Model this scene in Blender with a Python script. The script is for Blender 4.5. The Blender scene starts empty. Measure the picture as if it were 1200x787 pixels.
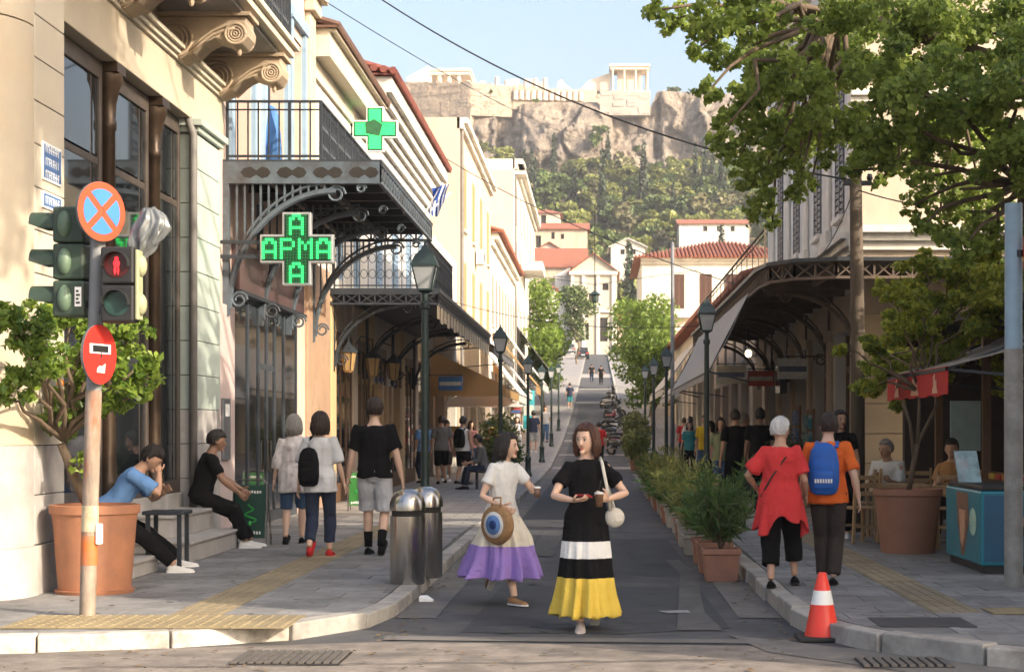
import bpy, math, random
import numpy as np
from mathutils import Vector, Matrix, noise
R = math.radians
random.seed(7); rng = np.random.default_rng(7)
SC = bpy.context.scene
COL = SC.collection

# ------------------------------------------------------------------ camera, light, exposure
F, CX, CY, H = 2000.0, 700.0, 503.0, 1.57          # focal length and axis in pixels of a 1200 px wide picture
cam = bpy.data.cameras.new('camera'); camo = bpy.data.objects.new('camera', cam); COL.objects.link(camo)
camo.location = (0, 0, H); camo.rotation_euler = (math.pi/2, 0, 0)
cam.sensor_fit = 'HORIZONTAL'; cam.sensor_width = 36; cam.lens = 60
cam.shift_x = (600-CX)/1200; cam.shift_y = (CY-393.5)/1200
cam.clip_start = .1; cam.clip_end = 8000
cam.dof.use_dof = True; cam.dof.focus_distance = 14.0; cam.dof.aperture_fstop = 9.0
SC.camera = camo
SUN_EL = R(27); SX, SY = 0.85, -0.527               # where the sun stands (towards it, in plan)
w = bpy.data.worlds.new('World'); SC.world = w; w.use_nodes = True
nt = w.node_tree; bg = nt.nodes['Background']; sky = nt.nodes.new('ShaderNodeTexSky')
sky.sky_type = 'NISHITA'; sky.sun_disc = False; sky.sun_elevation = SUN_EL
sky.sun_rotation = math.atan2(SX, SY); sky.air_density = 1.0; sky.dust_density = 6.0; sky.ozone_density = 1.0
nt.links.new(sky.outputs[0], bg.inputs[0]); bg.inputs[1].default_value = 0.15
sl = bpy.data.lights.new('sun', 'SUN'); so = bpy.data.objects.new('sun', sl); COL.objects.link(so)
sl.energy = 2.9; sl.angle = R(.55); sl.color = (1, .87, .69)
sd = Vector((-SX*math.cos(SUN_EL), -SY*math.cos(SUN_EL), -math.sin(SUN_EL)))
so.rotation_euler = sd.to_track_quat('-Z', 'Y').to_euler(); so.location = (20, -20, 40)
SC.view_settings.view_transform = 'Standard'; SC.view_settings.look = 'None'
SC.view_settings.exposure = 1.33; SC.view_settings.gamma = 1; SC.view_settings.use_curve_mapping = False
SC.render.engine = 'CYCLES'

# ------------------------------------------------------------------ helpers
def P(px, py, Y): return Vector(((px-CX)*Y/F, Y, H+(CY-py)*Y/F))     # pixel + distance -> point
def XA(px, Y): return (px-CX)*Y/F
def ZA(py, Y): return H+(CY-py)*Y/F
_zy = [(-100,0),(50,0),(62,.12),(80,.75),(100,1.75),(128,3.5),(200,8.6),(260,13.0),(275,13.6),(300,14.2),(2000,14.2)]
def zp(y):                                                            # street profile
    for (a,za),(b,zb) in zip(_zy, _zy[1:]):
        if y <= b: return za+(zb-za)*(y-a)/(b-a)
    return 14.2
ORG = {}
def tag(o, label=None, cat=None, group=None, kind=None):
    if label: o['label'] = label
    if cat: o['category'] = cat
    if group: o['group'] = group
    if kind: o['kind'] = kind
    return o
def thing(name, label, cat, loc=(0,0,0), rotz=0, group=None, local=False):
    o = bpy.data.objects.new(name, None); COL.objects.link(o)
    o.empty_display_size = .2
    o.location = loc; o.rotation_euler = (0,0,rotz)
    ORG[o.name] = Vector((0,0,0)) if local else Vector(loc)
    return tag(o, label, cat, group)
def copy_tree(o, parent=None):
    c = o.copy(); COL.objects.link(c); c.parent = parent
    ORG[c.name] = ORG.get(o.name, Vector())
    for ch in list(o.children): copy_tree(ch, c)
    return c
class Fr:                                       # facade frame: u along, d outwards, z up
    def __init__(s, o, u, d): s.o=Vector(o); s.u=Vector(u); s.d=Vector(d)
    def p(s, u, d, z): return s.o+s.u*u+s.d*d+Vector((0,0,z))
def LEFT(x): return Fr((x,0,0),(0,1,0),(1,0,0))
def RIGHT(x): return Fr((x,0,0),(0,1,0),(-1,0,0))
def FRONT(y): return Fr((0,y,0),(1,0,0),(0,-1,0))
class MB:
    def __init__(s): s.v=[]; s.f=[]; s.m=[]; s.mi=0
    def add(s, vs, fs):
        o=len(s.v); s.v.extend([tuple(v) for v in vs]); s.f.extend([[i+o for i in f] for f in fs]); s.m.extend([s.mi]*len(fs)); return s
    def hexa(s, c): return s.add(c, [(0,3,2,1),(4,5,6,7),(0,1,5,4),(1,2,6,5),(2,3,7,6),(3,0,4,7)])
    def box(s,x0,x1,y0,y1,z0,z1): return s.hexa([(x0,y0,z0),(x1,y0,z0),(x1,y1,z0),(x0,y1,z0),(x0,y0,z1),(x1,y0,z1),(x1,y1,z1),(x0,y1,z1)])
    def fbox(s,fr,u0,u1,d0,d1,z0,z1):
        return s.hexa([fr.p(u0,d0,z0),fr.p(u1,d0,z0),fr.p(u1,d1,z0),fr.p(u0,d1,z0),fr.p(u0,d0,z1),fr.p(u1,d0,z1),fr.p(u1,d1,z1),fr.p(u0,d1,z1)])
    def bar(s,a,b,t,t2=None,up=(0,0,1)):         # square bar between two points
        a=Vector(a); b=Vector(b); d=(b-a).normalized(); up=Vector(up)
        if abs(d.dot(up))>.95: up=Vector((1,0,0))
        x=d.cross(up).normalized(); y=x.cross(d); t2=t2 or t; x=x*t/2; y=y*t2/2
        return s.hexa([a-x-y,a+x-y,a+x+y,a-x+y,b-x-y,b+x-y,b+x+y,b-x+y])
    def tube(s,pts,rad,n=8,cap=True,side=None,close=False):    # rad: numbers or (rx,ry)
        pts=[Vector(p) for p in pts]; k=len(pts)
        if not isinstance(rad,(list,tuple)): rad=[rad]*k
        o=[]; prev=Vector(side) if side is not None else None; rings=[]
        for i,p in enumerate(pts):
            t=(pts[min(i+1,k-1)]-pts[max(i-1,0)])
            t=t.normalized() if t.length>1e-9 else Vector((0,0,1))
            if prev is None: prev=Vector((1,0,0)) if abs(t.x)<.8 else Vector((0,1,0))
            x=prev-t*prev.dot(t)
            x=x.normalized() if x.length>1e-6 else t.orthogonal().normalized()
            y=t.cross(x); prev=x
            r=rad[i]; rx,ry=(r if isinstance(r,(tuple,list)) else (r,r))
            rings.append([p+x*rx*math.cos(2*math.pi*j/n)+y*ry*math.sin(2*math.pi*j/n) for j in range(n)])
        vs=[v for r in rings for v in r]; fs=[]
        for i in range(k-1):
            for j in range(n):
                a=i*n+j; b=i*n+(j+1)%n; fs.append((a,b,b+n,a+n))
        if cap: fs.append(tuple(range(n-1,-1,-1))); fs.append(tuple((k-1)*n+j for j in range(n)))
        return s.add(vs,fs)
    def lathe(s,c,prof,n=16,a0=0,a1=2*math.pi,sx=1,sy=1):
        c=Vector(c); full=abs(a1-a0-2*math.pi)<1e-6; m=n if full else n+1; vs=[]; fs=[]
        for r,z in prof:
            for j in range(m):
                a=a0+(a1-a0)*j/n; vs.append(c+Vector((r*sx*math.cos(a),r*sy*math.sin(a),z)))
        for i in range(len(prof)-1):
            for j in range(n):
                a=i*m+j; b=i*m+((j+1)%m if full else j+1); fs.append((a,b,b+m,a+m))
        if full:
            if prof[0][0]>1e-5: fs.append(tuple(range(m-1,-1,-1)))
            if prof[-1][0]>1e-5: fs.append(tuple((len(prof)-1)*m+j for j in range(m)))
        return s.add(vs,fs)
    def sph(s,c,r,nu=10,nv=7):
        r=r if isinstance(r,(tuple,list)) else (r,r,r); c=Vector(c); vs=[]; fs=[]
        for i in range(nv+1):
            t=math.pi*i/nv
            for j in range(nu):
                a=2*math.pi*j/nu; vs.append(c+Vector((r[0]*math.sin(t)*math.cos(a),r[1]*math.sin(t)*math.sin(a),-r[2]*math.cos(t))))
        for i in range(nv):
            for j in range(nu):
                a=i*nu+j; b=i*nu+(j+1)%nu; fs.append((a,b,b+nu,a+nu))
        return s.add(vs,fs)
    def prism(s,poly,fn0,fn1):                   # polygon (a,b) mapped by two functions (near and far face)
        n=len(poly); vs=[fn0(a,b) for a,b in poly]+[fn1(a,b) for a,b in poly]
        fs=[tuple(range(n-1,-1,-1)),tuple(range(n,2*n))]+[(i,(i+1)%n,n+(i+1)%n,n+i) for i in range(n)]
        return s.add(vs,fs)
    def obj(s,name,mat,parent=None,smooth=False,bevel=0,kind=None,seg=2,raw=False):
        off=ORG.get(parent.name,Vector()) if parent and not raw else Vector()
        me=bpy.data.meshes.new(name)
        me.from_pydata([(v[0]-off.x,v[1]-off.y,v[2]-off.z) for v in s.v],[],s.f)
        mats=mat if isinstance(mat,(list,tuple)) else [mat]
        for m in mats: me.materials.append(m)
        if len(mats)>1: me.polygons.foreach_set('material_index',s.m)
        if smooth: me.polygons.foreach_set('use_smooth',[True]*len(me.polygons))
        me.update()
        o=bpy.data.objects.new(name,me); COL.objects.link(o); o.parent=parent; ORG[o.name]=off
        if bevel:
            b=o.modifiers.new('bevel','BEVEL'); b.width=bevel; b.segments=seg; b.limit_method='ANGLE'; b.angle_limit=R(40)
        if smooth=='auto':
            for p in me.polygons: p.use_smooth=True
            me.set_sharp_from_angle(angle=R(40))
        if kind: o['kind']=kind
        return o
def top(mb,name,mat,label,cat,group=None,**k):   # a thing that is one mesh; origin at its base
    xs=[v[0] for v in mb.v]; ys=[v[1] for v in mb.v]; zs=[v[2] for v in mb.v]
    L=Vector(((min(xs)+max(xs))/2,(min(ys)+max(ys))/2,min(zs)))
    mb.v=[(v[0]-L.x,v[1]-L.y,v[2]-L.z) for v in mb.v]
    o=mb.obj(name,mat,**k); o.location=L; return tag(o,label,cat,group)
def npobj(name,V,Q,mat,parent=None,smooth=False,mi=None):     # fast quads/tris mesh from arrays
    me=bpy.data.meshes.new(name); n=Q.shape[1]
    me.vertices.add(len(V)); me.vertices.foreach_set('co',np.asarray(V,dtype=np.float32).ravel())
    me.loops.add(Q.size); me.loops.foreach_set('vertex_index',Q.astype(np.int32).ravel())
    me.polygons.add(len(Q)); me.polygons.foreach_set('loop_start',np.arange(0,Q.size,n,dtype=np.int32))
    me.polygons.foreach_set('loop_total',np.full(len(Q),n,dtype=np.int32))
    for m in (mat if isinstance(mat,list) else [mat]): me.materials.append(m)
    if mi is not None: me.polygons.foreach_set('material_index',mi.astype(np.int32))
    if smooth: me.polygons.foreach_set('use_smooth',np.ones(len(Q),dtype=bool))
    me.update(calc_edges=True); me.validate()
    o=bpy.data.objects.new(name,me); COL.objects.link(o); o.parent=parent; return o
def text_mesh(mb,txt,fn,size,ext=0.0):           # lettering as flat mesh mapped by fn(a,b)
    cu=bpy.data.curves.new('t','FONT'); cu.body=txt; cu.size=size; cu.align_x='CENTER'; cu.align_y='CENTER'; cu.resolution_u=2
    o=bpy.data.objects.new('t',cu); me=bpy.data.meshes.new_from_object(o)
    mb.add([fn(v.co.x,v.co.y) for v in me.vertices],[tuple(p.vertices) for p in me.polygons])
    bpy.data.objects.remove(o); bpy.data.meshes.remove(me); bpy.data.curves.remove(cu)

# ------------------------------------------------------------------ materials
MATS={}
def M(name,col,rough=.7,var=.12,scale=2.,bump=0.,bscale=30.,metal=0.,rnd=0.,stain=None,stain_s=.6,island=0.,spec=.5,coat=0,emit=None,estr=0,trans=0,stretch=None,sheen=0,bd=None):
    if name in MATS: return MATS[name]
    m=bpy.data.materials.new(name); m.use_nodes=True; t=m.node_tree; N=t.nodes; L=t.links; b=N['Principled BSDF']
    b.inputs['Roughness'].default_value=rough; b.inputs['Metallic'].default_value=metal; b.inputs['Specular IOR Level'].default_value=spec
    if coat: b.inputs['Coat Weight'].default_value=coat
    if sheen: b.inputs['Sheen Weight'].default_value=sheen
    g=N.new('ShaderNodeNewGeometry'); src=g.outputs['Position']
    if stretch:
        mp=N.new('ShaderNodeMapping'); mp.inputs['Scale'].default_value=stretch; L.new(src,mp.inputs[0]); src=mp.outputs[0]
    nz=N.new('ShaderNodeTexNoise'); nz.inputs['Scale'].default_value=scale; nz.inputs['Detail'].default_value=7; nz.inputs['Roughness'].default_value=.65
    L.new(src,nz.inputs['Vector'])
    mr=N.new('ShaderNodeMapRange'); mr.inputs[1].default_value=.28; mr.inputs[2].default_value=.72; mr.inputs[3].default_value=1-var; mr.inputs[4].default_value=1+var
    L.new(nz.outputs[0],mr.inputs[0]); fac=mr.outputs[0]
    def mul(a,lo,hi):
        r=N.new('ShaderNodeMapRange'); r.inputs[3].default_value=lo; r.inputs[4].default_value=hi; L.new(a,r.inputs[0])
        k=N.new('ShaderNodeMath'); k.operation='MULTIPLY'; L.new(fac,k.inputs[0]); L.new(r.outputs[0],k.inputs[1]); return k.outputs[0]
    if rnd:
        oi=N.new('ShaderNodeObjectInfo'); fac=mul(oi.outputs['Random'],1-rnd,1+rnd)
    if island: fac=mul(g.outputs['Random Per Island'],1-island,1+island)
    mx=N.new('ShaderNodeVectorMath'); mx.operation='SCALE'; mx.inputs[0].default_value=col[:3]; L.new(fac,mx.inputs['Scale']); c=mx.outputs[0]
    if stain:
        n2=N.new('ShaderNodeTexNoise'); n2.inputs['Scale'].default_value=stain_s; n2.inputs['Detail'].default_value=8; n2.inputs['Roughness'].default_value=.7; L.new(src,n2.inputs['Vector'])
        r2=N.new('ShaderNodeMapRange'); r2.inputs[1].default_value=.48; r2.inputs[2].default_value=.72; L.new(n2.outputs[0],r2.inputs[0])
        m2=N.new('ShaderNodeMix'); m2.data_type='RGBA'; L.new(r2.outputs[0],m2.inputs['Factor']); L.new(c,m2.inputs[6]); m2.inputs[7].default_value=(*stain[:3],1); c=m2.outputs[2]
    L.new(c,b.inputs['Base Color'])
    if bump:
        n3=N.new('ShaderNodeTexNoise'); n3.inputs['Scale'].default_value=bscale; n3.inputs['Detail'].default_value=4; L.new(src,n3.inputs['Vector'])
        bp=N.new('ShaderNodeBump'); bp.inputs['Strength'].default_value=min(1,bump); bp.inputs['Distance'].default_value=bd or (.02 if bscale<15 else .006); n3.inputs['Detail'].default_value=10 if bd else 4; n3.inputs['Roughness'].default_value=.72 if bd else .5; L.new(n3.outputs[0],bp.inputs['Height']); L.new(bp.outputs[0],b.inputs['Normal'])
    if emit: b.inputs['Emission Color'].default_value=(*emit,1); b.inputs['Emission Strength'].default_value=estr
    if trans:                                                     # thin leaf or cloth: light comes through
        tr=N.new('ShaderNodeBsdfTranslucent'); L.new(c,tr.inputs[0]); ms=N.new('ShaderNodeMixShader'); ms.inputs[0].default_value=trans
        L.new(b.outputs[0],ms.inputs[1]); L.new(tr.outputs[0],ms.inputs[2]); L.new(ms.outputs[0],N['Material Output'].inputs[0])
    MATS[name]=m; return m
def leafmat(name,col,col2,tr=.35,rough=.55):
    m=bpy.data.materials.new(name); m.use_nodes=True; t=m.node_tree; N=t.nodes; L=t.links; b=N['Principled BSDF']
    b.inputs['Roughness'].default_value=rough
    g=N.new('ShaderNodeNewGeometry'); nz=N.new('ShaderNodeTexNoise'); nz.inputs['Scale'].default_value=1.1; L.new(g.outputs['Position'],nz.inputs['Vector'])
    a=N.new('ShaderNodeMath'); a.operation='ADD'; L.new(g.outputs['Random Per Island'],a.inputs[0]); L.new(nz.outputs[0],a.inputs[1])
    r=N.new('ShaderNodeMapRange'); r.inputs[1].default_value=.35; r.inputs[2].default_value=1.4; L.new(a.outputs[0],r.inputs[0])
    mx=N.new('ShaderNodeMix'); mx.data_type='RGBA'; mx.inputs[6].default_value=(*col,1); mx.inputs[7].default_value=(*col2,1); L.new(r.outputs[0],mx.inputs['Factor'])
    oi=N.new('ShaderNodeObjectInfo'); r2=N.new('ShaderNodeMapRange'); r2.inputs[3].default_value=.75; r2.inputs[4].default_value=1.25; L.new(oi.outputs['Random'],r2.inputs[0])
    v=N.new('ShaderNodeVectorMath'); v.operation='SCALE'; L.new(mx.outputs[2],v.inputs[0]); L.new(r2.outputs[0],v.inputs['Scale'])
    L.new(v.outputs[0],b.inputs['Base Color'])
    trn=N.new('ShaderNodeBsdfTranslucent'); L.new(v.outputs[0],trn.inputs[0]); ms=N.new('ShaderNodeMixShader'); ms.inputs[0].default_value=tr
    L.new(b.outputs[0],ms.inputs[1]); L.new(trn.outputs[0],ms.inputs[2]); L.new(ms.outputs[0],N['Material Output'].inputs[0])
    return m
ASPH=M('asphalt',(.060,.061,.066),.85,.38,2.2,.5,90,stain=(.105,.10,.095),stain_s=.9)
ASPH2=M('asphalt_dark_patch',(.042,.044,.05),.85,.25,2.5,.5,110)
ASPH3=M('asphalt_sun_tint',(.20,.172,.148),.88,.4,4,.6,100,stain=(.085,.078,.072),stain_s=1.3)  # paler, warmer asphalt: sunlight on the cross street put into the colour
CONC=M('concrete_gutter',(.15,.14,.13),.88,.25,3,.4,60,stain=(.08,.08,.08))
SLAB=M('paving_slab',(.21,.205,.20),.75,.24,5,.35,40,rnd=.22,stain=(.11,.105,.10),stain_s=1.7)
SLABY=M('tactile_slab',(.26,.21,.13),.8,.16,5,.3,40,rnd=.12,stain=(.2,.16,.1),stain_s=1.5)
JOINT=M('joint_mortar',(.10,.095,.09),.9,.2,4)
KERB=M('kerb_stone',(.36,.34,.31),.85,.2,5,.5,40,rnd=.15,stain=(.16,.145,.13),stain_s=1.6)
KERBW=M('kerb_white_paint',(.54,.50,.44),.8,.22,9,.8,22,rnd=.14,stain=(.20,.17,.145),stain_s=3.6)
CREAM=M('cream_stone',(.50,.43,.33),.75,.10,2,.25,25,rnd=.05,stain=(.5,.4,.27),stain_s=.7)
CREAM2=M('cream_block',(.54,.48,.385),.7,.09,2,.2,25,rnd=.06,stain=(.52,.44,.33),stain_s=.9)
GREENTILE=M('pale_green_tile',(.44,.50,.45),.45,.10,2,.15,25,rnd=.06,stain=(.34,.38,.34),stain_s=1.2)
MARBLE=M('grey_marble',(.42,.40,.38),.5,.18,3,.15,20,rnd=.06,stain=(.27,.25,.24),stain_s=1.2)
BRACK=M('carved_stone',(.40,.31,.22),.8,.2,5,.5,30,stain=(.2,.15,.11),stain_s=2.5)
IRON=M('dark_iron',(.035,.042,.052),.5,.25,6,.3,50,metal=.3)
IRONB=M('blue_grey_iron',(.10,.128,.155),.5,.25,6,.3,50,metal=.3,stain=(.06,.045,.04),stain_s=2)
BRONZE=M('dark_bronze',(.055,.035,.022),.38,.3,6,.2,40,metal=.5)
FRAME=M('brown_window_frame',(.07,.055,.045),.5,.25,5)
FRAMEB=M('steel_blue_frame',(.05,.06,.075),.45,.2,5,metal=.2)
GLASS=M('shop_glass',(.012,.015,.018),.04,.3,.6,spec=.8)
GLASSW=M('window_glass',(.03,.035,.04),.06,.3,.6,spec=.7)
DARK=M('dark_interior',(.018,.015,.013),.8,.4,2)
PINK=M('pink_plaster',(.58,.44,.37),.85,.10,1.5,.3,25,stain=(.46,.35,.3),stain_s=.7)
WHITEP=M('white_plaster',(.64,.60,.53),.85,.10,1.2,.25,20,stain=(.42,.38,.33),stain_s=.9,stretch=(1,1,.3))
WHITEG=M('grey_white_plaster',(.58,.57,.55),.85,.10,1.2,.25,20,stain=(.40,.385,.37),stain_s=.9,stretch=(1,1,.3))
BEIGE=M('beige_plaster',(.52,.42,.325),.85,.10,1.2,.25,20,stain=(.38,.30,.23),stain_s=.9,stretch=(1,1,.3))
OCHRE=M('ochre_plaster',(.55,.38,.20),.85,.1,1.2,.25,20,stain=(.42,.3,.18),stain_s=.6)
ORANGEM=M('orange_marble',(.40,.27,.185),.45,.25,3,.15,20,stain=(.36,.2,.11),stain_s=1.5)
TILE=M('terracotta_roof',(.27,.095,.055),.85,.25,3,.3,15,rnd=.1,stain=(.25,.1,.07),stain_s=1)
BLUEP=M('pale_blue_paint',(.24,.34,.45),.6,.12,3)
WOOD=M('brown_wood',(.13,.065,.03),.55,.3,5,.3,30,stretch=(6,6,1))
WOODL=M('light_wood',(.38,.24,.12),.55,.25,5,.2,30,stretch=(5,5,1))
POLEW=M('weathered_wood_pole',(.10,.075,.055),.85,.3,6,.5,40,stretch=(6,6,.6))
TERRA=M('terracotta',(.36,.155,.08),.75,.16,4,.25,50,stain=(.27,.13,.085),stain_s=2.5)
SOIL=M('soil',(.045,.032,.022),.95,.4,12,.8,40)
STEEL=M('stainless_steel',(.52,.50,.47),.24,.3,14,.25,25,metal=1.,stretch=(1,1,.2),stain=(.30,.27,.24),stain_s=2.5)
GREENP=M('dark_green_paint',(.018,.035,.032),.4,.2,6)
LAMPG=M('lamp_glass',(.6,.62,.62),.25,.1,5,spec=.6,trans=.4)
BLACKP=M('black_plastic',(.015,.015,.016),.5,.2,8)
RUBBER=M('rubber',(.02,.02,.02),.8,.2,8)
WHITE=M('white_paint',(.8,.8,.78),.5,.05,5)
REDS=M('sign_red',(.62,.03,.022),.4,.08,5)
REDO=M('sign_orange_red',(.58,.075,.03),.4,.08,5)
BLUES=M('sign_blue',(.055,.20,.52),.4,.08,5)
SIGGREEN=M('signal_green_paint',(.026,.048,.032),.55,.3,9,stain=(.05,.055,.04),stain_s=5)
TREEBARK=M('bark',(.12,.085,.055),.9,.35,8,.9,30,stretch=(2,2,.5))
CANV=M('grey_canvas',(.50,.49,.47),.85,.1,2,.2,60,trans=.25)
CANVD=M('dark_canvas',(.075,.075,.08),.85,.15,2,.2,60)
CANVW=M('white_canvas',(.76,.73,.67),.85,.08,2,.2,60,trans=.45)
CANVT=M('tan_canvas',(.62,.42,.20),.85,.1,2,.2,60,trans=.6)
CANVR=M('red_canvas',(.55,.035,.03),.8,.1,2,.2,60,trans=.2)
ROCK=M('limestone_cliff',(.50,.405,.32),.95,.5,.35,1.0,.16,stain=(.27,.24,.225),stain_s=.10,stretch=(1,1,.55),bd=9.)  # dark grey second colour also paints shadow streaks into the rock
WALLST=M('ancient_masonry',(.52,.41,.31),.95,.35,.6,1.0,.5,bd=1.2,stain=(.4,.34,.29),stain_s=.12)
MARB=M('old_marble',(.66,.56,.44),.85,.14,.4,.3,2)
EARTH=M('hill_earth',(.24,.19,.11),.95,.3,.08,.4,1,stain=(.10,.11,.04),stain_s=.05)
LEAFO=leafmat('orange_tree_leaf',(.06,.13,.02),(.24,.32,.045),.45,.4)
LEAFP=leafmat('plane_leaf',(.09,.155,.03),(.34,.42,.085),.55)
LEAFY=leafmat('yellow_green_leaf',(.10,.18,.025),(.42,.43,.07),.52)
LEAFL=leafmat('lime_leaf',(.08,.16,.02),(.22,.30,.05),.45)
LEAFD=leafmat('oleander_leaf',(.045,.105,.03),(.14,.22,.055),.4)
LEAFH=leafmat('hill_leaf',(.11,.15,.03),(.30,.30,.08),.3)
LEAFC=leafmat('cypress_leaf',(.016,.032,.012),(.035,.055,.02),.1)
# ------------------------------------------------------------------ ground, road, pavements
def sstep(a,b,x): t=min(1,max(0,(x-a)/(b-a))); return t*t*(3-2*t)
def hill(x,y):
    if y<=290: return zp(y)
    lat=1-.75*sstep(130,420,abs(x)); t=(y-290)/185
    h=14.2+58*(min(1,t)*.85+.15*sstep(0,1,t))*lat
    if y>620: h*=1-sstep(620,1100,y)
    return h
xs=[-4000,-1200,-500,-300,-200,-150,-120,-100,-80,-60,-45,-30,-20,-12,-6,-3,0,3,6,12,20,30,45,60,80,100,120,150,200,300,500,1200,4000]
ys=[-600,-200,-60,-20,0,14,30,50,62,80,100,128,160,200,230,260,275,290]+[290+8*i for i in range(1,25)]+[490,520,560,620,700,850,1100,2000,5000]
V=[];Q=[]
for y in ys:
    for x in xs: V.append((x,y,hill(x,y)-.03+(noise.noise(Vector((x*.05,y*.05,0)))*1.2 if y>300 else 0)))
nx=len(xs)
for j in range(len(ys)-1):
    for i in range(nx-1): a=j*nx+i; Q.append((a,a+1,a+1+nx,a+nx))
g=npobj('ground',np.array(V),np.array(Q),EARTH,smooth=True); tag(g,'dry earth ground rising into the hill below the cliff','ground',kind='structure')
yr=[13,20,30,40,50,56,62,70,80,90,100,114,128,150,175,200,230,260,268,275,285]
mb=MB()
mb.add([(-40,-20,0),(40,-20,0),(40,13,0),(-40,13,0)],[(0,1,2,3)])
for a,b in zip(yr,yr[1:]): mb.add([(-6,a,zp(a)),(6,a,zp(a)),(6,b,zp(b)),(-6,b,zp(b))],[(0,1,2,3)])
road=mb.obj('road',ASPH); tag(road,'dark patched asphalt street running uphill between the pavements','road',kind='structure')
def sheet(poly,z,name,mat,parent,dz=0):
    mb=MB(); mb.add([(x,y,zp(y)+z) for x,y in poly],[tuple(range(len(poly)))]); return mb.obj(name,mat,parent)
# cross street in a paler, warmer asphalt that paints in sunlight; patches, gutters
sheet([(-40,-20),(40,-20),(40,8.2),(6,11.2),(1.4,12.35),(-1.6,12.6),(-4.4,11.9),(-40,10.2)],.004,'sun_tinted_asphalt',ASPH3,road)
sheet([(-.95,17.2),(1.0,16.9),(1.05,13.5),(.2,13.1),(-1.05,13.2)],.004,'asphalt_patch',ASPH2,road)
sheet([(-.2,24.6),(1.0,24.4),(1.05,18.2),(-.1,18.4)],.004,'asphalt_patch',ASPH2,road)
sheet([(-1.3,40),(-.3,40),(-.35,27),(-1.32,27)],.004,'asphalt_patch',ASPH2,road)
sheet([(-1.6,12.95),(1.42,12.7),(1.45,12.45),(-1.6,12.7)],.008,'concrete_strip',CONC,road)
for y0,y1 in ((14.2,20),(20,30),(30,50),(50,62),(62,80),(80,100),(100,128)):
    for x0,x1 in ((-1.68,-1.34),(1.18,1.54)):
        mb=MB(); mb.add([(x0,y0,zp(y0)+.006),(x1,y0,zp(y0)+.006),(x1,y1,zp(y1)+.006),(x0,y1,zp(y1)+.006)],[(0,1,2,3)]); mb.obj('gutter',CONC,road)
# worn pale crossing bands further up the street
PALE=M('pale_stone_setts',(.33,.30,.27),.85,.25,3,.5,40)
for y0,y1 in ((62,63.5),(72,73),(84,86),(92,93),(128,131),(150,152),(176,186)):
    mb=MB(); mb.add([(-1.66,y0,zp(y0)+.012),(1.54,y0,zp(y0)+.012),(1.54,y1,zp(y1)+.012),(-1.66,y1,zp(y1)+.012)],[(0,1,2,3)]); mb.obj('stone_band',PALE,road)
WORN=M('worn_white_line',(.30,.30,.29),.85,.4,9,stain=(.09,.09,.09),stain_s=5)
sheet([(.52,14.7),(.78,14.75),(.8,14.55),(.6,14.5)],.012,'worn_mark',WORN,road)
PATCH=M('asphalt_pale_patch',(.095,.092,.088),.88,.3,3,.5,90,stain=(.06,.06,.06),stain_s=1.5)
sheet([(.62,13.3),(.98,13.3),(.92,14.6),(.98,16.2),(1.1,18.5),(.98,20.5),(.82,20.5),(.9,18.5),(.78,16.4),(.7,14.8)],.009,'pale_repair',PATCH,road)
sheet([(-1.3,25.3),(-.5,25.2),(-.55,21),(-1.3,21.3)],.009,'pale_repair',PATCH,road)
sheet([(1.0,13.0),(1.42,12.6),(3.4,10.4),(2.6,10.3),(1.2,12.0)],.0085,'pale_repair',CONC,road)
rr=random.Random(12)                               # tar seams
for (x0,y0,x1,y1) in ((-1.3,13.6,.6,13.9),(-1.2,17.4,1.0,17.0),(.05,14,.1,24),(-.9,18,-.7,40),(.4,25,.35,48),(-1.3,26.2,1.1,26.0),(-3.5,11.2,1.3,11.6)):
    n=24; L_=[Vector((x0+(x1-x0)*i/n+rr.uniform(-.04,.04),y0+(y1-y0)*i/n+rr.uniform(-.04,.04))) for i in range(n+1)]
    mb=MB(); d=(Vector((x1-x0,y1-y0))).normalized(); nn_=Vector((-d.y,d.x))
    vs=[];fs=[]
    for i,p in enumerate(L_): w_=.006+.008*rr.random(); vs+=[(*(p+nn_*w_),zp(p.y)+.0125),(*(p-nn_*w_),zp(p.y)+.0125)]
    for i in range(n): fs.append((2*i,2*i+1,2*i+3,2*i+2))
    mb.add(vs,fs); mb.obj('tar_seam',ASPH2,road)
# drain gratings on the cross street
IRONC=M('cast_iron',(.10,.09,.08),.7,.3,8,.4,40)
def grating(x0,x1,y0,y1,label):
    t=thing('drain_grating',label,'grating',((x0+x1)/2,(y0+y1)/2,0.004))
    m=MB(); m.box(x0,x1,y0,y1,.0045,.012); m.obj('frame',DARK,t)
    n=int((x1-x0)/.055)
    for i in range(n):
        m=MB(); a=x0+(i+.1)*(x1-x0)/n; b=x0+(i+.75)*(x1-x0)/n; m.box(a,b,y0+.02,y1-.02,.0125,.026); m.obj('bar',IRONC,t)
grating(-2.45,-1.72,11.35,12.0,'rusty slotted drain grating in the sunlit asphalt before the white kerb')
grating(1.75,2.35,11.2,11.65,'slotted drain grating at the foot of the tall grey kerb')
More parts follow.
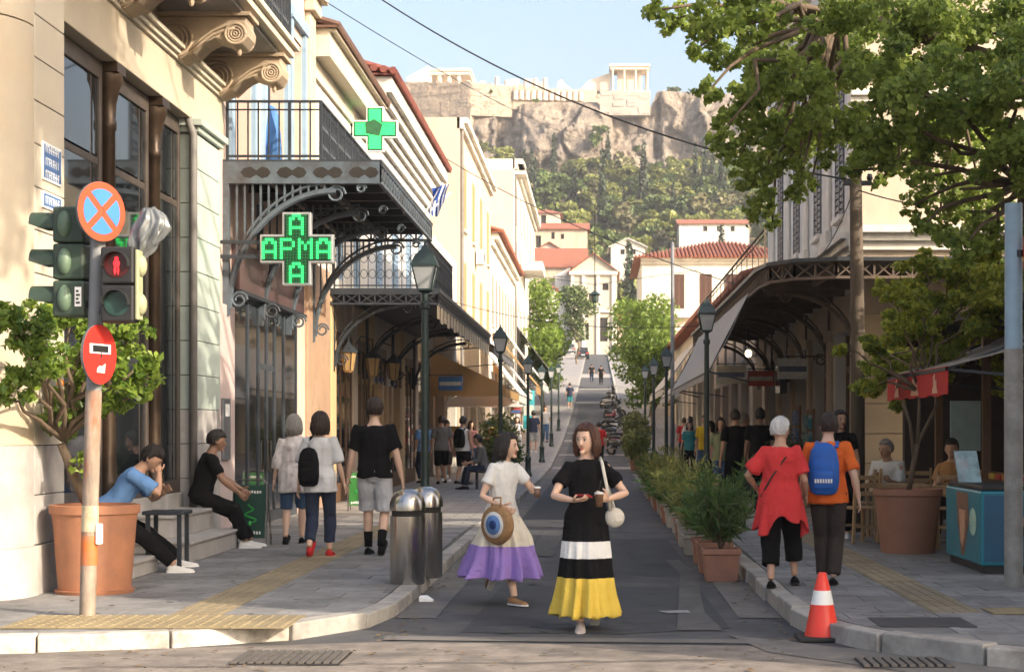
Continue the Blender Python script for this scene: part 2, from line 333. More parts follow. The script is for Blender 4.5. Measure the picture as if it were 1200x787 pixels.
# kerb lines
def catmull(pts,n=10):
    out=[]
    for i in range(len(pts)-1):
        p0=Vector(pts[max(i-1,0)]);p1=Vector(pts[i]);p2=Vector(pts[i+1]);p3=Vector(pts[min(i+2,len(pts)-1)])
        for k in range(n):
            t=k/n; out.append(.5*((2*p1)+(p2-p0)*t+(2*p0-5*p1+4*p2-p3)*t*t+(3*p1-p0-3*p2+p3)*t**3))
    out.append(Vector(pts[-1])); return out
def resample(pts,step):
    out=[pts[0]]; acc=0
    for a,b in zip(pts,pts[1:]):
        L=(b-a).length; d=step-acc
        while d<=L: out.append(a+(b-a)*d/L); d+=step
        acc=(acc+L)%step
    return out
KL=catmull([(-14,10.9),(-9,11.35),(-5.6,11.75),(-4.1,11.95),(-3.2,12.2),(-2.5,12.55),(-2.0,13.05),(-1.76,13.8),(-1.68,14.8),(-1.68,16.5),(-1.68,20),(-1.68,30),(-1.68,44)])
KR=catmull([(14,8.0),(7,9.6),(4.2,10.45),(2.9,11.05),(2.2,11.7),(1.83,12.3),(1.6,13.1),(1.54,14.3),(1.54,16),(1.54,20),(1.54,30),(1.54,44)])
def clip(poly,cl):                               # Sutherland-Hodgman, cl convex ccw
    for i in range(len(cl)):
        a=cl[i]; b=cl[(i+1)%len(cl)]; out=[]
        ins=lambda p:(b[0]-a[0])*(p[1]-a[1])-(b[1]-a[1])*(p[0]-a[0])>=-1e-9
        for k in range(len(poly)):
            p=poly[k]; q=poly[(k+1)%len(poly)]; ip,iq=ins(p),ins(q)
            if ip: out.append(p)
            if ip!=iq:
                dx,dy=q[0]-p[0],q[1]-p[1]; ex,ey=b[0]-a[0],b[1]-a[1]; den=dx*ey-dy*ex
                if abs(den)>1e-12:
                    t=((a[0]-p[0])*ey-(a[1]-p[1])*ex)/den; out.append((p[0]+t*dx,p[1]+t*dy))
        poly=out
        if len(poly)<3: return []
    return poly
FARP=bpy.data.materials.new('far_paving'); FARP.use_nodes=True
def _fp():
    t=FARP.node_tree; N=t.nodes; L=t.links; g=N.new('ShaderNodeNewGeometry'); br=N.new('ShaderNodeTexBrick'); br.offset=.5
    br.inputs['Scale'].default_value=1; br.inputs['Brick Width'].default_value=.6; br.inputs['Row Height'].default_value=.4; br.inputs['Mortar Size'].default_value=.012
    br.inputs['Color1'].default_value=(.24,.225,.215,1); br.inputs['Color2'].default_value=(.32,.30,.28,1); br.inputs['Mortar'].default_value=(.12,.11,.1,1)
    L.new(g.outputs['Position'],br.inputs[0]); L.new(br.outputs[0],N['Principled BSDF'].inputs['Base Color']); N['Principled BSDF'].inputs['Roughness'].default_value=.75
_fp()
def pavement(side,K,h,label):
    s=-1 if side<0 else 1
    # normals towards the pavement
    def off(path,d):
        o=[]
        for i,p in enumerate(path):
            t=(path[min(i+1,len(path)-1)]-path[max(i-1,0)]).normalized(); n=Vector((-t.y,t.x)) if s<0 else Vector((t.y,-t.x)); o.append(p+n*d)
        return o
    kw=.17; inner=off(K,kw)
    lim=26.0
    name='pavement'; root=thing(name,label,'pavement',(s*3.4,16,0)); root['kind']='structure'
    near=[p for p in inner if p.y<lim]+[Vector((inner[-1].x,lim))]
    poly=[(p.x,p.y) for p in near]+[(s*14,lim)]
    if s>0: poly=poly[::-1]
    # ccw test
    A=sum(poly[i][0]*poly[(i+1)%len(poly)][1]-poly[(i+1)%len(poly)][0]*poly[i][1] for i in range(len(poly)))
    if A<0: poly=poly[::-1]
    mb=MB(); n=len(poly)
    mb.add([(x,y,h-.012) for x,y in poly]+[(x,y,-.02) for x,y in poly],[tuple(range(n))]+[(i,n+i,n+(i+1)%n,(i+1)%n) for i in range(n)])
    mb.obj('bed',JOINT,root)
    # far pavement
    mb=MB(); yy=[lim,30,40,50,56,62,70,80,90,100,114,128,150,175,200,230,260]
    xi=inner[-1].x; xo=s*9
    for a,b in zip(yy,yy[1:]):
        q=[(xi,a,zp(a)+h),(xo,a,zp(a)+h),(xo,b,zp(b)+h),(xi,b,zp(b)+h)]; mb.add(q,[(0,1,2,3)] if s>0 else [(3,2,1,0)])
    mb.obj('far_paving',FARP,root)
    mb=MB()
    for a,b in zip(yy,yy[1:]):
        if a<44-.1: a2=44
        else: a2=a
        if b<=44: continue
        x0,x1=sorted((K[-1].x,inner[-1].x))
        mb.hexa([(x0,a2,zp(a2)-.05),(x1,a2,zp(a2)-.05),(x1,b,zp(b)-.05),(x0,b,zp(b)-.05),(x0,a2,zp(a2)+h+.003),(x1,a2,zp(a2)+h+.003),(x1,b,zp(b)+h+.003),(x0,b,zp(b)+h+.003)])
    mb.obj('far_kerb',KERB,root)
    # kerb stones one by one
    rs=resample(K,.92)
    for i,(a,b) in enumerate(zip(rs,rs[1:])):
        if a.x*s>9: continue
        t=(b-a).normalized(); nn=Vector((-t.y,t.x)) if s<0 else Vector((t.y,-t.x)); g=.008+.018*random.random()**2
        a2=a+t*g; b2=b-t*g; jz=random.uniform(-.014,.008); jo=random.uniform(-.016,.014); o=nn*jo
        c=[a2+o,b2+o,b2+nn*kw,a2+nn*kw]
        if s>0: c=[b2+o,a2+o,a2+nn*kw,b2+nn*kw]
        mb=MB(); z1=h+.004+jz
        mb.hexa([(p.x,p.y,zp(p.y)-.05) for p in c]+[(p.x,p.y,zp(p.y)+z1) for p in c])
        white=s<0 and a.x<-2.35
        mb.obj('kerb_stone',KERBW if white else KERB,root,bevel=.014)
    # slabs
    lx,ly=(.62,.45)
    tact0,tact1=((-3.36,-2.94) if s<0 else (2.62,3.02))
    k=0
    y=10.2 if s>0 else 11.6
    row=0
    def slab(rect,mat,nm,ht=0.0):
        nonlocal k
        x0,y0,x1,y1=rect; g=.004
        pl=clip([(x0+g,y0+g),(x1-g,y0+g),(x1-g,y1-g),(x0+g,y1-g)],poly)
        if len(pl)<3: return
        A=abs(sum(pl[i][0]*pl[(i+1)%len(pl)][1]-pl[(i+1)%len(pl)][0]*pl[i][1] for i in range(len(pl))))/2
        if A<.01: return
        jz=random.uniform(-.003,.002)+ht; mb=MB(); n=len(pl)
        mb.add([(a,b,h-.014) for a,b in pl]+[(a,b,h+jz) for a,b in pl],[tuple(range(n,2*n))]+[(i,(i+1)%n,n+(i+1)%n,n+i) for i in range(n)])
        if nm=='tactile_slab':                   # raised ribs
            q=4
            for r in range(q):
                a=x0+(x1-x0)*(r+.2)/q; b=x0+(x1-x0)*(r+.7)/q
                mb.box(a,b,y0+.02,y1-.02,h+jz-.002,h+jz+.005)
        mb.obj(nm,mat,root); k+=1
    while y<lim:
        y1=min(y+ly,lim); xe=5.1 if (s>0 or y>14.9) else 6.6
        if s>0: xe=5.3
        segs=[]; x=1.3 - (lx/2 if row%2 else 0)
        while x<xe: segs.append((x,x+lx)); x+=lx
        for a,b in segs:
            X0,X1=(s*b,s*a) if s<0 else (a,b)
            # cut round the tactile strip
            for c0,c1 in ((X0,min(X1,tact0)),(max(X0,tact1),X1)):
                if c1-c0>.05: slab((c0,y,c1,y1),SLAB,'slab')
        tx=(tact0+tact1)/2
        if y>12.9:
            for hh in (0,): slab((tact0,y,tact1,y1),SLABY,'tactile_slab',.001)
        else: slab((tact0,y,tact1,y1),SLAB,'slab')
        y=y1; row+=1
    return root
PAVL=pavement(-1,KL,.12,'grey slab pavement with yellow tactile strip and white kerb below the cream corner building')
PAVR=pavement(1,KR,.14,'grey slab pavement with yellow tactile strip and tall unpainted kerb beside the cafe')
HL,HR=.12,.14
# yellow dropped-kerb tactile bay on the left corner and dark cover plate on the right pavement
BLISTER=M('tactile_blister',(.28,.22,.12),.8,.2,6,.3,40,rnd=.1,stain=(.2,.16,.1),stain_s=1.5)
for i in range(5):
    for j in range(2):
        mb=MB(); x0=-4.35+i*.42; y0=12.42+j*.42
        mb.box(x0,x0+.41,y0,y0+.41,HL+.004,HL+.012)
        for a in range(4):
            for b in range(4): mb.lathe((x0+.06+a*.1,y0+.06+b*.1,HL+.012),[(.022,0),(.014,.006)],6)
        mb.obj('tactile_slab',BLISTER,PAVL)
for i in range(4):
    mb=MB(); x0=3.06+i*.42; mb.box(x0,x0+.41,13.2,13.61,HR+.004,HR+.012)
    for a in range(4):
        for b in range(4): mb.lathe((x0+.06+a*.1,13.26+b*.1,HR+.012),[(.022,0),(.014,.006)],6)
    mb.obj('tactile_slab',BLISTER,PAVR)
mb=MB(); mb.box(2.05,2.75,12.35,12.95,HR+.003,HR+.008); mb.obj('cover_plate',M('dark_cover_plate',(.05,.05,.052),.6,.3,9,.5,60),PAVR)
# litter
mb=MB(); mb.prism([(0,0),(.11,.01),(.13,.05),(.07,.075),(.01,.05)],lambda a,b:Vector((-1.62+a*1.0,15.5+b,.008)),lambda a,b:Vector((-1.62+a*1.0,15.5+b,.05+.03*math.sin(a*40))))
top(mb,'litter','' or WHITE,'crumpled white scrap of paper in the gutter by the steel bins','litter')

# ------------------------------------------------------------------ facade tools
def wall(mb,fr,u0,u1,z0,z1,th,ops=(),d=0):
    us=sorted({u0,u1,*[min(max(v,u0),u1) for o in ops for v in o[:2]]}); zs=sorted({z0,z1,*[min(max(v,z0),z1) for o in ops for v in o[2:]]})
    for a,b in zip(us,us[1:]):
        run=None
        for c,e in list(zip(zs,zs[1:]))+[(None,None)]:
            solid=c is not None and not any(o[0]-1e-6<=a and b<=o[1]+1e-6 and o[2]-1e-6<=c and e<=o[3]+1e-6 for o in ops)
            if solid: run=(run[0],e) if run else (c,e)
            elif run: mb.fbox(fr,a,b,d-th,d,run[0],run[1]); run=None
def window(root,fr,u0,u1,z0,z1,fmat,d=0,th=.12,kind='cross',sill=True,shutter=None,ft=.07,gm=None,name='window'):
    mb=MB(); dd=d-th+.08
    mb.fbox(fr,u0,u0+ft,dd-.06,dd,z0,z1); mb.fbox(fr,u1-ft,u1,dd-.06,dd,z0,z1); mb.fbox(fr,u0+ft,u1-ft,dd-.06,dd,z1-ft,z1); mb.fbox(fr,u0+ft,u1-ft,dd-.06,dd,z0,z0+ft)
    if kind in('cross','two'): um=(u0+u1)/2; mb.fbox(fr,um-ft*.4,um+ft*.4,dd-.055,dd-.003,z0+ft,z1-ft)
    if kind=='cross': zm=z0+(z1-z0)*.68; mb.fbox(fr,u0+ft,u1-ft,dd-.058,dd-.006,zm-ft*.4,zm+ft*.4)
    wn=mb.obj(name,fmat,root)
    g=MB(); g.fbox(fr,u0+.01,u1-.01,dd-.09,dd-.04,z0+.01,z1-.01); g.obj('pane',gm or GLASSW,wn)
    if sill: s=MB(); s.fbox(fr,u0-.08,u1+.08,d-.1,d+.1,z0-.09,z0-.002); s.obj('sill',WHITEP,wn)
    if shutter:
        for a,b in ((u0-.02,(u0+u1)/2-.005),((u0+u1)/2+.005,u1+.02)):
            s=MB(); s.fbox(fr,a,a+.06,d-.03,d+.03,z0+.01,z1-.01); s.fbox(fr,b-.06,b,d-.03,d+.03,z0+.01,z1-.01)
            n=max(4,int((z1-z0)/.12))
            for i in range(n): zz=z0+.02+(z1-z0-.04)*i/n; s.fbox(fr,a+.06,b-.06,d-.02,d+.02,zz,zz+(z1-z0)/n*.72)
            s.obj('shutter',shutter,wn)
    return wn
def railing(root,pts,h,mat,style=0,step=.13,name='railing',t=.02):
    mb=MB()
    for a,b in zip(pts,pts[1:]):
        a=Vector(a);b=Vector(b);L=(b-a).length;n=max(2,int(L/step)); up=Vector((0,0,h))
        mb.bar(a+up,b+up,t*2.2,t*1.6); mb.bar(a+Vector((0,0,.06)),b+Vector((0,0,.06)),t*1.6)
        mb.bar(a+up*.86,b+up*.86,t)
        for i in range(n+1):
            p=a+(b-a)*i/n; mb.bar(p,p+up,t if i%6 else t*2)
            if style==1 and i<n:
                q=a+(b-a)*(i+1)/n; m=(p+q)/2
                for zz in (.3,.62):
                    c=m+up*zz; r=L/n*.42; e=(q-p).normalized()
                    ring=[c+e*r*math.cos(2*math.pi*k/8)+Vector((0,0,r*1.3*math.sin(2*math.pi*k/8))) for k in range(9)]
                    mb.tube(ring,t*.45,4,cap=False)
    return mb.obj(name,mat,root)
def lattice(mb,a,b,h,step,t=.035):                # X-braced girder
    a=Vector(a);b=Vector(b);L=(b-a).length;n=max(1,round(L/step)); up=Vector((0,0,h))
    mb.bar(a,b,t*1.4); mb.bar(a+up,b+up,t*1.4)
    for i in range(n):
        p=a+(b-a)*i/n; q=a+(b-a)*(i+1)/n; mb.bar(p,q+up,t*.7); mb.bar(q,p+up,t*.7); mb.bar(p,p+up,t)
    mb.bar(b,b+up,t)
def tiles_eave(root,fr,u0,u1,d,z,name='roof_tiles',mat=None,up=1.2,rise=.35,r=.09):
    mb=MB(); n=int((u1-u0)/(2.1*r))
    for i in range(n):
        u=u0+(i+.5)*(u1-u0)/n
        mb.tube([fr.p(u,d,z),fr.p(u,d-up,z+rise)],r,6)
    mb.fbox(fr,u0,u1,d-up,d-.03,z-.05,z-.01)
    return mb.obj(name,mat or TILE,root,kind='stuff')
def cornice(mb,fr,u0,u1,z,prof,d=0):              # prof: list of (projection,height)
    for p,hh in prof: mb.fbox(fr,u0,u1,d-.1,d+p,z,z+hh); z+=hh
    return z
# ------------------------------------------------------------------ cream corner building (near left)
LF=LEFT(-5.2)
L1=thing('corner_building','cream stone corner building with tall shop windows and scroll brackets under its balcony','building',(-5.6,18,0))
mb=MB(); mb.box(-13,-5.62,15.2,22.85,0,12.5); mb.obj('core_wall',CREAM,L1)
def arcblk(z0,z1,r,mat,nm,d=0):
    mb=MB(); c=(-5.65,14.95); n=14; pts=[(c[0]+(r)*math.cos(a),c[1]-(r)*math.sin(a)) for a in [math.pi/2*i/n for i in range(n+1)]]
    poly=[(-7.5,14.25+(.7-r))]+pts[::-1]+[(pts[0][0],15.0),(-7.5,15.25)]
    mb.prism(poly,lambda a,b:Vector((a,b,z0)),lambda a,b:Vector((a,b,z1))); mb.obj(nm,mat,L1,smooth='auto')
arcblk(.1,.55,.74,MARBLE,'plinth'); arcblk(.552,1.43,.70,MARBLE,'stone_block')
for a,b in ((1.434,5.10),(5.115,8.4),(8.415,12.5)): arcblk(a,b,.70,CREAM,'stone_block')
PF=LEFT(-4.95)
mb=MB(); mb.fbox(PF,15.012,15.9,-.65,.03,.1,.55); mb.obj('plinth',MARBLE,L1)
z=.555; i=0
while z<8:
    hh=.438 if z<1.42 else .38
    mb=MB(); mb.fbox(PF,15.015,15.85,-.6,0,z+.004,z+hh-.006); mb.obj('stone_block',MARBLE if z<1.4 else CREAM2,L1,bevel=.006); z+=hh
mb=MB(); mb.fbox(PF,15.02,15.86,-.58,-.012,.56,8); mb.obj('joint_bed',JOINT,L1)
# lintel and upper wall
mb=MB(); mb.fbox(LF,15.86,22.84,-.5,.2,5.4,5.95); mb.obj('lintel',CREAM,L1,bevel=.01)
mb=MB(); cornice(mb,LF,15.86,22.84,5.952,[(.24,.05),(.28,.06),(.33,.05)],0); mb.obj('moulding',CREAM2,L1)
mb=MB(); mb.fbox(LF,15.86,22.84,-.5,.02,6.114,12.5); mb.obj('upper_wall',CREAM,L1)
# windows
for (a,b) in ((15.9,17.76),(18.12,19.6),(19.98,21.08)):
    mb=MB(); mb.fbox(LF,a,b,-.42,.09,.1,.8); mb.obj('stall_riser',MARBLE,L1,bevel=.01)
    mb=MB(); ft=.09
    for c in (a,b-ft): mb.fbox(LF,c,c+ft,-.1,.05,.8,5.38)
    mb.fbox(LF,a+ft,b-ft,-.1,.05,5.2,5.38); mb.fbox(LF,a+ft,b-ft,-.1,.05,.802,.95); mb.fbox(LF,a+ft,b-ft,-.1,.03,4.3,4.38)
    m=b-.3; mb.fbox(LF,m-.025,m+.025,-.1,.02,.95,5.2)
    wn=mb.obj('window',FRAME,L1,bevel=.008)
    for z0,z1 in ((.952,4.298),(4.402,5.198)):
        for c,e in ((a+ft,m-.036),(m+.036,b-ft)):
            g=MB(); g.fbox(LF,c,e,-.06,.025,z0,z1); g.obj('pane',GLASS,wn)
for u in (17.94,19.79):                            # bronze columns
    c=LF.p(u,.06,0)
    mb=MB(); mb.lathe((c.x,c.y,.8),[(.12,0),(.12,.2),(.11,.24),(.09,.3),(.078,.6),(.072,3.9),(.085,3.92),(.085,4.0),(.075,4.02),(.085,4.2),(.13,4.38),(.15,4.42),(.15,4.5)],16)
    k=mb.obj('column',BRONZE,L1,smooth='auto')
    mb=MB(); mb.fbox(LF,u-.16,u+.16,-.1,.2,5.3,5.398); mb.obj('abacus',BRONZE,k)
    mb=MB(); mb.fbox(LF,u-.17,u+.17,-.42,.18,.1,.8); mb.obj('pedestal',MARBLE,k)
    mb=MB(); mb.fbox(LF,u-.17,u+.17,-.42,.0,.8,5.39); mb.obj('backing',FRAME,k)
# tiled pier
PT=LEFT(-4.95)
z=.12; 
mb=MB(); mb.fbox(PT,21.12,22.38,-.4,-.012,.1,5.24); mb.obj('joint_bed',JOINT,L1)
while z<5.2:
    z1=min(z+.425,5.24); m=MARBLE if z<1.5 else GREENTILE
    mb=MB(); mb.fbox(PT,21.1,22.4,-.38,0,z+.004,z1-.006); mb.obj('pier_tile',m,L1,bevel=.006); z=z1
mb=MB(); mb.fbox(PT,21.06,22.44,-.4,.04,5.242,5.31); mb.fbox(PT,21.0,22.5,-.4,.09,5.31,5.398); mb.obj('pier_cap',GREENTILE,L1,bevel=.01)
mb=MB(); mb.tube([(-4.98,21.04,.15),(-4.98,21.04,5.2),(-5.1,21.0,5.6)],.05,10); mb.obj('downpipe',M('grey_pipe',(.16,.15,.14),.6,.2,5),L1,smooth=True)
mb=MB(); mb.fbox(LF,22.41,22.85,-.3,0,.1,5.39); mb.obj('return_wall',CREAM,L1)
# balcony with scroll brackets
mb=MB(); mb.box(-5.25,-4.08,15.6,23.0,6.56,6.66); mb.box(-5.25,-4.02,15.55,23.06,6.662,6.74); mb.obj('balcony_slab',CREAM2,L1,bevel=.015)
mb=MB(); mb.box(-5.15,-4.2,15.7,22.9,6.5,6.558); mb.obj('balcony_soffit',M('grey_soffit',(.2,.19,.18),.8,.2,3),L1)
def scroll(c,r0,r1,turns,ph,n=40,sg=1):
    return [(c[0]+(r0+(r1-r0)*i/n)*math.cos(ph+sg*2*math.pi*turns*i/n),c[1]+(r0+(r1-r0)*i/n)*math.sin(ph+sg*2*math.pi*turns*i/n)) for i in range(n+1)]
def bracket():
    t=[]
    w=.22
    # side profile in (d,z): d from wall, z below slab
    top_=[(0,0),(1.03,0),(1.03,-.08)]
    bot=[(1.06,-.15),(1.05,-.24),(.97,-.33),(.86,-.34),(.76,-.29),(.66,-.26),(.52,-.32),(.40,-.43),(.25,-.5),(.08,-.5),(0,-.44)]
    mb=MB(); mb.prism(top_+bot,lambda a,b:Vector((a,-w,b)),lambda a,b:Vector((a,w,b)))
    body=mb
    mb2=[MB(),MB()]
    for si,sy in enumerate((-w-.012,w+.012)):
        for c,R0 in (((.90,-.21),.12),((.19,-.27),.20)):
            for rr in (1,.72,.44,.16):
                pts=[Vector((c[0]+R0*rr*math.cos(a),sy,c[1]+R0*rr*math.sin(a))) for a in [2*math.pi*k/16 for k in range(17)]]
                mb2[si].tube(pts,.022*max(.6,rr),5,cap=False)
        pts=[(.36,-.40),(.5,-.27),(.64,-.17),(.8,-.11),(.9,-.09)]
        for o in (0,.05): mb2[si].tube([Vector((a,sy,b-o)) for a,b in pts],.018,5)
    mb3=MB(); mb3.box(0,1.08,-w-.05,w+.05,0,.045); mb3.sph((.9,-.0,-.38),(.03,.03,.05),8,5)
    return body,mb2,mb3
for y in (15.9,18.0,20.4,22.6):
    body,dec,cap=bracket(); tr=lambda v:(v[0]-5.18,v[1]+y,v[2]+6.5-.047)
    for m in (body,*dec,cap): m.v=[tr(v) for v in m.v]
    b=body.obj('scroll_bracket',BRACK,L1,bevel=.02); [q.obj('carved_scroll',BRACK,b,smooth=True) for q in dec]; cap.obj('bracket_cap',BRACK,b)
railing(L1,[(-4.15,23.0,6.74),(-4.15,15.6,6.74)],1.0,IRON,1,.11); railing(L1,[(-5.2,22.95,6.74),(-4.15,22.95,6.74)],1.0,IRON,1,.11)
# street plaques
PLB=M('plaque_blue',(.06,.14,.33),.35,.1,6)
for z0,z1,rows in ((3.80,4.14,3),(3.55,3.70,1)):
    s=thing('street_plaque','tall faded blue enamel street plaque on the cream pier' if z1>4 else 'small wide blue enamel plaque under the tall street plaque','sign',PF.p(15.45,.0,z0))
    mb=MB(); mb.fbox(PF,15.2,15.72,.0,.015,z0,z1); mb.obj('border',WHITE,s)
    mb=MB(); mb.fbox(PF,15.22,15.70,.0151,.018,z0+.02,z1-.02); mb.obj('plate',PLB,s)
    mb=MB(); rr=random.Random(3)                  # worn, unreadable lettering strokes
    for i in range(rows):
        zc=z0+(z1-z0)*(i+.5)/rows; u=15.26
        while u<15.64:
            mb.fbox(PF,u,u+.012,.0181,.0195,zc-.035,zc+.035)
            if rr.random()<.7: mb.fbox(PF,u+.012,u+.034,.0181,.0195,zc+.02,zc+.035)
            if rr.random()<.5: mb.fbox(PF,u+.012,u+.034,.0181,.0195,zc-.008,zc+.006)
            u+=.05
    mb.obj('lettering',WHITE,s)
# steps
for args,lab in (((-5.15,-4.5,16.0,17.5,.12,.30),'low worn stone doorstep beside the big planter'),((-5.15,-4.42,18.5,20.95,.12,.36),'long lower stone step below the shop window'),((-5.15,-4.72,18.9,20.9,.361,.62),'upper stone step used as a seat below the shop window')):
    mb=MB(); x0,x1,y0,y1,z0,z1=args; mb.box(x0,x1,y0,y1,z0,z1-.04); mb.box(x0,x1+.03,y0-.03,y1+.03,z1-.04,z1)
    top(mb,'stone_step',MARBLE,lab,'step',bevel=.012)
# ------------------------------------------------------------------ pharmacy building
L2=thing('pharmacy_building','pink plaster pharmacy building with iron canopy balcony and steel blue glazing','building',(-5.6,28,0))
ops=[(24.3,29.4,.12,4.25),(26.6,28.3,5.35,8.3),(28.9,30.0,5.35,8.3),(24.2,25.6,5.35,8.3)]
mb=MB(); wall(mb,LF,22.86,31.0,0,10.6,.35,ops); mb.obj('wall',PINK,L2)
mb=MB(); mb.box(-13,-5.6,22.9,33,0,10.6); mb.obj('core_wall',PINK,L2)
mb=MB(); mb.fbox(LF,22.9,24.2,0,.06,.12,3.3); mb.obj('pilaster',M('rose_pilaster',(.50,.40,.38),.7,.12,2,.2,20),L2,bevel=.01)
mb=MB(); mb.fbox(LF,23.3,23.75,.06,.1,1.15,2.0); ip=mb.obj('intercom_panel',M('grey_metal_panel',(.2,.21,.23),.4,.1,5,metal=.5),L2,bevel=.008)
mb=MB(); mb.fbox(LF,23.4,23.65,.1005,.106,1.75,1.92); mb.obj('speaker_grille',WHITE,ip)
# glazing with doors
us=[24.3,25.3,26.1,26.75,27.4,28.2,29.4]
for i,(a,b) in enumerate(zip(us,us[1:])):
    mb=MB(); ft=.055
    mb.fbox(LF,a,a+ft,-.1,.03,.12,3.55); mb.fbox(LF,b-ft,b-.001,-.1,.03,.12,3.55); mb.fbox(LF,a+ft,b-ft,-.1,.03,3.45,3.55); mb.fbox(LF,a+ft,b-ft,-.1,.03,.12,.3)
    if i in (2,3): mb.fbox(LF,a+ft,b-ft,-.1,.02,2.5,2.58)
    wn=mb.obj('door' if i in (2,3) else 'window',FRAMEB,L2)
    g=MB(); g.fbox(LF,a+.02,b-.02,-.09,.012,.2,3.5); g.obj('pane',GLASS,wn)
    if i in (2,3): g=MB(); g.tube([LF.p(b-.14 if i==2 else a+.14,.06,.9),LF.p(b-.14 if i==2 else a+.14,.06,1.4)],.015,6); g.obj('handle',STEEL,wn)
mb=MB(); mb.fbox(LF,24.25,29.6,0,.12,3.56,4.25); mb.obj('fascia',M('dark_red_fascia',(.085,.05,.048),.35,.4,2,stretch=(1,1,.3)),L2)
mb=MB(); mb.fbox(LF,24.2,29.62,-.05,.16,3.5,3.556); mb.obj('fascia_rail',IRON,L2)
# orange marble pilasters
for a,b,d in ((29.65,30.2,.055),(30.3,32.9,.085)):
    mb=MB(); mb.fbox(LF,a,b,-.35,d,.12,.6); mb.fbox(LF,a+.04,b-.04,-.35,d-.03,.6,4.6); mb.obj('marble_pilaster',ORANGEM if b>31 else PINK,L2,bevel=.012)
mb=MB(); wall(mb,LF,31.0,33.0,4.6,8.9,.35,[]); mb.obj('wall',WHITEP,L2)
# upper openings, pale blue surrounds
for a,b in ((26.6,28.3),(28.9,30.0),(24.2,25.6)):
    window(L2,LF,a,b,5.36,8.3,FRAMEB,kind='cross',sill=False,th=.3,name='balcony_door')
    mb=MB()
    for c in (a-.22,b+.02): mb.fbox(LF,c,c+.2,.0,.07,5.35,8.5)
    mb.fbox(LF,a-.25,b+.25,.0,.1,8.5,8.7); mb.obj('door_surround',BLUEP,L2)
mb=MB(); mb.fbox(LF,30.35,30.95,0,.1,5.35,9.0); mb.fbox(LF,30.25,31.0,0,.2,9.0,9.25); mb.fbox(LF,30.15,31.0,0,.32,9.25,9.45); mb.obj('upper_pilaster',CREAM,L2,bevel=.02)
mb=MB(); cornice(mb,LF,22.86,31.0,10.0,[(.12,.15),(.25,.15),(.4,.2)]); mb.obj('cornice',CREAM,L2)
# iron canopy balcony
cn=MB(); Y0,Y1,XO,ZC=23.7,31.0,-3.02,5.0
lattice(cn,(-5.2,Y0,ZC),(XO,Y0,ZC),.26,.28); lattice(cn,(XO,Y0,ZC),(XO,Y1,ZC),.26,.3); lattice(cn,(XO,Y1,ZC),(-5.2,Y1,ZC),.26,.28)
can=cn.obj('canopy_girder',IRONB,L2)
mb=MB(); mb.box(-5.2,XO,Y0-.035,Y0-.022,ZC-.02,ZC+.28); mb.obj('girder_plate',IRONB,can)
for q in range(4):
    mb=MB(); xq=-4.95+q*.5; mb.prism([(0,.13),(.05,.07),(.14,.05),(.22,.1),(.3,.05),(.38,.07),(.42,.13),(.38,.19),(.3,.21),(.22,.16),(.14,.21),(.05,.19)],lambda a_,b_:Vector((xq+a_,Y0-.0385,ZC+b_)),lambda a_,b_:Vector((xq+a_,Y0-.0355,ZC+b_))); mb.obj('plate_cutout',DARK,can)
mb=MB(); mb.box(-5.2,XO+.03,Y0-.03,Y1+.03,ZC+.262,ZC+.31); mb.obj('canopy_deck',IRON,can)
mb=MB()
for y in np.arange(Y0+.9,Y1,.9): mb.box(-5.2,XO,y-.04,y+.04,ZC+.1,ZC+.25)
for x in (-4.6,-3.9): mb.box(x-.04,x+.04,Y0,Y1,ZC+.02,ZC+.1)
mb.obj('canopy_joist',IRON,can)
def arch_bracket(root,y,xw,xo,z1,drop,mat,name='arch_bracket',bars=True,t=.05,scr=True):
    mb=MB(); W=xo-xw; n=18; pts=[]
    for i in range(n+1):
        a=math.pi/2*i/n; pts.append(Vector((xw+.08+(W*.68)*(1-math.cos(a)),y,z1-drop+(drop-.12)*math.sin(a))))
    mb.tube(pts,t*.8,6)
    mb.tube([p+Vector((.0,0,.12)) for p in pts[4:]],t*.35,5)
    mb.bar((xw+.04,y,z1-drop-.1),(xw+.04,y,z1),t*1.6)
    if bars:
        for i in range(1,13):
            x=xw+.08+W*.66*i/13; k=1-(x-xw-.08)/(W*.68); zz=z1-drop+(drop-.12)*math.sin(math.acos(max(-1,min(1,k))))
            mb.bar((x,y,zz),(x,y,z1),t*.45)
    if scr:
        for cx,cz,r in ((xo-W*.28,z1-.16,.13),(xw+.22,z1-drop+.12,.12),(xo-W*.12,z1-.08,.07)):
            mb.tube([Vector((cx+(r*(1-.6*k/16))*math.cos(k*.6),y,cz+(r*(1-.6*k/16))*math.sin(k*.6))) for k in range(17)],t*.32,5)
    return mb.obj(name,mat,root)
for y in (23.72,26.1,28.5,30.9): arch_bracket(L2,y,-5.2,XO,ZC,1.75,IRONB,t=.06)
railing(L2,[(-5.15,Y0+.05,ZC+.31),(-3.85,Y0+.05,ZC+.31)],.82,IRON,0,.14); railing(L2,[(-3.85,Y0+.05,ZC+.31),(-3.85,Y1-1.2,ZC+.31)],.82,IRON,1,.12)
# things on the balcony
mb=MB(); mb.prism([(0,0),(.2,0),(.17,.5),(.12,.85),(.05,.9),(.02,.5)],lambda a,b:Vector((-4.75+a,24.4+.05*math.sin(b*9),ZC+.32+b)),lambda a,b:Vector((-4.72+a,24.55+.05*math.sin(b*7),ZC+.32+b)))
top(mb,'cloth_cover',M('blue_cloth',(.06,.17,.42),.8,.2,6),'blue cloth bundle leaning on the railing of the iron balcony','cloth')
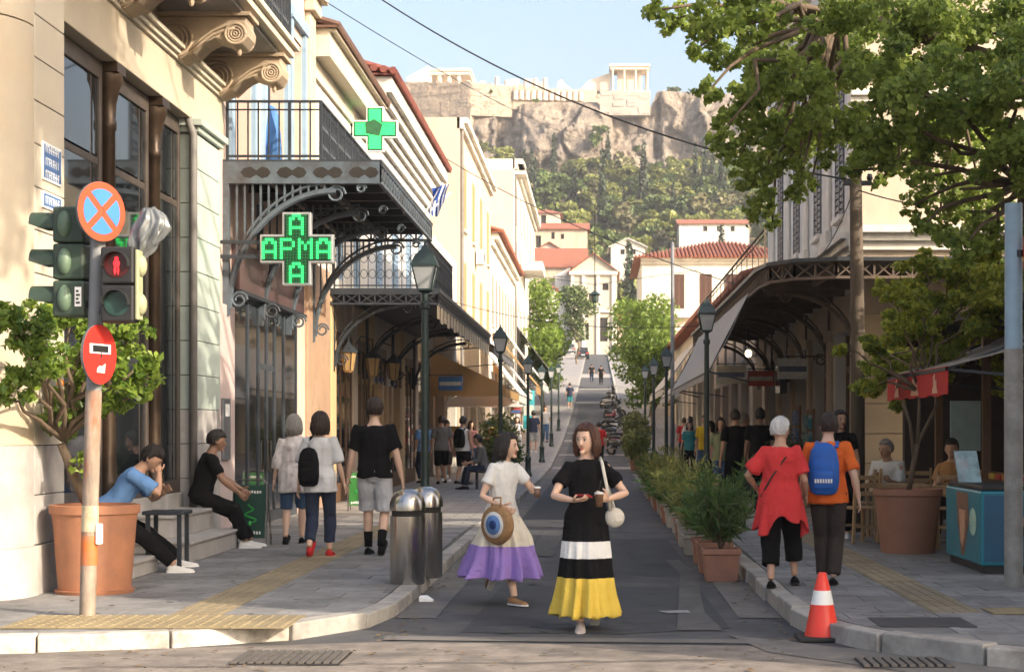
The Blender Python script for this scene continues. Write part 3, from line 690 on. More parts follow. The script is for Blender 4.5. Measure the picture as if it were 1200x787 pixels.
# LED pharmacy crosses
LEDG=M('led_green',(.02,.35,.08),.4,.1,5,emit=(.02,.95,.14),estr=.8)
LEDD=M('led_dim_green',(.005,.07,.02),.4,.2,9,emit=(.0,.25,.05),estr=.22)
LEDB=M('led_panel',(.008,.028,.016),.35,.2,9)
ALU=M('aluminium_case',(.45,.47,.48),.4,.1,5,metal=.6)
GL={'A':['01110','11011','10001','10001','11111','10001','10001'],'P':['11110','10001','10001','11110','10000','10000','10000'],'M':['10001','11011','10101','10101','10001','10001','10001']}
def cross(label,c,s,rows,detail=True):
    t=thing('pharmacy_cross',label,'sign',(c.x,c.y,c.z-s/2)); q=s*.195; hs=s/2
    poly=[(-q,-hs),(q,-hs),(q,-q),(hs,-q),(hs,q),(q,q),(q,hs),(-q,hs),(-q,q),(-hs,q),(-hs,-q),(-q,-q)]
    m=MB(); m.prism(poly,lambda a,b:c+Vector((a,-.075,b)),lambda a,b:c+Vector((a,.075,b))); m.obj('case',ALU if detail else WHITE,t,bevel=.008)
    k=.93; e=.03*s
    poly2=[(a-(e if a>0 else -e) if abs(abs(a)-hs)<1e-6 or True else a,b-(e if b>0 else -e)) for a,b in poly]
    m=MB(); m.prism(poly2,lambda a,b:c+Vector((a,-.08,b)),lambda a,b:c+Vector((a,-.0751,b))); m.obj('panel',LEDB,t)
    d=s*.36/8.75; lit=MB(); dim=MB()
    grid={}
    def put(ch,ox,oz):
        for r,row in enumerate(GL[ch]):
            for cc,v in enumerate(row):
                if v=='1': grid[(ox+cc,oz-r)]=1
    put('A',-2,11); put('A',-2,-5)
    for i,ch in enumerate('APMA'): put(ch,-11+i*6-(0 if i<2 else -0),3)
    for ix in range(-12,13):
        for iz in range(-11,12):
            a,b=ix*d,iz*d
            if not((abs(a)<q-e-.2*d and abs(b)<hs-e-.3*d) or (abs(b)<q-e-.2*d and abs(a)<hs-e-.3*d)): continue
            on=(ix,iz) in grid
            (lit if on else dim).box(c.x+a-d*(.44 if on else .3),c.x+a+d*(.44 if on else .3),c.y-.088,c.y-.0801,c.z+b-d*(.44 if on else .3),c.z+b+d*(.44 if on else .3))
    if detail:
        lit.obj('lit_leds',LEDG,t,kind='stuff'); dim.obj('dim_leds',LEDD,t,kind='stuff')
    else:
        m=MB(); e=.06*s; p3=[(a-(e if a>0 else -e),b-(e if b>0 else -e)) for a,b in poly]
        m.prism(p3,lambda a,b:c+Vector((a,-.09,b)),lambda a,b:c+Vector((a,-.0801,b))); m.obj('lit_face',LEDG,t)
        m=MB(); m.prism([(-.2*s,-.1*s),(.1*s,-.16*s),(.17*s,.1*s),(-.02*s,.22*s),(-.22*s,.12*s)],lambda a,b:c+Vector((a,-.096,b)),lambda a,b:c+Vector((a,-.0901,b))); m.obj('dark_emblem',M('dark_green_print',(.02,.10,.04),.5,.3,12),t)
        m=MB(); m.bar(c+Vector((.22*s,-.1,-.1*s)),c+Vector((.3*s,-.1,.02*s)),.04*s,.01); m.bar(c+Vector((.38*s,-.1,.12*s)),c+Vector((.3*s,-.1,.02*s)),.04*s,.01); m.bar(c+Vector((.22*s,-.1,.12*s)),c+Vector((.3*s,-.1,.02*s)),.04*s,.01); m.obj('letter_mark',LEDG,t)
    m=MB(); m.bar((-5.2,c.y,c.z+.1),(c.x-hs,c.y,c.z+.1),.05); m.bar((-5.2,c.y,c.z-.1),(c.x-hs,c.y,c.z-.1),.05); m.obj('wall_arm',IRON,t)
cross('green lit pharmacy cross spelling letters in dots under the iron canopy',P(348.5,292,23.45),1.0,0)
cross('white edged green pharmacy cross fixed above the second balcony',P(440,152,36.0),.95,0,False)
# ------------------------------------------------------------------ shops with the second canopy: white buildings with tiled eaves
L3=thing('white_townhouse','white plaster townhouse with cream cornice above the lantern shop','building',(-5.6,36,0))
mb=MB(); wall(mb,LF,33.0,38.6,4.2,8.0,.35,[(34.0,35.2,4.6,7.2),(36.4,37.6,4.6,7.2)]); mb.box(-13,-5.6,33,38.6,0,8.9); mb.obj('wall',WHITEP,L3)
for a,b in ((34.0,35.2),(36.4,37.6)): window(L3,LF,a,b,4.6,7.2,BLUEP,kind='cross',sill=False,name='balcony_door')
mb=MB(); cornice(mb,LF,31.02,38.6,8.0,[(.06,.35),(.34,.45),(.45,.1)]); mb.obj('cornice',CREAM2,L3)
TILEB=M('brown_eave_tiles',(.13,.07,.05),.85,.25,3,.3,15)
tiles_eave(L3,LF,30.9,38.6,.52,8.9,mat=TILEB,r=.07)
L4=thing('tiled_townhouse','white plaster townhouse with stepped mouldings and dark red tiled eave','building',(-5.6,46,0))
mb=MB(); wall(mb,LF,38.62,53.0,4.2,8.3,.35,[(y,y+1.1,4.9,7.4) for y in (40,43.2,46.4,49.6)]); mb.box(-14,-5.56,38.62,53,0,9.7); mb.obj('wall',WHITEG,L4)
for y in (40,43.2,46.4,49.6): window(L4,LF,y,y+1.1,4.9,7.4,FRAMEB,kind='cross',shutter=BLUEP)
mb=MB(); cornice(mb,LF,38.62,53.0,8.3,[(.1,.25),(.2,.15),(.3,.3),(.42,.2),(.55,.35)]); mb.obj('cornice',WHITEP,L4)
mb=MB(); mb.box(-9,-5.3,38.63,39.1,9.58,9.75); mb.obj('gable_coping',WHITEP,L4)
TILED=M('dark_red_tiles',(.19,.055,.04),.8,.25,3,.3,15)
tiles_eave(L4,LF,38.5,53.2,.66,9.62,mat=TILED); 
mb=MB()
for i in range(16): mb.tube([(-4.6-i*.22,38.45,9.66+i*.03),(-4.6-i*.22,39.6,9.66+i*.03)],.09,6)
mb.obj('gable_tiles',TILED,L4,kind='stuff')
# shop fronts below the second canopy
L3S=thing('lantern_shopfront','wooden shop fronts with stone piers behind hanging lanterns','shopfront',(-5.4,42,0))
ywd=[33.2,36.2,39.0,42.0,45.2,48.6,52.8]
for i,(a,b) in enumerate(zip(ywd,ywd[1:])):
    mb=MB(); mb.fbox(LF,a-.2,a+.45,-.3,.06,.1,4.2); mb.obj('stone_pier',(OCHRE,BEIGE)[i%2],L3S,bevel=.02)
    mb=MB(); ft=.1
    for c in np.linspace(a+.46,b-.3,4): mb.fbox(LF,c,c+ft,-.12,.03,.12,3.3)
    mb.fbox(LF,a+.46,b-.2,-.12,.035,3.3,3.5); mb.fbox(LF,a+.46,b-.2,-.12,.035,.12,.5)
    wn=mb.obj('shop_window',WOOD,L3S)
    g=MB(); g.fbox(LF,a+.46,b-.2,-.1,.012,.4,3.4); g.obj('pane',GLASS,wn)
    mb=MB(); mb.fbox(LF,a+.46,b-.2,-.25,.02,3.52,4.2); mb.obj('transom_panel',(BEIGE,OCHRE)[i%2],L3S)
for y in (38.9,39.8,40.7,42.4): mb=MB(); mb.fbox(LF,y,y+.35,.1,.3,.9,2.6); mb.obj('display_panel',WOODL,L3S,bevel=.02)
C2=thing('iron_canopy','dark iron canopy on curved brackets sheltering the wooden shop fronts','canopy',(-4.2,42,4.0))
mb=MB(); mb.box(-5.2,-3.05,33.0,49.0,4.22,4.30); mb.obj('deck',IRON,C2)
mb=MB(); lattice(mb,(-5.2,33.0,4.0),(-3.1,33.0,4.0),.2,.3,.03); lattice(mb,(-3.1,33.0,4.0),(-3.1,49.0,4.0),.2,.4,.03); mb.obj('girder',IRON,C2)
for y in (33.3,38.2,43,48): arch_bracket(C2,y,-5.2,-3.1,4.1,1.3,IRON,bars=False,t=.05)
mb=MB(); 
for i in range(21):
    u=33.1+i*.76; mb.fbox(LEFT(-3.1),u,u+.4,-.01,.01,3.72-.05*(i%2),4.0)
mb.obj('valance',M('ragged_valance',(.45,.38,.28),.85,.2,3,rnd=.1),C2)
railing(C2,[(-5.1,33.1,4.3),(-3.3,33.1,4.3),(-3.3,38.8,4.3)],.95,IRON,1,.16,t=.016)
def lantern(y,x,z,label):
    t=thing('wall_lantern',label,'lantern',(x,y,z-.35),group='lanterns hung along the wooden shop fronts')
    m=MB(); m.lathe((x,y,z),[(.03,.24),(.05,.2),(.17,.08),(.19,.05),(.19,.03)],6); m.obj('lantern_roof',IRON,t)
    m=MB(); m.lathe((x,y,z),[(.16,.03),(.10,-.32),(.06,-.36)],6); m.obj('lantern_glass',M('amber_glass',(.55,.36,.16),.25,.15,6,trans=.4),t)
    m=MB()
    for k in range(6):
        a=math.pi/3*k; m.bar((x+.165*math.cos(a),y+.165*math.sin(a),z+.03),(x+.105*math.cos(a),y+.105*math.sin(a),z-.32),.014)
    m.tube([(x,y,z+.24),(x,y,z+.42),(x-.25,y,z+.5),(-5.15,y,z+.3)],.016,5); m.obj('lantern_frame',IRON,t)
for i,y in enumerate((33.6,36.3,39.0)): lantern(y,-5.0+.12*i+.1,3.05,'amber glass iron lantern hanging before the wooden shop fronts')
# ------------------------------------------------------------------ further left buildings
def block(name,label,y0,y1,z1,mat,xf=-5.0,win=None,fmat=FRAME,sh=None,eave=None,depth=9,side=1,corn=None,floors=((4.6,2.2),),wstep=3.2,ww=1.1,ground=True,sidewin=None):
    fr=LEFT(xf) if side<0 else RIGHT(xf); b=zp((y0+y1)/2)
    t=thing(name,label,'building',(xf+(side)*1,(y0+y1)/2,b))
    n=max(1,int((y1-y0-.8)/wstep)); st=(y1-y0)/n; us=[y0+st*(i+.5) for i in range(n)]
    ops=[]
    for zf,hh in floors:
        for u in us: ops.append((u-ww/2,u+ww/2,b+zf,b+zf+hh))
    if ground:
        for u in us: ops.append((u-st*.36,u+st*.36,b-.2,b+3.0))
    mb=MB(); wall(mb,fr,y0,y1,b-1.5,z1,.3,ops)
    mb.fbox(fr,y0,y1,-depth,-.62,b-1.5,z1); mb.fbox(fr,y0,y0+.3,-.62,-.3,b-1.5,z1-.3); mb.fbox(fr,y1-.3,y1,-.62,-.3,b-1.5,z1-.3); mb.fbox(fr,y0,y1,-.62,-.3,z1-.3,z1); mb.obj('wall',mat,t)
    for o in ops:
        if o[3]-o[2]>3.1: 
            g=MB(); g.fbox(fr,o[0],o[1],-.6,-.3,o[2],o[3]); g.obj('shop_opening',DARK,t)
        else: window(t,fr,*o,fmat,shutter=sh,kind='cross')
    if corn: mb=MB(); cornice(mb,fr,y0,y1,z1-sum(h for _,h in corn),corn); mb.obj('cornice',WHITEP,t)
    if eave: tiles_eave(t,fr,y0-.2,y1+.2,.6,z1+.06,mat=eave)
    return t,fr,b
TAUPE=M('taupe_shutter',(.27,.235,.20),.7,.15,4)
t5,f5,b5=block('cream_house','tall cream townhouse with ochre shutters beyond the second canopy',62,80,12.9,BEIGE,-5.0,sh=M('ochre_shutter',(.40,.25,.12),.7,.15,4),side=-1,floors=((4.8,2.6),(8.6,2.4)),wstep=4.2,corn=[(.15,.2),(.3,.2)])
for y0,y1 in ((53.02,61.95),):
    t,f,b=block('low_white_house','low white house with open shop behind the tan awning',y0,y1,7.6,WHITEP,-5.1,side=-1,floors=((4.6,1.8),),wstep=3)
t,f,b=block('arched_eave_house','white house with long row of narrow windows under a terracotta tiled eave',80.05,103,10.8,WHITEP,-5.0,side=-1,floors=((5.2,2.4),),wstep=2.6,ww=1.2,fmat=BEIGE,sh=TAUPE,eave=TILE,corn=[(.15,.3),(.35,.3)])
t6,f6,b6=block('tall_pink_house','tallest white house with blank rose side wall above the tiled eave',103.05,136,17.9,WHITEP,-5.0,side=-1,floors=((4.6,2.2),(8,2.2),(11.4,2.2)),wstep=5,sh=TAUPE,corn=[(.2,.3),(.5,.3)])
mb=MB(); mb.box(-13.8,-5.05,103.0,103.045,b6-1,17.2); mb.obj('side_wall',PINK,t6)
mb=MB(); mb.box(-5.6,-4.3,103.2,105.5,17.0,17.2); mb.box(-5.6,-4.4,103.2,105.5,17.6,17.75); mb.obj('roof_balcony',WHITEP,t6)
mb=MB(); mb.box(-5.0,-3.6,112,118,12.0,12.6); mb.obj('bay_cornice',WHITEP,t6)
t,f,b=block('shaded_house','plain white house behind the lime green street trees',136.05,175,12.5,WHITEG,-5.0,side=-1,floors=((4.6,2.0),),wstep=5,sh=TAUPE)
mb=MB(); mb.box(-9.5,-6.2,70,71,12.9,14.1); mb.obj('chimney',M('brown_render',(.28,.17,.11),.9,.2,3),t5)
# awnings on the left
def awning(label,y0,y1,xw,zw,xo,zo,mat,val=.25,vmat=None,side=-1,frame=True,panel=False):
    t=thing('awning',label,'awning',((xw+xo)/2,(y0+y1)/2,zo-.3),group=None)
    mb=MB(); n=10; k=8
    def sag(i,j): 
        u=j/k; return Vector((xw+(xo-xw)*u,y0+(y1-y0)*i/n,zw+(zo-zw)*u-.06*math.sin(math.pi*u)+.012*math.sin(i*3.3+j)))
    vs=[];fs=[]
    for dz in (0,-.02):
        for i in range(n+1):
            for j in range(k+1): vs.append(sag(i,j)+Vector((0,0,dz)))
    m=(n+1)*(k+1)
    for i in range(n):
        for j in range(k):
            a=i*(k+1)+j; fs.append((a,a+1,a+k+2,a+k+1)); fs.append((m+a,m+a+k+1,m+a+k+2,m+a+1))
    for i in range(n):
        for j in (0,k): a=i*(k+1)+j; fs.append((a,a+k+1,m+a+k+1,m+a))
    for j in range(k):
        for i in (0,n): a=i*(k+1)+j; fs.append((a,a+1,m+a+1,m+a))
    mb.add(vs,fs); mb.obj('canvas',mat,t,smooth='auto')
    mb=MB()
    for i in range(n):
        a=y0+(y1-y0)*i/n; b=y0+(y1-y0)*(i+1)/n; mb.box(xo-.012,xo+.012,a,b,zo-val-(.015 if i%2 else 0),zo-.0)
    mb.obj('valance',vmat or mat,t)
    if panel:
        mb=MB(); mb.prism([(xw,zw),(xo,zo),(xo,zo-val),(xw,zo-val)],lambda a,b:Vector((a,y0-.012,b)),lambda a,b:Vector((a,y0-.002,b))); mb.obj('side_panel',mat,t)
    if frame:
        mb=MB()
        for y in (y0+.06,y1-.06): mb.bar((xw,y,zo-.2),(xo,y,zo-.03),.03); mb.bar((xw,y,zw-.05),(xo,y,zo-.03),.03)
        mb.bar((xo,y0,zo-.03),(xo,y1,zo-.03),.04); mb.obj('frame',IRON,t)
    return t
awning('dark grey canvas awning pitched from the house beyond the second canopy',49.3,61.5,-5.0,5.0,-3.0,4.0,CANVD,.25)
awning('tan canvas awning with deep drop below the dark grey awning',50.2,58.5,-4.9,3.9,-2.7,2.85,CANVT,.3,panel=True)
awning('white awning leaning far out before the cream townhouse',63.5,72,-4.95,5.6,-2.9,2.9,CANVW,.3)
awning('second white awning before the cream townhouse, next to ochre one',72.5,78,-4.95,5.8,-2.9,3.2,CANVW,.3)
awning('ochre awning below the long row of narrow windows',81,89,-4.95,6.2,-2.9,3.7,CANVT,.4)
awning('pale awning near the far end of the tiled eave house',90,101,-4.95,6.8,-2.9,4.1,CANVW,.4)
awning('grey awning at the foot of the tallest white house',104,118,-4.95,8.0,-2.9,5.2,CANV,.4)
# ------------------------------------------------------------------ right: neoclassical building
RF=RIGHT(4.4); BF=FRONT(28.4)
B1=thing('neoclassical_building','tall neoclassical building with white pilasters and tall shutters above an iron canopy','building',(5,36,0))
wy=[30.9,34.0,37.6,40.9]
ops=[(y-.5,y+.5,5.4,9.4) for y in wy]+[(y-1.0,y+1.0,.1,3.3) for y in (30.6,33.6,36.6,39.6,42.6)]
mb=MB(); wall(mb,RF,28.785,44,0,11.2,.4,ops); mb.box(5.2,16,28.8,44,0,11.2); mb.obj('wall',WHITEG,B1)
for y in wy:
    window(B1,RF,y-.5,y+.5,5.4,9.4,FRAME,kind='cross',th=.12,shutter=M('grey_shutter',(.10,.10,.11),.6,.15,4))
    mb=MB(); mb.fbox(RF,y-.75,y+.75,0,.12,9.55,9.7); mb.fbox(RF,y-.68,y+.68,0,.12,9.4,9.55); mb.obj('window_hood',WHITEP,B1)
for y in (29.25,32.4,35.8,39.2,42.6):
    mb=MB(); mb.fbox(RF,y-.42,y+.42,0,.13,4.9,5.3); mb.fbox(RF,y-.36,y+.36,0,.07,5.3,10.0); mb.fbox(RF,y-.45,y+.45,0,.13,10.0,10.3); mb.obj('pilaster',WHITEP,B1,bevel=.03)
mb=MB(); cornice(mb,RF,28.79,44,10.4,[(.15,.2),(.35,.25),(.6,.3)]); cornice(mb,RF,28.79,44,4.55,[(.1,.12),(.2,.12),(.3,.1)]); mb.obj('cornice',WHITEP,B1)
fo=[(8.4,9.5,5.4,8.6),(11.4,12.5,5.4,8.6),(6.5,9.6,.1,2.7)]
mb=MB(); wall(mb,BF,4.4,16,0,11.2,.38,fo); mb.obj('front_wall',BEIGE,B1)
for o in fo[:2]: window(B1,BF,*o,FRAME,kind='cross',th=.38,shutter=M('grey_shutter',(.12,.12,.13),.6,.15,4))
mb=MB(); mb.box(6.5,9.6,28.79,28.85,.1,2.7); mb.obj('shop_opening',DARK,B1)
mb=MB()
for z in np.arange(.5,3.5,.5): mb.fbox(BF,4.42,6.45,0,.025,z+.008,z+.492)
mb.obj('rusticated_course',M('beige_course',(.58,.46,.31),.8,.1,2,.3,25,rnd=.05),B1,bevel=.012)
mb=MB(); cornice(mb,BF,4.2,16,4.55,[(.1,.15),(.2,.12),(.32,.12)]); cornice(mb,BF,4.2,16,7.0,[(.12,.1),(.2,.1)]); cornice(mb,BF,4.2,16,10.4,[(.15,.2),(.35,.25),(.6,.3)]); mb.obj('front_cornice',WHITEP,B1)
for u0,u1 in ((28.8,29.55),(31.65,32.55),(34.65,35.55),(37.65,38.55),(40.65,41.55),(43.62,44)):
    mb=MB(); mb.fbox(RF,u0,u1,0,.03,.14,3.9); mb.obj('brightening_cladding',CREAM2,B1)  # cream wall facing, added to brighten the dark shop fronts under the canopy
mb=MB(); mb.fbox(RF,28.8,44,0,.04,3.32,3.92); mb.obj('shop_fascia',BEIGE,B1)
SHOPC=[WHITEP,OCHRE,WOOD,BEIGE,WHITEG,WOOD]
for i,y in enumerate((30.6,33.6,36.6,39.6,42.6)):
    mb=MB(); mb.fbox(RF,y-1.0,y-.88,-.35,-.2,.1,3.3); mb.fbox(RF,y+.88,y+1.0,-.35,-.2,.1,3.3); mb.fbox(RF,y-.88,y+.88,-.35,-.2,2.6,2.72); mb.fbox(RF,y-.05,y+.05,-.35,-.2,.1,2.6)
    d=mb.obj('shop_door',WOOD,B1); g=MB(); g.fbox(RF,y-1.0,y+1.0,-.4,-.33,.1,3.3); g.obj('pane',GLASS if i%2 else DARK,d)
    mb=MB(); mb.fbox(RF,y+1.1,y+1.4,.031,.12,.1,3.2); mb.fbox(RF,y+1.06,y+1.44,.041,.17,3.2,3.4); mb.obj('stone_pier',BEIGE,B1,bevel=.02)
# canopy round the corner
C3=thing('corner_canopy','rusty lattice edged iron canopy wrapping the corner of the neoclassical building','canopy',(3.5,34,3.7))
RUST=M('rusty_iron',(.12,.085,.065),.75,.3,5,.4,40)
pth=[(9,25.6),(3.6,25.7),(3.0,26.0),(2.7,26.6),(2.62,27.6),(2.62,46.5)]
mb=MB()
for (a,b),(c,e) in zip(pth,pth[1:]): lattice(mb,(a,b,3.86),(c,e,3.86),.24,.28,.03)
mb.obj('edge_girder',RUST,C3)
mb=MB(); pl=[(9,25.5),(3.6,25.6),(2.95,25.92),(2.62,26.55),(2.54,27.6),(2.54,46.6),(4.4,46.6),(4.4,28.4),(9,28.4)]
mb.prism(pl,lambda a,b:Vector((a,b,4.1)),lambda a,b:Vector((a,b,4.16))); mb.obj('deck',IRON,C3)
for y in np.arange(28.9,46,1.5): mb=MB(); mb.box(2.65,4.4,y-.04,y+.04,3.94,4.099); mb.obj('joist',RUST,C3)
for x in np.arange(3.6,9,1.5): mb=MB(); mb.box(x-.04,x+.04,25.7,28.4,3.94,4.099); mb.obj('joist',RUST,C3)
for y in (28.5,32,35.5,39,42.5,46): 
    o=arch_bracket(C3,y,0,1.75,3.95,1.2,RUST,bars=False,t=.05)
    for v in o.data.vertices: v.co.x=4.4-(v.co.x+ORG[C3.name].x)-ORG[C3.name].x
railing(C3,[(2.75,28,4.16),(2.75,46,4.16)],.7,RUST,0,1.1,t=.014)
awning('grey canvas awning dropping from the corner canopy towards the street lamp',29.5,44,2.62,3.95,1.93,2.6,CANV,.14,side=1)
awning('long pale awning beyond the neoclassical building',48,62,3.6,4.2,2.3,2.7,CANVW,.2)
awning('second pale awning beyond the neoclassical building, towards the trees',63,78,3.7,4.9,2.4,3.1,CANVW,.25)
t,f,b=block('ochre_shop_house','low ochre shop house with open front beyond the neoclassical building',44.05,63,5.5,BEIGE,4.3,side=1,floors=((3.6,1.2),),wstep=3.2,eave=TILE)
t,f,b=block('low_shop_house','low cream shop house behind the lime green roadside tree',63.05,96,6.0,CREAM2,4.4,side=1,floors=((3.6,1.2),),wstep=4,eave=TILE)
# white house with hipped red roof
Y0,Y1=118,134; X0,X1=3.1,14; Zb,Ze=2,13.4
WH=thing('red_roofed_house','white two storey house with brown shutters and hipped red tile roof','house',(8,126,zp(126)))
fr=FRONT(Y0); fo=[(5.3,6.0,9.9,12.3),(7.1,7.9,9.9,12.3),(8.85,9.6,9.9,12.3),(3.9,5.0,7.2,8.9),(6.2,7.4,7.0,8.9)]
mb=MB(); wall(mb,fr,X0,X1,Zb,Ze,.3,fo); mb.box(X0,X1,Y0+.7,Y1,Zb,Ze); mb.box(X0,X0+.28,Y0+.3,Y0+.7,Zb,Ze); mb.box(X1-.28,X1,Y0+.3,Y0+.7,Zb,Ze); mb.obj('wall',WHITEP,WH)
BRS=M('brown_shutter',(.10,.05,.035),.6,.2,4)
for o in fo: window(WH,fr,*o,BRS,kind='two',th=.3,shutter=BRS,gm=DARK)
mb=MB(); mb.box(3.3,6.6,Y0-1.0,Y0-.002,9.25,9.45); bal=mb.obj('balcony',WHITEG,WH)
mb=MB(); cornice(mb,fr,X0-.1,X1,Ze-.4,[(.15,.2),(.35,.2)]); mb.obj('cornice',WHITEP,WH)
mb=MB(); e=.6; ap=Ze+1.7
c=[(X0-e,Y0-e,Ze),(X1+e,Y0-e,Ze),(X1+e,Y1+e,Ze),(X0-e,Y1+e,Ze),(X0+5,(Y0+Y1)/2-2,ap),(X1-4,(Y0+Y1)/2-2,ap)]
mb.add(c,[(0,1,5,4),(1,2,5),(2,3,4,5),(3,0,4),(3,2,1,0)])
rf=mb.obj('roof',TILE,WH)
mb=MB(); n=44
for i in range(n):                                # tile ridges down the front slope
    u=(i+.5)/n; x=X0-e+u*(X1-X0+2*e); 
    a=Vector((x,Y0-e,Ze+.05)); t=1.0
    if x<X0+5: t=(x-(X0-e))/(5+e)
    if x>X1-4: t=((X1+e)-x)/(4+e)
    b=Vector((x,Y0-e+t*((Y0+Y1)/2-2-Y0+e),Ze+.05+t*1.7)); mb.tube([a,b],.1,5)
mb.obj('roof_tile_ridges',TILE,rf,kind='stuff')
# low ochre wall building between
t,f,b=block('small_ochre_house','small ochre house front at the foot of the red roofed house',97,117,7.0,OCHRE,4.6,side=1,floors=((3.2,1.6),),wstep=5,ground=False)
# buildings round the crossing that stand outside the picture (they shade the street)
OB=thing('corner_block','plain plaster block across the side street','building',(14,12,0))
mb=MB(); fr=RIGHT(7.0); obw=[(y,y+1.2,z,z+2) for y in (9.4,12,14.4) for z in (1,4.6)]
wall(mb,fr,7.9,16.3,0,8.6,.3,obw); mb.box(7.7,24,7.9,16.3,0,8.6); mb.box(7.3,7.7,7.9,16.3,8.3,8.6); mb.obj('wall',BEIGE,OB)
for o in obw: window(OB,fr,*o,FRAME,kind='cross')

# fittings on the left facades
ACM=M('air_conditioner_white',(.55,.55,.53),.6,.1,6)
for x,y,z,lb in ((-4.95,69.5,8.3,'white air conditioner high on the cream townhouse'),(-4.95,76,4.9,'white air conditioner low on the cream townhouse'),(-4.95,108,9.0,'white air conditioner on the tallest white house'),(4.25,49,4.7,'white air conditioner on the ochre shop house')):
    s=1 if x<0 else -1; t=thing('air_conditioner',lb,'air conditioner',(x,y,z)); mb=MB(); mb.box(min(x,x+s*.32),max(x,x+s*.32),y,y+.85,z,z+.6); mb.obj('case',ACM,t,bevel=.02)
    mb=MB(); mb.tube([(x+s*.321,y+.35,z+.3),(x+s*.335,y+.35,z+.3)],.22,16); mb.obj('fan_grille',IRON,t)
for y,z1,ow in ((62.25,12.6,t5),(103.3,17,t6)):
    mb=MB(); mb.tube([(-4.93,y,zp(y)+.1),(-4.93,y,z1)],.06,8); mb.obj('downpipe',M('grey_pipe',(.16,.15,.14)),ow)
# pendant lamp glowing under the corner canopy
pl=thing('pendant_lamp','small glowing pendant lamp under the corner canopy','lamp',P(877,418,36)); c=P(877,414,36)
mb=MB(); mb.sph(c,(.07,.07,.08),10,8); mb.obj('bulb',M('warm_bulb',(.9,.8,.6),.4,.05,5,emit=(1,.78,.45),estr=4),pl,smooth=True); mb=MB(); mb.tube([c+Vector((0,0,.08)),Vector((c.x,c.y,4.08))],.008,5); mb.obj('cord',BLACKP,pl)
# ------------------------------------------------------------------ leaves and trees
def cloud(cl,n,size,shell=.55,asp=.55,droop=0.,seed=0,twig=0,tr=.4):
    r=np.random.default_rng(seed); cl=np.asarray(cl,dtype=float)
    if twig:                                          # break every mass into small sprays with gaps between
        d=r.normal(size=(len(cl)*twig,3)); d/=np.linalg.norm(d,axis=1)[:,None]; K=np.repeat(cl,twig,0); q=(.35+.75*r.random(len(K)))[:,None]
        K2=K.copy(); K2[:,:3]=K[:,:3]+d*K[:,3:]*q; K2[:,3:]=K[:,3:]*tr*(.6+.8*r.random((len(K),1))); K2[:,5]*=.75; cl=K2           # rows: x,y,z,rx,ry,rz
    wgt=(cl[:,3]*cl[:,4]*cl[:,5])**(2/3); wgt/=wgt.sum()
    k=r.choice(len(cl),n,p=wgt); d=r.normal(size=(n,3)); d/=np.linalg.norm(d,axis=1)[:,None]
    rad=shell+(1-shell)*r.random(n)**.5; rad*=1+.22*r.normal(size=n)*.6
    c=cl[k,:3]+d*cl[k,3:]*rad[:,None]
    a=r.normal(size=(n,3)); a[:,2]-=droop; a/=np.linalg.norm(a,axis=1)[:,None]
    nn=d*.6+r.normal(size=(n,3))*.6+np.array([0,0,.5]); b=np.cross(nn,a); b/=np.linalg.norm(b,axis=1)[:,None]+1e-9
    s=size*(.6+.8*r.random(n)); A=a*s[:,None]*.5; B=b*(s*asp*.5)[:,None]; up=np.cross(a,b)*(s*.1)[:,None]
    V=np.stack([c-A,c+B-.15*A+up,c+A,c-B-.15*A+up],1).reshape(-1,3); Q=np.arange(4*n).reshape(-1,4)
    return V,Q
def limb(mb,a,b,r0,r1,n=6,wob=.08,seed=0):
    rr=random.Random(seed); a=Vector(a);b=Vector(b);L=(b-a).length; pts=[];rad=[]
    for i in range(n+1):
        t=i/n; p=a.lerp(b,t); j=L*wob*math.sin(math.pi*t)
        pts.append(p+Vector((rr.uniform(-j,j),rr.uniform(-j,j),rr.uniform(-j,j)*.5+ (L*.05*math.sin(math.pi*t))))); rad.append(r0+(r1-r0)*t)
    mb.tube(pts,rad,7)
def crown_obj(V,Q,mat,root,name='crown'):
    o=ORG.get(root.name,Vector()); return npobj(name,V-np.array(o),Q,mat,root)
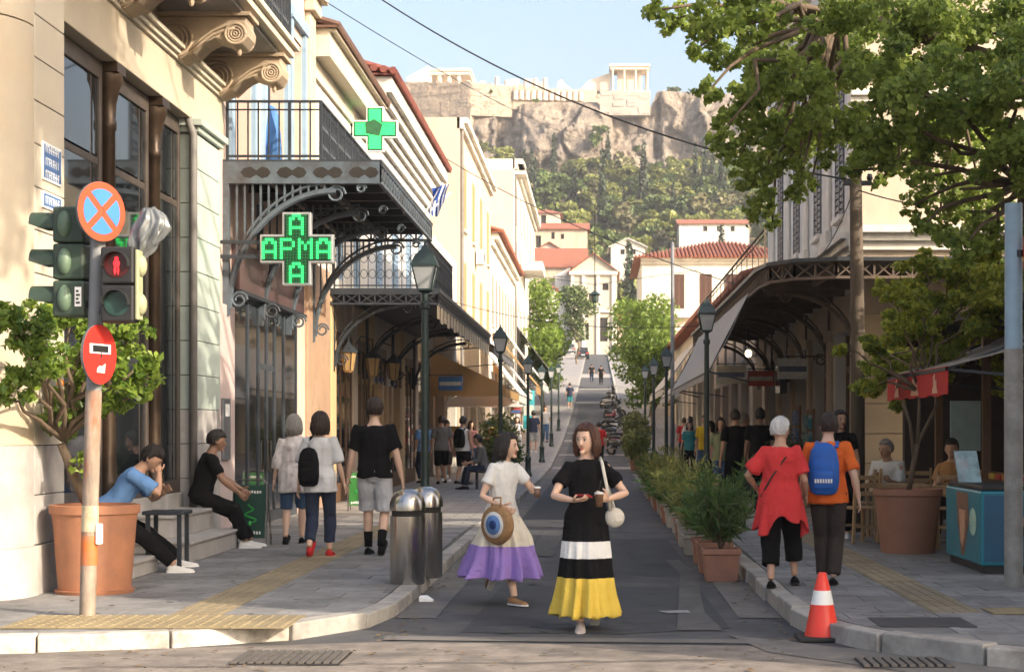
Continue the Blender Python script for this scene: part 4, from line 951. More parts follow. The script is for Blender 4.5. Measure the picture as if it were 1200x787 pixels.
# ------------------------------------------------------------------ church and hill houses
def gable_house(name,label,x0,x1,y0,y1,zb,ze,za,mat,roof,wins=(),ridge='y',fmat=FRAME,group=None,cat='house',rot=0):
    t=thing(name,label,cat,((x0+x1)/2,(y0+y1)/2,zb)); fr=FRONT(y0)
    mb=MB(); wall(mb,fr,x0,x1,zb,ze,.3,wins); mb.box(x0,x1,y0+.62,y1,zb,ze)
    mb.box(x0,x0+.25,y0+.3,y0+.62,zb,ze); mb.box(x1-.25,x1,y0+.3,y0+.62,zb,ze); mb.box(x0+.25,x1-.25,y0+.3,y0+.62,ze-.2,ze)
    if ridge=='y': mb.prism([(x0,ze),(x1,ze),((x0+x1)/2,za)],lambda a,b:Vector((a,y0,b)),lambda a,b:Vector((a,y1,b)))
    mb.obj('wall',mat,t)
    for wdw in wins: window(t,fr,*wdw,fmat,kind='two',th=.3,gm=DARK,sill=False)
    mb=MB(); e=.5
    if ridge=='y':
        xm=(x0+x1)/2; k=(za-ze)/(xm-x0)
        for sg,xe in ((-1,x0-e),(1,x1+e)):
            q=[(xe,ze-e*k),(xm,za+.02),(xm,za+.22),(xe,ze-e*k+.2)]
            mb.prism(q,lambda a,b:Vector((a,y0-e,b+.03)),lambda a,b:Vector((a,y1+e,b+.03)))
    elif ridge=='x':
        ym=(y0+y1)/2; k=(za-ze)/(ym-y0)
        for ye in (y0-e,y1+e):
            q=[(ye,ze-e*k),(ym,za),(ym,za+.2),(ye,ze-e*k+.2)]
            mb.prism(q,lambda a,b:Vector((x0-e,a,b+.03)),lambda a,b:Vector((x1+e,a,b+.03)))
        mb.prism([(y0,ze+.02),(y1,ze+.02),(ym,za)],lambda a,b:Vector((x0,a,b)),lambda a,b:Vector((x1,a,b)))
    else:
        xm0=x0+(x1-x0)*.3; xm1=x1-(x1-x0)*.3; ym=(y0+y1)/2
        mb.add([(x0-e,y0-e,ze+.03),(x1+e,y0-e,ze+.03),(x1+e,y1+e,ze+.03),(x0-e,y1+e,ze+.03),(xm0,ym,za),(xm1,ym,za)],[(0,1,5,4),(1,2,5),(2,3,4,5),(3,0,4),(3,2,1,0)])
    mb.obj('roof',roof,t); return t
def pxw(fr_y,px0,px1,py0,py1): return (XA(px0,fr_y),XA(px1,fr_y),ZA(py1,fr_y),ZA(py0,fr_y))
Y=286
ch=gable_house('church','pale stone church front with pediment closing the top of the street',XA(668,Y),XA(723,Y),Y,Y+16,13.5,ZA(318,Y),ZA(298,Y),CREAM2,TILE,[pxw(Y,690,697,345,362),pxw(Y,706,713,332,340),pxw(Y,684,690,378,398),pxw(Y,703,712,372,400)],cat='church')
fr=FRONT(Y); mb=MB()
for px in (669,682,699,717): mb.fbox(fr,XA(px,Y),XA(px+4,Y),0,.3,13.6,ZA(322,Y))
mb.fbox(fr,XA(667,Y),XA(724,Y),0,.5,ZA(322,Y),ZA(318,Y)); mb.fbox(fr,XA(667,Y),XA(724,Y),0,.35,ZA(366,Y),ZA(363,Y)); mb.obj('pilaster_and_cornice',WHITEP,ch)
mb=MB(); mb.box(XA(650,Y),XA(668,Y)-.02,Y+2,Y+15,13.5,ZA(322,Y)); mb.obj('side_aisle',WHITEG,ch)
mb=MB(); mb.prism([(XA(649,Y),ZA(322,Y)),(XA(668,Y)-.01,ZA(322,Y)),(XA(668,Y)-.01,ZA(312,Y))],lambda a,b:Vector((a,Y+1.8,b)),lambda a,b:Vector((a,Y+15,b))); mb.obj('aisle_roof',WHITEG,ch)
mb=MB(); x=XA(692,Y); z=ZA(298,Y); mb.box(x-.08,x+.08,Y+.3,Y+.5,z,z+1.6); mb.box(x-.5,x+.5,Y+.32,Y+.48,z+.9,z+1.05); mb.obj('roof_cross',IRON,ch)
Y=240
gable_house('pale_house','pale house with tall double window behind the lime trees',XA(612,Y),XA(650,Y),Y,Y+10,8,ZA(338,Y),ZA(328,Y),WHITEP,TILE,[pxw(Y,630,640,346,364)],'hip')
Y=255
gable_house('grey_tiled_house','house with broad weathered red roof beside the church',XA(618,Y),XA(684,Y),Y+34,Y+46,20,ZA(312,Y+34),ZA(288,Y+34),BEIGE,TILE,[],'x')
Y=330
gable_house('hillside_house','cream hillside house with two dark windows and red roof, highest left of the church',XA(612,Y),XA(656,Y),Y,Y+10,24,ZA(250,Y),ZA(242,Y),CREAM2,TILE,[pxw(Y,622,630,252,266),pxw(Y,634,640,252,264)],'hip')
Y=322
gable_house('hillside_house','broad peach hillside house with small windows below the highest cream house',XA(620,Y),XA(688,Y),Y,Y+7.5,20,ZA(268,Y),ZA(260,Y),BEIGE,TILE,[pxw(Y,646,650,272,280),pxw(Y,657,661,274,280),pxw(Y,628,634,276,290)],'x')
Y=318
gable_house('hillside_house','small pink hillside house with dark gable beside the grey tiled roof',XA(628,Y),XA(662,Y),Y-8,Y-1,18,ZA(300,Y),ZA(290,Y),PINK,TILE,[pxw(Y-8,633,639,300,308)],'y')
Y=360
gable_house('hillside_house','long white hillside house with thin red roof above the hipped red roof',XA(796,Y),XA(878,Y),Y,Y+10,28,ZA(262,Y),ZA(255,Y),WHITEP,TILE,[pxw(Y,824,829,265,271),pxw(Y,840,845,265,271),pxw(Y,856,861,265,271)],'x')
Y=345
gable_house('hillside_house','small white hillside house among trees right of the church roof',XA(716,Y),XA(756,Y),Y,Y+8,24,ZA(289,Y),ZA(280,Y),WHITEP,WHITEG,[pxw(Y,727,732,292,298),pxw(Y,740,745,292,298)],'y')
Y=300
gable_house('low_terrace_house','low terracotta topped house between the church and the red roofed house',XA(724,Y),XA(756,Y),Y-10,Y,13,ZA(378,Y),ZA(370,Y),BEIGE,TILE,[pxw(Y-10,731,736,384,392)],'x')
# ------------------------------------------------------------------ rock and monuments
XR=np.arange(-110,110.1,.6); NV=84
def cellh(x,z,s):                                  # blocky facets: one random step per voronoi cell
    p=noise.voronoi(Vector((x,z,s)))[1][0]; q=math.sin(p.x*12.9898+p.y*78.233+p.z*37.7)*43758.5453; return q-math.floor(q)
def rock_top(px):
    P_=[(-200,150),(460,146),(545,146),(556,128),(598,124),(640,121),(700,121),(706,127),(762,127),(770,107),(800,108),(830,112),(870,110),(1400,118)]
    for (a,ya),(b,yb) in zip(P_,P_[1:]):
        if px<=b: return ya+(yb-ya)*(px-a)/(b-a)
    return 118
V=[];Q=[]
for i,x in enumerate(XR):
    px=CX+x*F/486; zt=ZA(rock_top(px)+1.2*noise.noise(Vector((x*.35,0,0))),486)
    for j in range(NV+3):
        v=min(1,j/NV); z=62+(zt-62)*v; y=468+17*v**1.4
        p=Vector((x*.055,v*.5,3.1)); d=noise.ridged_multi_fractal(Vector((x*.05,z*.02,1.3)),.9,2.1,6,1.0,2.0)*4.5-4
        wx=x+2.5*noise.noise(Vector((x*.15,z*.15,5))); wz=z+2.5*noise.noise(Vector((x*.15,z*.15,8)))
        d+=6.5*cellh(wx*.09,wz*.042,1.)+3.*cellh(wx*.22,wz*.11,2.)+1.3*cellh(wx*.5,wz*.3,3.)-5
        d+=noise.fractal(Vector((x*.12,z*.12,7)),1,2,5)*2.2+noise.noise(Vector((x*.03,z*.012,2)))*4
        g=noise.noise(Vector((x*.045,.3,9.))); d-= (5 if g<-.25 else 0)*min(1,v*2)
        fade=1 if v<.93 else max(0,(1-v)/.07)
        yy=y-d*(.35+.65*fade)*(.3+.7*min(1,(1-v)*3+.1))
        if j>NV: yy=y+ (j-NV)*16; z=zt+ .6*noise.noise(Vector((x*.2,yy,0)))
        V.append((x,yy,z+.9*noise.noise(Vector((x*.2,z*.2,4)))*fade))
nv=NV+3
for i in range(len(XR)-1):
    for j in range(nv-1): a=i*nv+j; Q.append((a,a+nv,a+nv+1,a+1))
cl=npobj('cliff',np.array(V),np.array(Q),ROCK,smooth=False); tag(cl,'pale weathered limestone cliff with vertical gullies above the wooded slope','cliff',kind='structure')
def wallseg(name,label,a,b,zb,za,zb2,th=3,mat=WALLST,courses=True):
    t=thing(name,label,'wall',(a[0],a[1],zb)); a=Vector((*a,0));b=Vector((*b,0)); n=(b-a).normalized(); o=Vector((n.y,-n.x,0))
    fr=Fr(a,n,o); L=(b-a).length; k=max(2,int(L/3)); mb=MB(); rr=random.Random(5)
    mb2=MB()
    for i in range(k):
        u0=L*i/k;u1=L*(i+1)/k; zt=za+(zb2-za)*(i+.5)/k+rr.uniform(-.3,.3)
        mb.fbox(fr,u0,u1,-th,0,zb,zt)
        z=zb+.5
        while z<zt-.6:                            # uneven courses standing a little proud
            if rr.random()<.55: mb2.fbox(fr,u0+rr.uniform(.02,.6),u1-rr.uniform(.02,.6),-.1,rr.uniform(.05,.2),z,z+.95)
            z+=1.0
    mb.obj('core',mat,t); mb2.obj('proud_blocks',mat,t,kind='stuff'); return t,fr,L
def pt(px,Y): return (XA(px,Y),Y)
wallseg('fortress_wall','shaded grey bastion wall at the near corner of the fortress',pt(470,491.5),pt(551,482),ZA(155,482),ZA(96,491),ZA(97,482))
wallseg('fortress_wall','plain sunlit fortress wall section beside the shaded bastion',pt(551.5,482),pt(600,485),ZA(135,482),ZA(97,482),ZA(102,485))
t,fr,L=wallseg('fortress_wall','fortress wall section with a row of built-in column drums',pt(600.5,485),pt(684,487),ZA(128,485),ZA(102,485),ZA(105,487))
n=12
for i in range(n):
    mb=MB(); u=L*(i+.5)/n; c=fr.p(u,.25,0); mb.lathe((c.x,c.y,ZA(118,486)),[(.75,0),(.75,2.6)],10); mb.obj('column_drum',MARB,t)
wallseg('fortress_wall','ruined low fortress wall section leading to the temple porch',pt(684.5,487),pt(714,489),ZA(128,487),ZA(104,487),ZA(112,489))
wallseg('fortress_wall','greyish fortress wall section directly below the columned temple porch',pt(703,481),pt(762,481),ZA(135,481),ZA(107,481),ZA(107,481),mat=M('grey_masonry',(.40,.36,.32),.95,.2,.3,.8,1.2))
def temple(name,label,x0,x1,y0,y1,zb,hc,he,nx,ny,r,ped=True,front=True,roof=True,cella=True,ruin=False):
    t=thing(name,label,'temple',((x0+x1)/2,(y0+y1)/2,zb))
    mb=MB(); mb.box(x0-.5,x1+.5,y0-.5,y1+.5,zb-1.5,zb); mb.obj('base',MARB,t)
    pos=set()
    for i in range(nx): pos.add((x0+r+(x1-x0-2*r)*i/(nx-1),y0+r)); pos.add((x0+r+(x1-x0-2*r)*i/(nx-1),y1-r))
    for j in range(ny): pos.add((x0+r,y0+r+(y1-y0-2*r)*j/(ny-1))); pos.add((x1-r,y0+r+(y1-y0-2*r)*j/(ny-1)))
    rq=random.Random(9); hc0=hc; xr=x0+(x1-x0)*.34
    for x,y in sorted(pos):
        hc=hc0 if not ruin or x<xr else hc0*rq.uniform(.5,.97)
        mb=MB(); mb.lathe((x,y,zb),[(r*1.15,0),(r,.2),(r*.8,hc-.5),(r*(1.25 if hc==hc0 else .85),hc-.2),(r*(1.25 if hc==hc0 else .7),hc)],10); mb.obj('column',MARB,t,smooth='auto')
    hc=hc0; x1e=x1; x1=xr+.6 if ruin else x1
    mb=MB(); mb.box(x0-.2,x1+.2,y0-.2,y1+.2,zb+hc,zb+hc+he*.55); mb.box(x0-.5,x1+.5,y0-.5,y1+.5,zb+hc+he*.55,zb+hc+he); mb.obj('entablature',MARB,t)
    x1=x1e
    if ruin:
        mb=MB(); q=xr+1
        while q<x1-1: w_=rq.uniform(1.2,3); mb.box(q,min(q+w_,x1-1),y0+3,y0+5,zb-1,zb+hc*rq.uniform(.45,.95)); q+=w_
        mb.obj('broken_wall',MARB,t)
    if cella and not ruin: mb=MB(); mb.box(x0+3*r+.6,x1-3*r-.6,y0+3*r+1,y1-3*r-.6,zb,zb+hc); mb.obj('inner_wall',MARB,t)
    return t
Y=496
temple('temple_porch','columned marble temple porch standing on the cliff edge',XA(716,Y),XA(760,Y),Y,Y+8,ZA(107,Y),6.3,1.5,4,3,.42)
gb=MB(); gb.prism([(XA(678,Y),ZA(104,Y)),(XA(714,Y),ZA(104,Y)),(XA(716,Y),ZA(83,Y)),(XA(706,Y),ZA(86,Y)),(XA(690,Y),ZA(92,Y))],lambda a,b:Vector((a,Y+3,b)),lambda a,b:Vector((a,Y+12,b)))
top(gb,'temple_ruin',MARB,'ruined stepped marble wall sloping down beside the columned porch','ruin')
gb=MB(); gb.prism([(XA(645,Y),ZA(104,Y)),(XA(672,Y),ZA(104,Y)),(XA(668,Y),ZA(86,Y)),(XA(660,Y),ZA(80,Y)),(XA(657,Y),ZA(75,Y)),(XA(652,Y),ZA(77,Y)),(XA(650,Y),ZA(88,Y))],lambda a,b:Vector((a,Y+22,b)),lambda a,b:Vector((a,Y+27,b)))
top(gb,'temple_ruin',MARB,'isolated jagged marble ruin between the long temple and the porch','ruin')
Y=540
temple('long_temple','long ruined marble temple with many columns on the rock top',XA(500,Y),XA(642,Y),Y,Y+24,ZA(112,Y),6.6,1.9,13,5,.9,ruin=True)
gb=MB(); gb.prism([(XA(478,Y),ZA(112,Y)),(XA(503,Y),ZA(112,Y)),(XA(503,Y),ZA(79,Y)),(XA(498,Y),ZA(82,Y)),(XA(478,Y),ZA(93,Y))],lambda a,b:Vector((a,Y-3,b)),lambda a,b:Vector((a,Y+20,b)))
top(gb,'temple_gable',MARB,'sloping marble gable end of the long temple','ruin')
# ------------------------------------------------------------------ wooded slope
def proto_round(seed,mat,nl=1100,sz=.8):
    r=random.Random(seed); cl=[]
    for i in range(9):
        a=r.uniform(0,6.28); d=r.uniform(.2,1.9); cl.append((d*math.cos(a),d*math.sin(a),3.6+r.uniform(-1.1,1.6)-d*.35,r.uniform(1.0,1.7),r.uniform(1.0,1.7),r.uniform(.8,1.3)))
    V,Q=cloud(cl,nl,sz,.6,.75,seed=seed,twig=4,tr=.5); root=thing('hill_tree','','tree',local=True)
    mb=MB(); limb(mb,(0,0,-1.5),(.2,.1,3.6),.22,.1,seed=seed); 
    for i in range(4): limb(mb,(.1,.05,2.2),cl[i][:3],.1,.04,4,seed=seed+i)
    mb.obj('trunk',TREEBARK,root); npobj('crown',V,Q,mat,root); return root
def proto_cyp(seed):
    cl=[(0,0,.9+i*.95,.85*(1-.8*abs(i-2.2)/7.5),.85*(1-.8*abs(i-2.2)/7.5),.9) for i in range(9)]
    V,Q=cloud(cl,650,.6,.6,.6,seed=seed); root=thing('cypress_tree','','tree',local=True)
    mb=MB(); limb(mb,(0,0,-1.5),(0,0,6),.15,.04,seed=seed); mb.obj('trunk',TREEBARK,root); npobj('crown',V,Q,LEAFC,root); return root
LEAFH2=leafmat('pine_leaf',(.055,.10,.025),(.17,.22,.06),.25)
LEAFH3=leafmat('olive_leaf',(.09,.10,.04),(.20,.18,.08),.2)
protos=[proto_round(11,LEAFH),proto_round(12,LEAFH2),proto_round(13,LEAFH),proto_round(14,LEAFH3),proto_round(15,LEAFH2)]
cyp=proto_cyp(21)
lab=['round bright green tree on the slope below the cliff','dark green pine on the slope below the cliff','round bright green tree on the slope below the cliff','pale olive tree on the slope below the cliff','dark green pine on the slope below the cliff']
houses=[(XA(605,330),XA(690,330),318,344),(XA(796,360),XA(880,360),358,372),(XA(714,345),XA(758,345),342,356),(XA(618,289),XA(684,289),286,302),(XA(628,310),XA(662,310),308,318)]
used=[0]*6; rr=random.Random(42); cnt=0; tries=0; pos=[]
while cnt<235 and tries<6000:
    tries+=1; y=296+176*rr.random()**.85; px=rr.uniform(585,905); x=XA(px,y)
    if y>440 and rr.random()<.25: continue
    if any(a-3<x<b+3 and c-3<y<d+3 for a,b,c,d in houses): continue
    if any(a-1<x<b+1 and c-20<y<c for a,b,c,d in houses[:4]): continue
    if 655<px<728 and y<312: continue
    if any((x-q[0])**2+(y-q[1])**2<9 for q in pos): continue
    pos.append((x,y)); k=rr.choices(range(6),[3,3,3,2,3,1.1])[0]; pr=cyp if k==5 else protos[k]
    o=pr if not used[k] else copy_tree(pr); used[k]=1
    s=rr.uniform(.85,1.6)*(.7 if y>450 else 1); o.location=(x,y,hill(x,y)-.3); o.rotation_euler=(0,0,rr.uniform(0,6.28)); o.scale=(s*rr.uniform(.9,1.25),s*rr.uniform(.9,1.2),s*rr.uniform(.85,1.15)*(1.25 if k==5 else 1))
    tag(o,'slim dark cypress standing among the trees on the slope' if k==5 else lab[k],'tree','trees on the slope below the cliff'); cnt+=1
for px,py,y,s in ((706,262,395,1.9),(826,250,420,1.8),(835,252,425,1.6),(815,248,430,1.5),(846,255,418,1.7)):
    o=copy_tree(cyp); x=XA(px,y); o.location=(x,y,hill(x,y)-.5); o.scale=(s*.8,s*.8,s*1.1); tag(o,'slim dark cypress standing among the trees on the slope','tree','trees on the slope below the cliff')
for px,py,y,s,k in ((590,178,466,.8,0),(566,170,462,.6,2),(700,160,470,.75,1),(705,150,474,.6,1),(695,165,468,.6,4),(745,172,463,.45,1),(790,104,490,.5,1),(830,106,490,.5,4),(628,116,478,.3,1),(575,106,478,.3,0)):
    o=copy_tree(protos[k]); x=XA(px,y); o.location=(x,y,ZA(py,y)-3.2*s-.5); o.scale=(s*1.6,s,s); o.rotation_euler=(0,0,rr.uniform(0,6)); tag(o,'green shrub clinging to the rock of the cliff','shrub','shrubs on the cliff')
# ------------------------------------------------------------------ street trees further up
def street_tree(label,x,y,h,w,mat,n,sz,seed,name='street_tree',zbot=.35):
    r=random.Random(seed); b=zp(y)+.1; t=thing(name,label,'tree',(x,y,b)); cl=[]
    for i in range(16):
        a=r.uniform(0,6.28); d=w*.5*r.uniform(.1,.85); zz=b+h*(zbot+.62*r.random()); k=1-.5*abs((zz-b)/h-.6)
        cl.append((x+d*k*math.cos(a),y+d*k*math.sin(a),zz,w*.23,w*.23,h*.12))
    V,Q=cloud(cl,n,sz,.5,.6,seed=seed); mb=MB(); limb(mb,(x,y,b-.3),(x+.1,y,b+h*.6),.14,.07,seed=seed)
    for i in range(8): limb(mb,(x,y,b+h*.32),cl[i][:3],.06,.02,4,seed=seed+i)
    mb.obj('trunk',TREEBARK,t); crown_obj(V,Q,mat,t); return t
street_tree('tall lime green street tree before the shaded white house',-4.1,125,9.3,5.2,LEAFL,5200,.30,31)
street_tree('lime green street tree nearer the tallest white house',-3.6,112,5.6,3.4,LEAFL,2800,.26,32)
street_tree('dark green round street tree beside the parked dark car',-2.6,215,8.5,6.2,LEAFH2,2600,.42,33,zbot=.45)
street_tree('broad lime green tree leaning over the parked motorbikes',3.3,108,7.6,5.4,LEAFL,5600,.28,34)
street_tree('smaller lime green tree behind the roadside lamp posts',2.9,92,5.2,3.0,LEAFL,2600,.24,35)
street_tree('bright leafy tree by the right kerb further uphill',3.4,150,7.5,5.0,LEAFL,3000,.36,36)
# ------------------------------------------------------------------ plane tree over the right pavement
PTc=[(772,12,16),(792,22,18),(835,25,30),(850,70,28),(832,105,16),(880,20,40),(930,30,45),(990,25,50),(1050,30,55),(1110,30,60),(1170,40,60),(905,85,40),(950,100,45),(1000,95,50),(1060,100,55),(1120,105,55),(1180,120,55),(868,135,30),(900,150,38),(940,155,38),(985,145,35),(1040,150,40),(1090,160,40),(1140,170,45),(1190,190,45),(868,185,20),(895,212,28),(890,250,17),(918,185,22),(968,188,12),(1080,205,22),(1110,228,28),(1150,240,35),(1190,260,35),(1085,262,14),(1130,290,28),(1170,310,30),(1195,330,25),(1000,200,13),(1045,192,22),(1072,240,16),(1060,182,26),(1012,178,22),(940,203,12),(930,226,13),(905,262,10),(848,152,18),(838,172,10),(812,62,12),(818,32,18),(1030,215,10),(1100,270,14),(950,215,8),(1160,275,25),(1240,60,70),(1240,180,70),(1250,300,50)]
rr=random.Random(8); cl=[]
for px,py,r_ in PTc:
    y=rr.uniform(17.5,23.5); c=P(px,py,y); m=r_*y/F; cl.append((c.x,c.y,c.z,m*1.1,m*1.5,m))
for i in range(15): cl.append((rr.uniform(2.5,7),rr.uniform(8.5,14),rr.uniform(8.2,13),1.1,1.1,.8))
pt_=thing('plane_tree','large plane tree spreading dark lobed foliage over the right pavement','tree',(6.7,19.5,0))
nin=len(PTc); V,Q=cloud(cl[:nin],66000,.074,.1,.8,droop=.45,seed=5,twig=20,tr=.30); V2,Q2=cloud(cl[nin:],13000,.2,.3,.85,droop=.3,seed=6)
V=np.vstack([V,V2]); Q=np.vstack([Q,Q2+len(V)-len(V2)])
mb=MB(); limb(mb,(6.7,19.5,-.1),(6.3,19.6,4.6),.34,.26,seed=1,wob=.03)
hubs=[Vector((5.4,20,5.6)),Vector((4.2,20.5,6.2)),Vector((5.2,19,7.2)),Vector((2.9,20.5,6.5)),Vector((6.8,18,8)),Vector((7.2,21,8)),Vector((4.9,19.7,4.4))]
for i,hb in enumerate(hubs): limb(mb,(6.3,19.6,4.5) if i!=3 else hubs[1],hb,.16 if i!=3 else .10,.08 if i!=3 else .05,seed=i,wob=.05)
for i,c in enumerate(cl):
    c=Vector(c[:3]); hb=min(hubs,key=lambda q:(q-c).length); limb(mb,hb,c,.045,.012,5,seed=i)
mb.obj('trunk',TREEBARK,pt_,smooth=True); crown_obj(V,Q,LEAFP,pt_)
# ------------------------------------------------------------------ street lamps
def lamp_proto():
    t=thing('street_lamp','','street lamp',local=True); Hh=3.71
    m=MB(); m.lathe((0,0,0),[(.12,0),(.12,.1),(.09,.14),(.085,.5),(.1,.53),(.1,.58),(.06,.64),(.05,.9),(.042,2.9),(.06,2.92),(.06,2.98),(.04,3.0),(.035,3.1)],14); m.obj('post',GREENP,t,smooth='auto')
    m=MB(); m.lathe((0,0,3.1),[(.05,0),(.13,.03),(.13,.05)],4,a0=math.pi/4,a1=math.pi/4+2*math.pi); m.lathe((0,0,3.42),[(.22,.0),(.22,.03),(.16,.13),(.07,.2),(.05,.24),(.02,.26),(.02,.3)],4,a0=math.pi/4,a1=math.pi/4+2*math.pi)
    for k in range(4):
        a=math.pi/4+math.pi/2*k; m.bar((.115*math.cos(a),.115*math.sin(a),3.14),(.205*math.cos(a),.205*math.sin(a),3.43),.018)
    hd=m.obj('lantern_head',GREENP,t)
    m=MB(); m.lathe((0,0,3.15),[(.105,0),(.195,.265)],4,a0=math.pi/4,a1=math.pi/4+2*math.pi); m.obj('lantern_glass',LAMPG,hd); return t
lp=lamp_proto(); first=True
for x,y,lab in ((-2.08,20.6,'dark green post lamp with square lantern behind the steel bins'),(-2.1,37,'dark green post lamp rising before the tan awning'),(-2.1,51.7,None),(-2.1,64.6,None),(-2.1,78,None),(-2.1,92.5,None),(1.89,29.5,'dark green post lamp standing before the grey canvas awning'),(1.88,46.5,'dark green post lamp beside the long pale awning'),(1.8,54.5,'post lamp beyond the pale awning, half hidden by trees'),(1.9,68,None)):
    o=lp if first else copy_tree(lp); first=False; o.location=(x,y,zp(y)+(HL if x<0 else HR)-.005); tag(o,lab or 'small dark post lamp in the far row along the kerb','street lamp','dark green post lamps along the kerbs')
# ------------------------------------------------------------------ bins
def binp(x,y,label):
    t=thing('steel_bin',label,'bin',(x,y,HL)); r=.165
    m=MB(); m.lathe((x,y,HL-.003),[(r-.01,0),(r,.02),(r,.64)],24); m.obj('drum',STEEL,t,smooth='auto')
    m=MB(); m.lathe((x,y,HL),[(r-.015,.64),(r-.015,.7)],24); m.obj('slot',DARK,t)
    m=MB(); m.lathe((x,y,HL),[(r+.004,.69),(r+.004,.75),(r*.92,.81),(r*.7,.86),(r*.35,.885),(0.001,.89)],24); m.obj('domed_lid',STEEL,t,smooth='auto')
binp(-1.79,16.1,'polished steel bin with domed lid by the kerb bend'); binp(-1.69,16.8,'polished steel bin standing second, behind its twin')
# ------------------------------------------------------------------ signal post
SPx,SPy=-3.96,13.25
sp=thing('signal_post','rusty grey traffic signal post with flaking orange bands','signal post',(SPx,SPy,HL))
RPOST=M('flaking_post',(.27,.215,.17),.75,.45,9,.6,60,stain=(.30,.085,.03),stain_s=5.5,stretch=(1,1,.3))
GPOST=M('grey_post',(.20,.205,.21),.55,.15,5)
lean=.10
def pp(z): return Vector((SPx+lean*(z/3.5),SPy,HL+z))
m=MB(); m.tube([pp(-.02),pp(1.75)],.062,16); m.obj('lower_post',RPOST,sp,smooth='auto')
m=MB(); m.tube([pp(1.751),pp(3.3)],.058,16); m.obj('upper_post',GPOST,sp,smooth='auto')
OBAND=M('orange_band',(.55,.14,.03),.6,.2,8,stain=(.3,.16,.1),stain_s=5)
for a,b in ((.40,.62),(.62,.63)): 
    m=MB(); m.tube([pp(a),pp(b)],.0645,16); m.obj('painted_band',OBAND,sp,smooth='auto')
m=MB(); m.tube([pp(.66),pp(.86)],.0645,16); m.obj('sticker_band',M('pale_sticker',(.5,.42,.28),.7,.3,14,stain=(.3,.2,.1),stain_s=6),sp,smooth='auto')
m=MB(); c=pp(.56); m.box(c.x+.06,c.x+.1,c.y-.05,c.y+.03,c.z,c.z+.16); m.obj('push_button_box',WHITE,sp,bevel=.01)
def disc_sign(name,label,c,r,yaw,face):
    t=thing(name,label,'sign',c-Vector((0,0,r))); ca,sa=math.cos(yaw),math.sin(yaw)
    fn=lambda a,b,d:c+Vector((a*ca+d*sa*1.0,a*sa-d*ca,b))       # d towards the viewer side
    circ=lambda R_,n=32:[(R_*math.cos(2*math.pi*k/n),R_*math.sin(2*math.pi*k/n)) for k in range(n)]
    m=MB(); m.prism(circ(r),lambda a,b:fn(a,b,0),lambda a,b:fn(a,b,-.02)); m.obj('back_plate',M('grey_sign_back',(.12,.12,.125),.5,.1,5),t)
    face(t,fn,circ,r); m=MB(); m.bar(fn(0,0,-.02),fn(0,0,-.02)+Vector((.0,.04,0)),.06); m.obj('clamp',IRON,t); return t
def nostop(t,fn,circ,r):
    m=MB(); m.prism(circ(r*.99),lambda a,b:fn(a,b,.003),lambda a,b:fn(a,b,.0005)); m.obj('red_disc',REDO,t)
    for k in range(4):
        q=math.pi/2*k; w=.15; R2=r*.76; arc=[(R2*math.cos(x),R2*math.sin(x)) for x in np.linspace(q-math.pi/4+w,q+math.pi/4-w,9)]
        pl=[(.16*r*math.cos(q),.16*r*math.sin(q))]+arc
        m=MB(); m.prism(pl,lambda a,b:fn(a,b,.006),lambda a,b:fn(a,b,.0031)); m.obj('blue_sector',BLUES,t)
def noentry(t,fn,circ,r):
    m=MB(); m.prism(circ(r*.99),lambda a,b:fn(a,b,.003),lambda a,b:fn(a,b,.0005)); m.obj('red_disc',REDS,t)
    m=MB(); m.prism([(-r*.62,.02*r),(r*.62,.02*r),(r*.62,.34*r),(-r*.62,.34*r)],lambda a,b:fn(a,b,.006),lambda a,b:fn(a,b,.0031)); m.obj('white_bar',WHITE,t)
    m=MB(); m.prism([(-r*.46,.07*r),(r*.46,.07*r),(r*.46,.29*r),(-r*.46,.29*r)],lambda a,b:fn(a,b,.0085),lambda a,b:fn(a,b,.0061)); m.obj('black_sticker',BLACKP,t)
    m=MB(); m.prism([(-r*.2,-.6*r),(r*.25,-.62*r),(r*.3,-.3*r),(r*.1,-.4*r),(-.05*r,-.38*r),(-.15*r,-.45*r)],lambda a,b:fn(a,b,.006),lambda a,b:fn(a,b,.0031)); m.obj('white_sticker',WHITE,t)
disc_sign('no_stopping_sign','round no stopping sign, blue with orange red ring and cross',P(119,248,13.12),.23,R(56),nostop)
disc_sign('no_entry_sign','round red no entry sign with white bar and dark sticker on the post',P(117,415,13.13),.232,R(74),noentry)
# vehicle signal seen from behind
vs=thing('traffic_signal','dark green three lamp traffic signal seen from behind with hoods to its side','traffic signal',P(84,372,13.3))
x0,x1=XA(66,13.3),XA(103,13.3); z0,z1=ZA(372,13.3),ZA(243,13.3); hz=(z1-z0)/3
for k in range(3):
    m=MB(); m.box(x0,x1,13.2,13.44,z0+hz*k+.004,z0+hz*(k+1)-.004); sec=m.obj('lamp_section',SIGGREEN,vs,bevel=.02)
    zc=z0+hz*(k+.5); m=MB(); m.sph(((x0*.62+x1*.38),13.2,zc),(.055,.05,.105),12,9); m.obj('rear_bulge',M('pale_signal_green',(.095,.15,.10),.5,.25,9),sec,smooth=True)
    m=MB(); n=12; vsx=[];fs=[]
    for i in range(n+1):
        a=-.25+ (math.pi+.5)*i/n; ya,za=.105*math.cos(a),.105*math.sin(a); L_=.19 if math.sin(a)>0 else .10
        for q in (1,.93):
            vsx+= [(x0+.005,13.32+ya*q,zc+za*q),(x0-L_,13.32+ya*q,zc+za*q)]
    for i in range(n):
        b=i*4; fs+=[(b,b+4,b+5,b+1),(b+2,b+3,b+7,b+6),(b+1,b+5,b+7,b+3),(b,b+2,b+6,b+4)]
    m.add(vsx,fs); m.obj('hood',SIGGREEN,sec,smooth='auto')
m=MB(); m.box(x1-.07,x1-.02,13.192,13.198,z0+.08,z0+.23); m.obj('white_sticker',WHITE,vs)
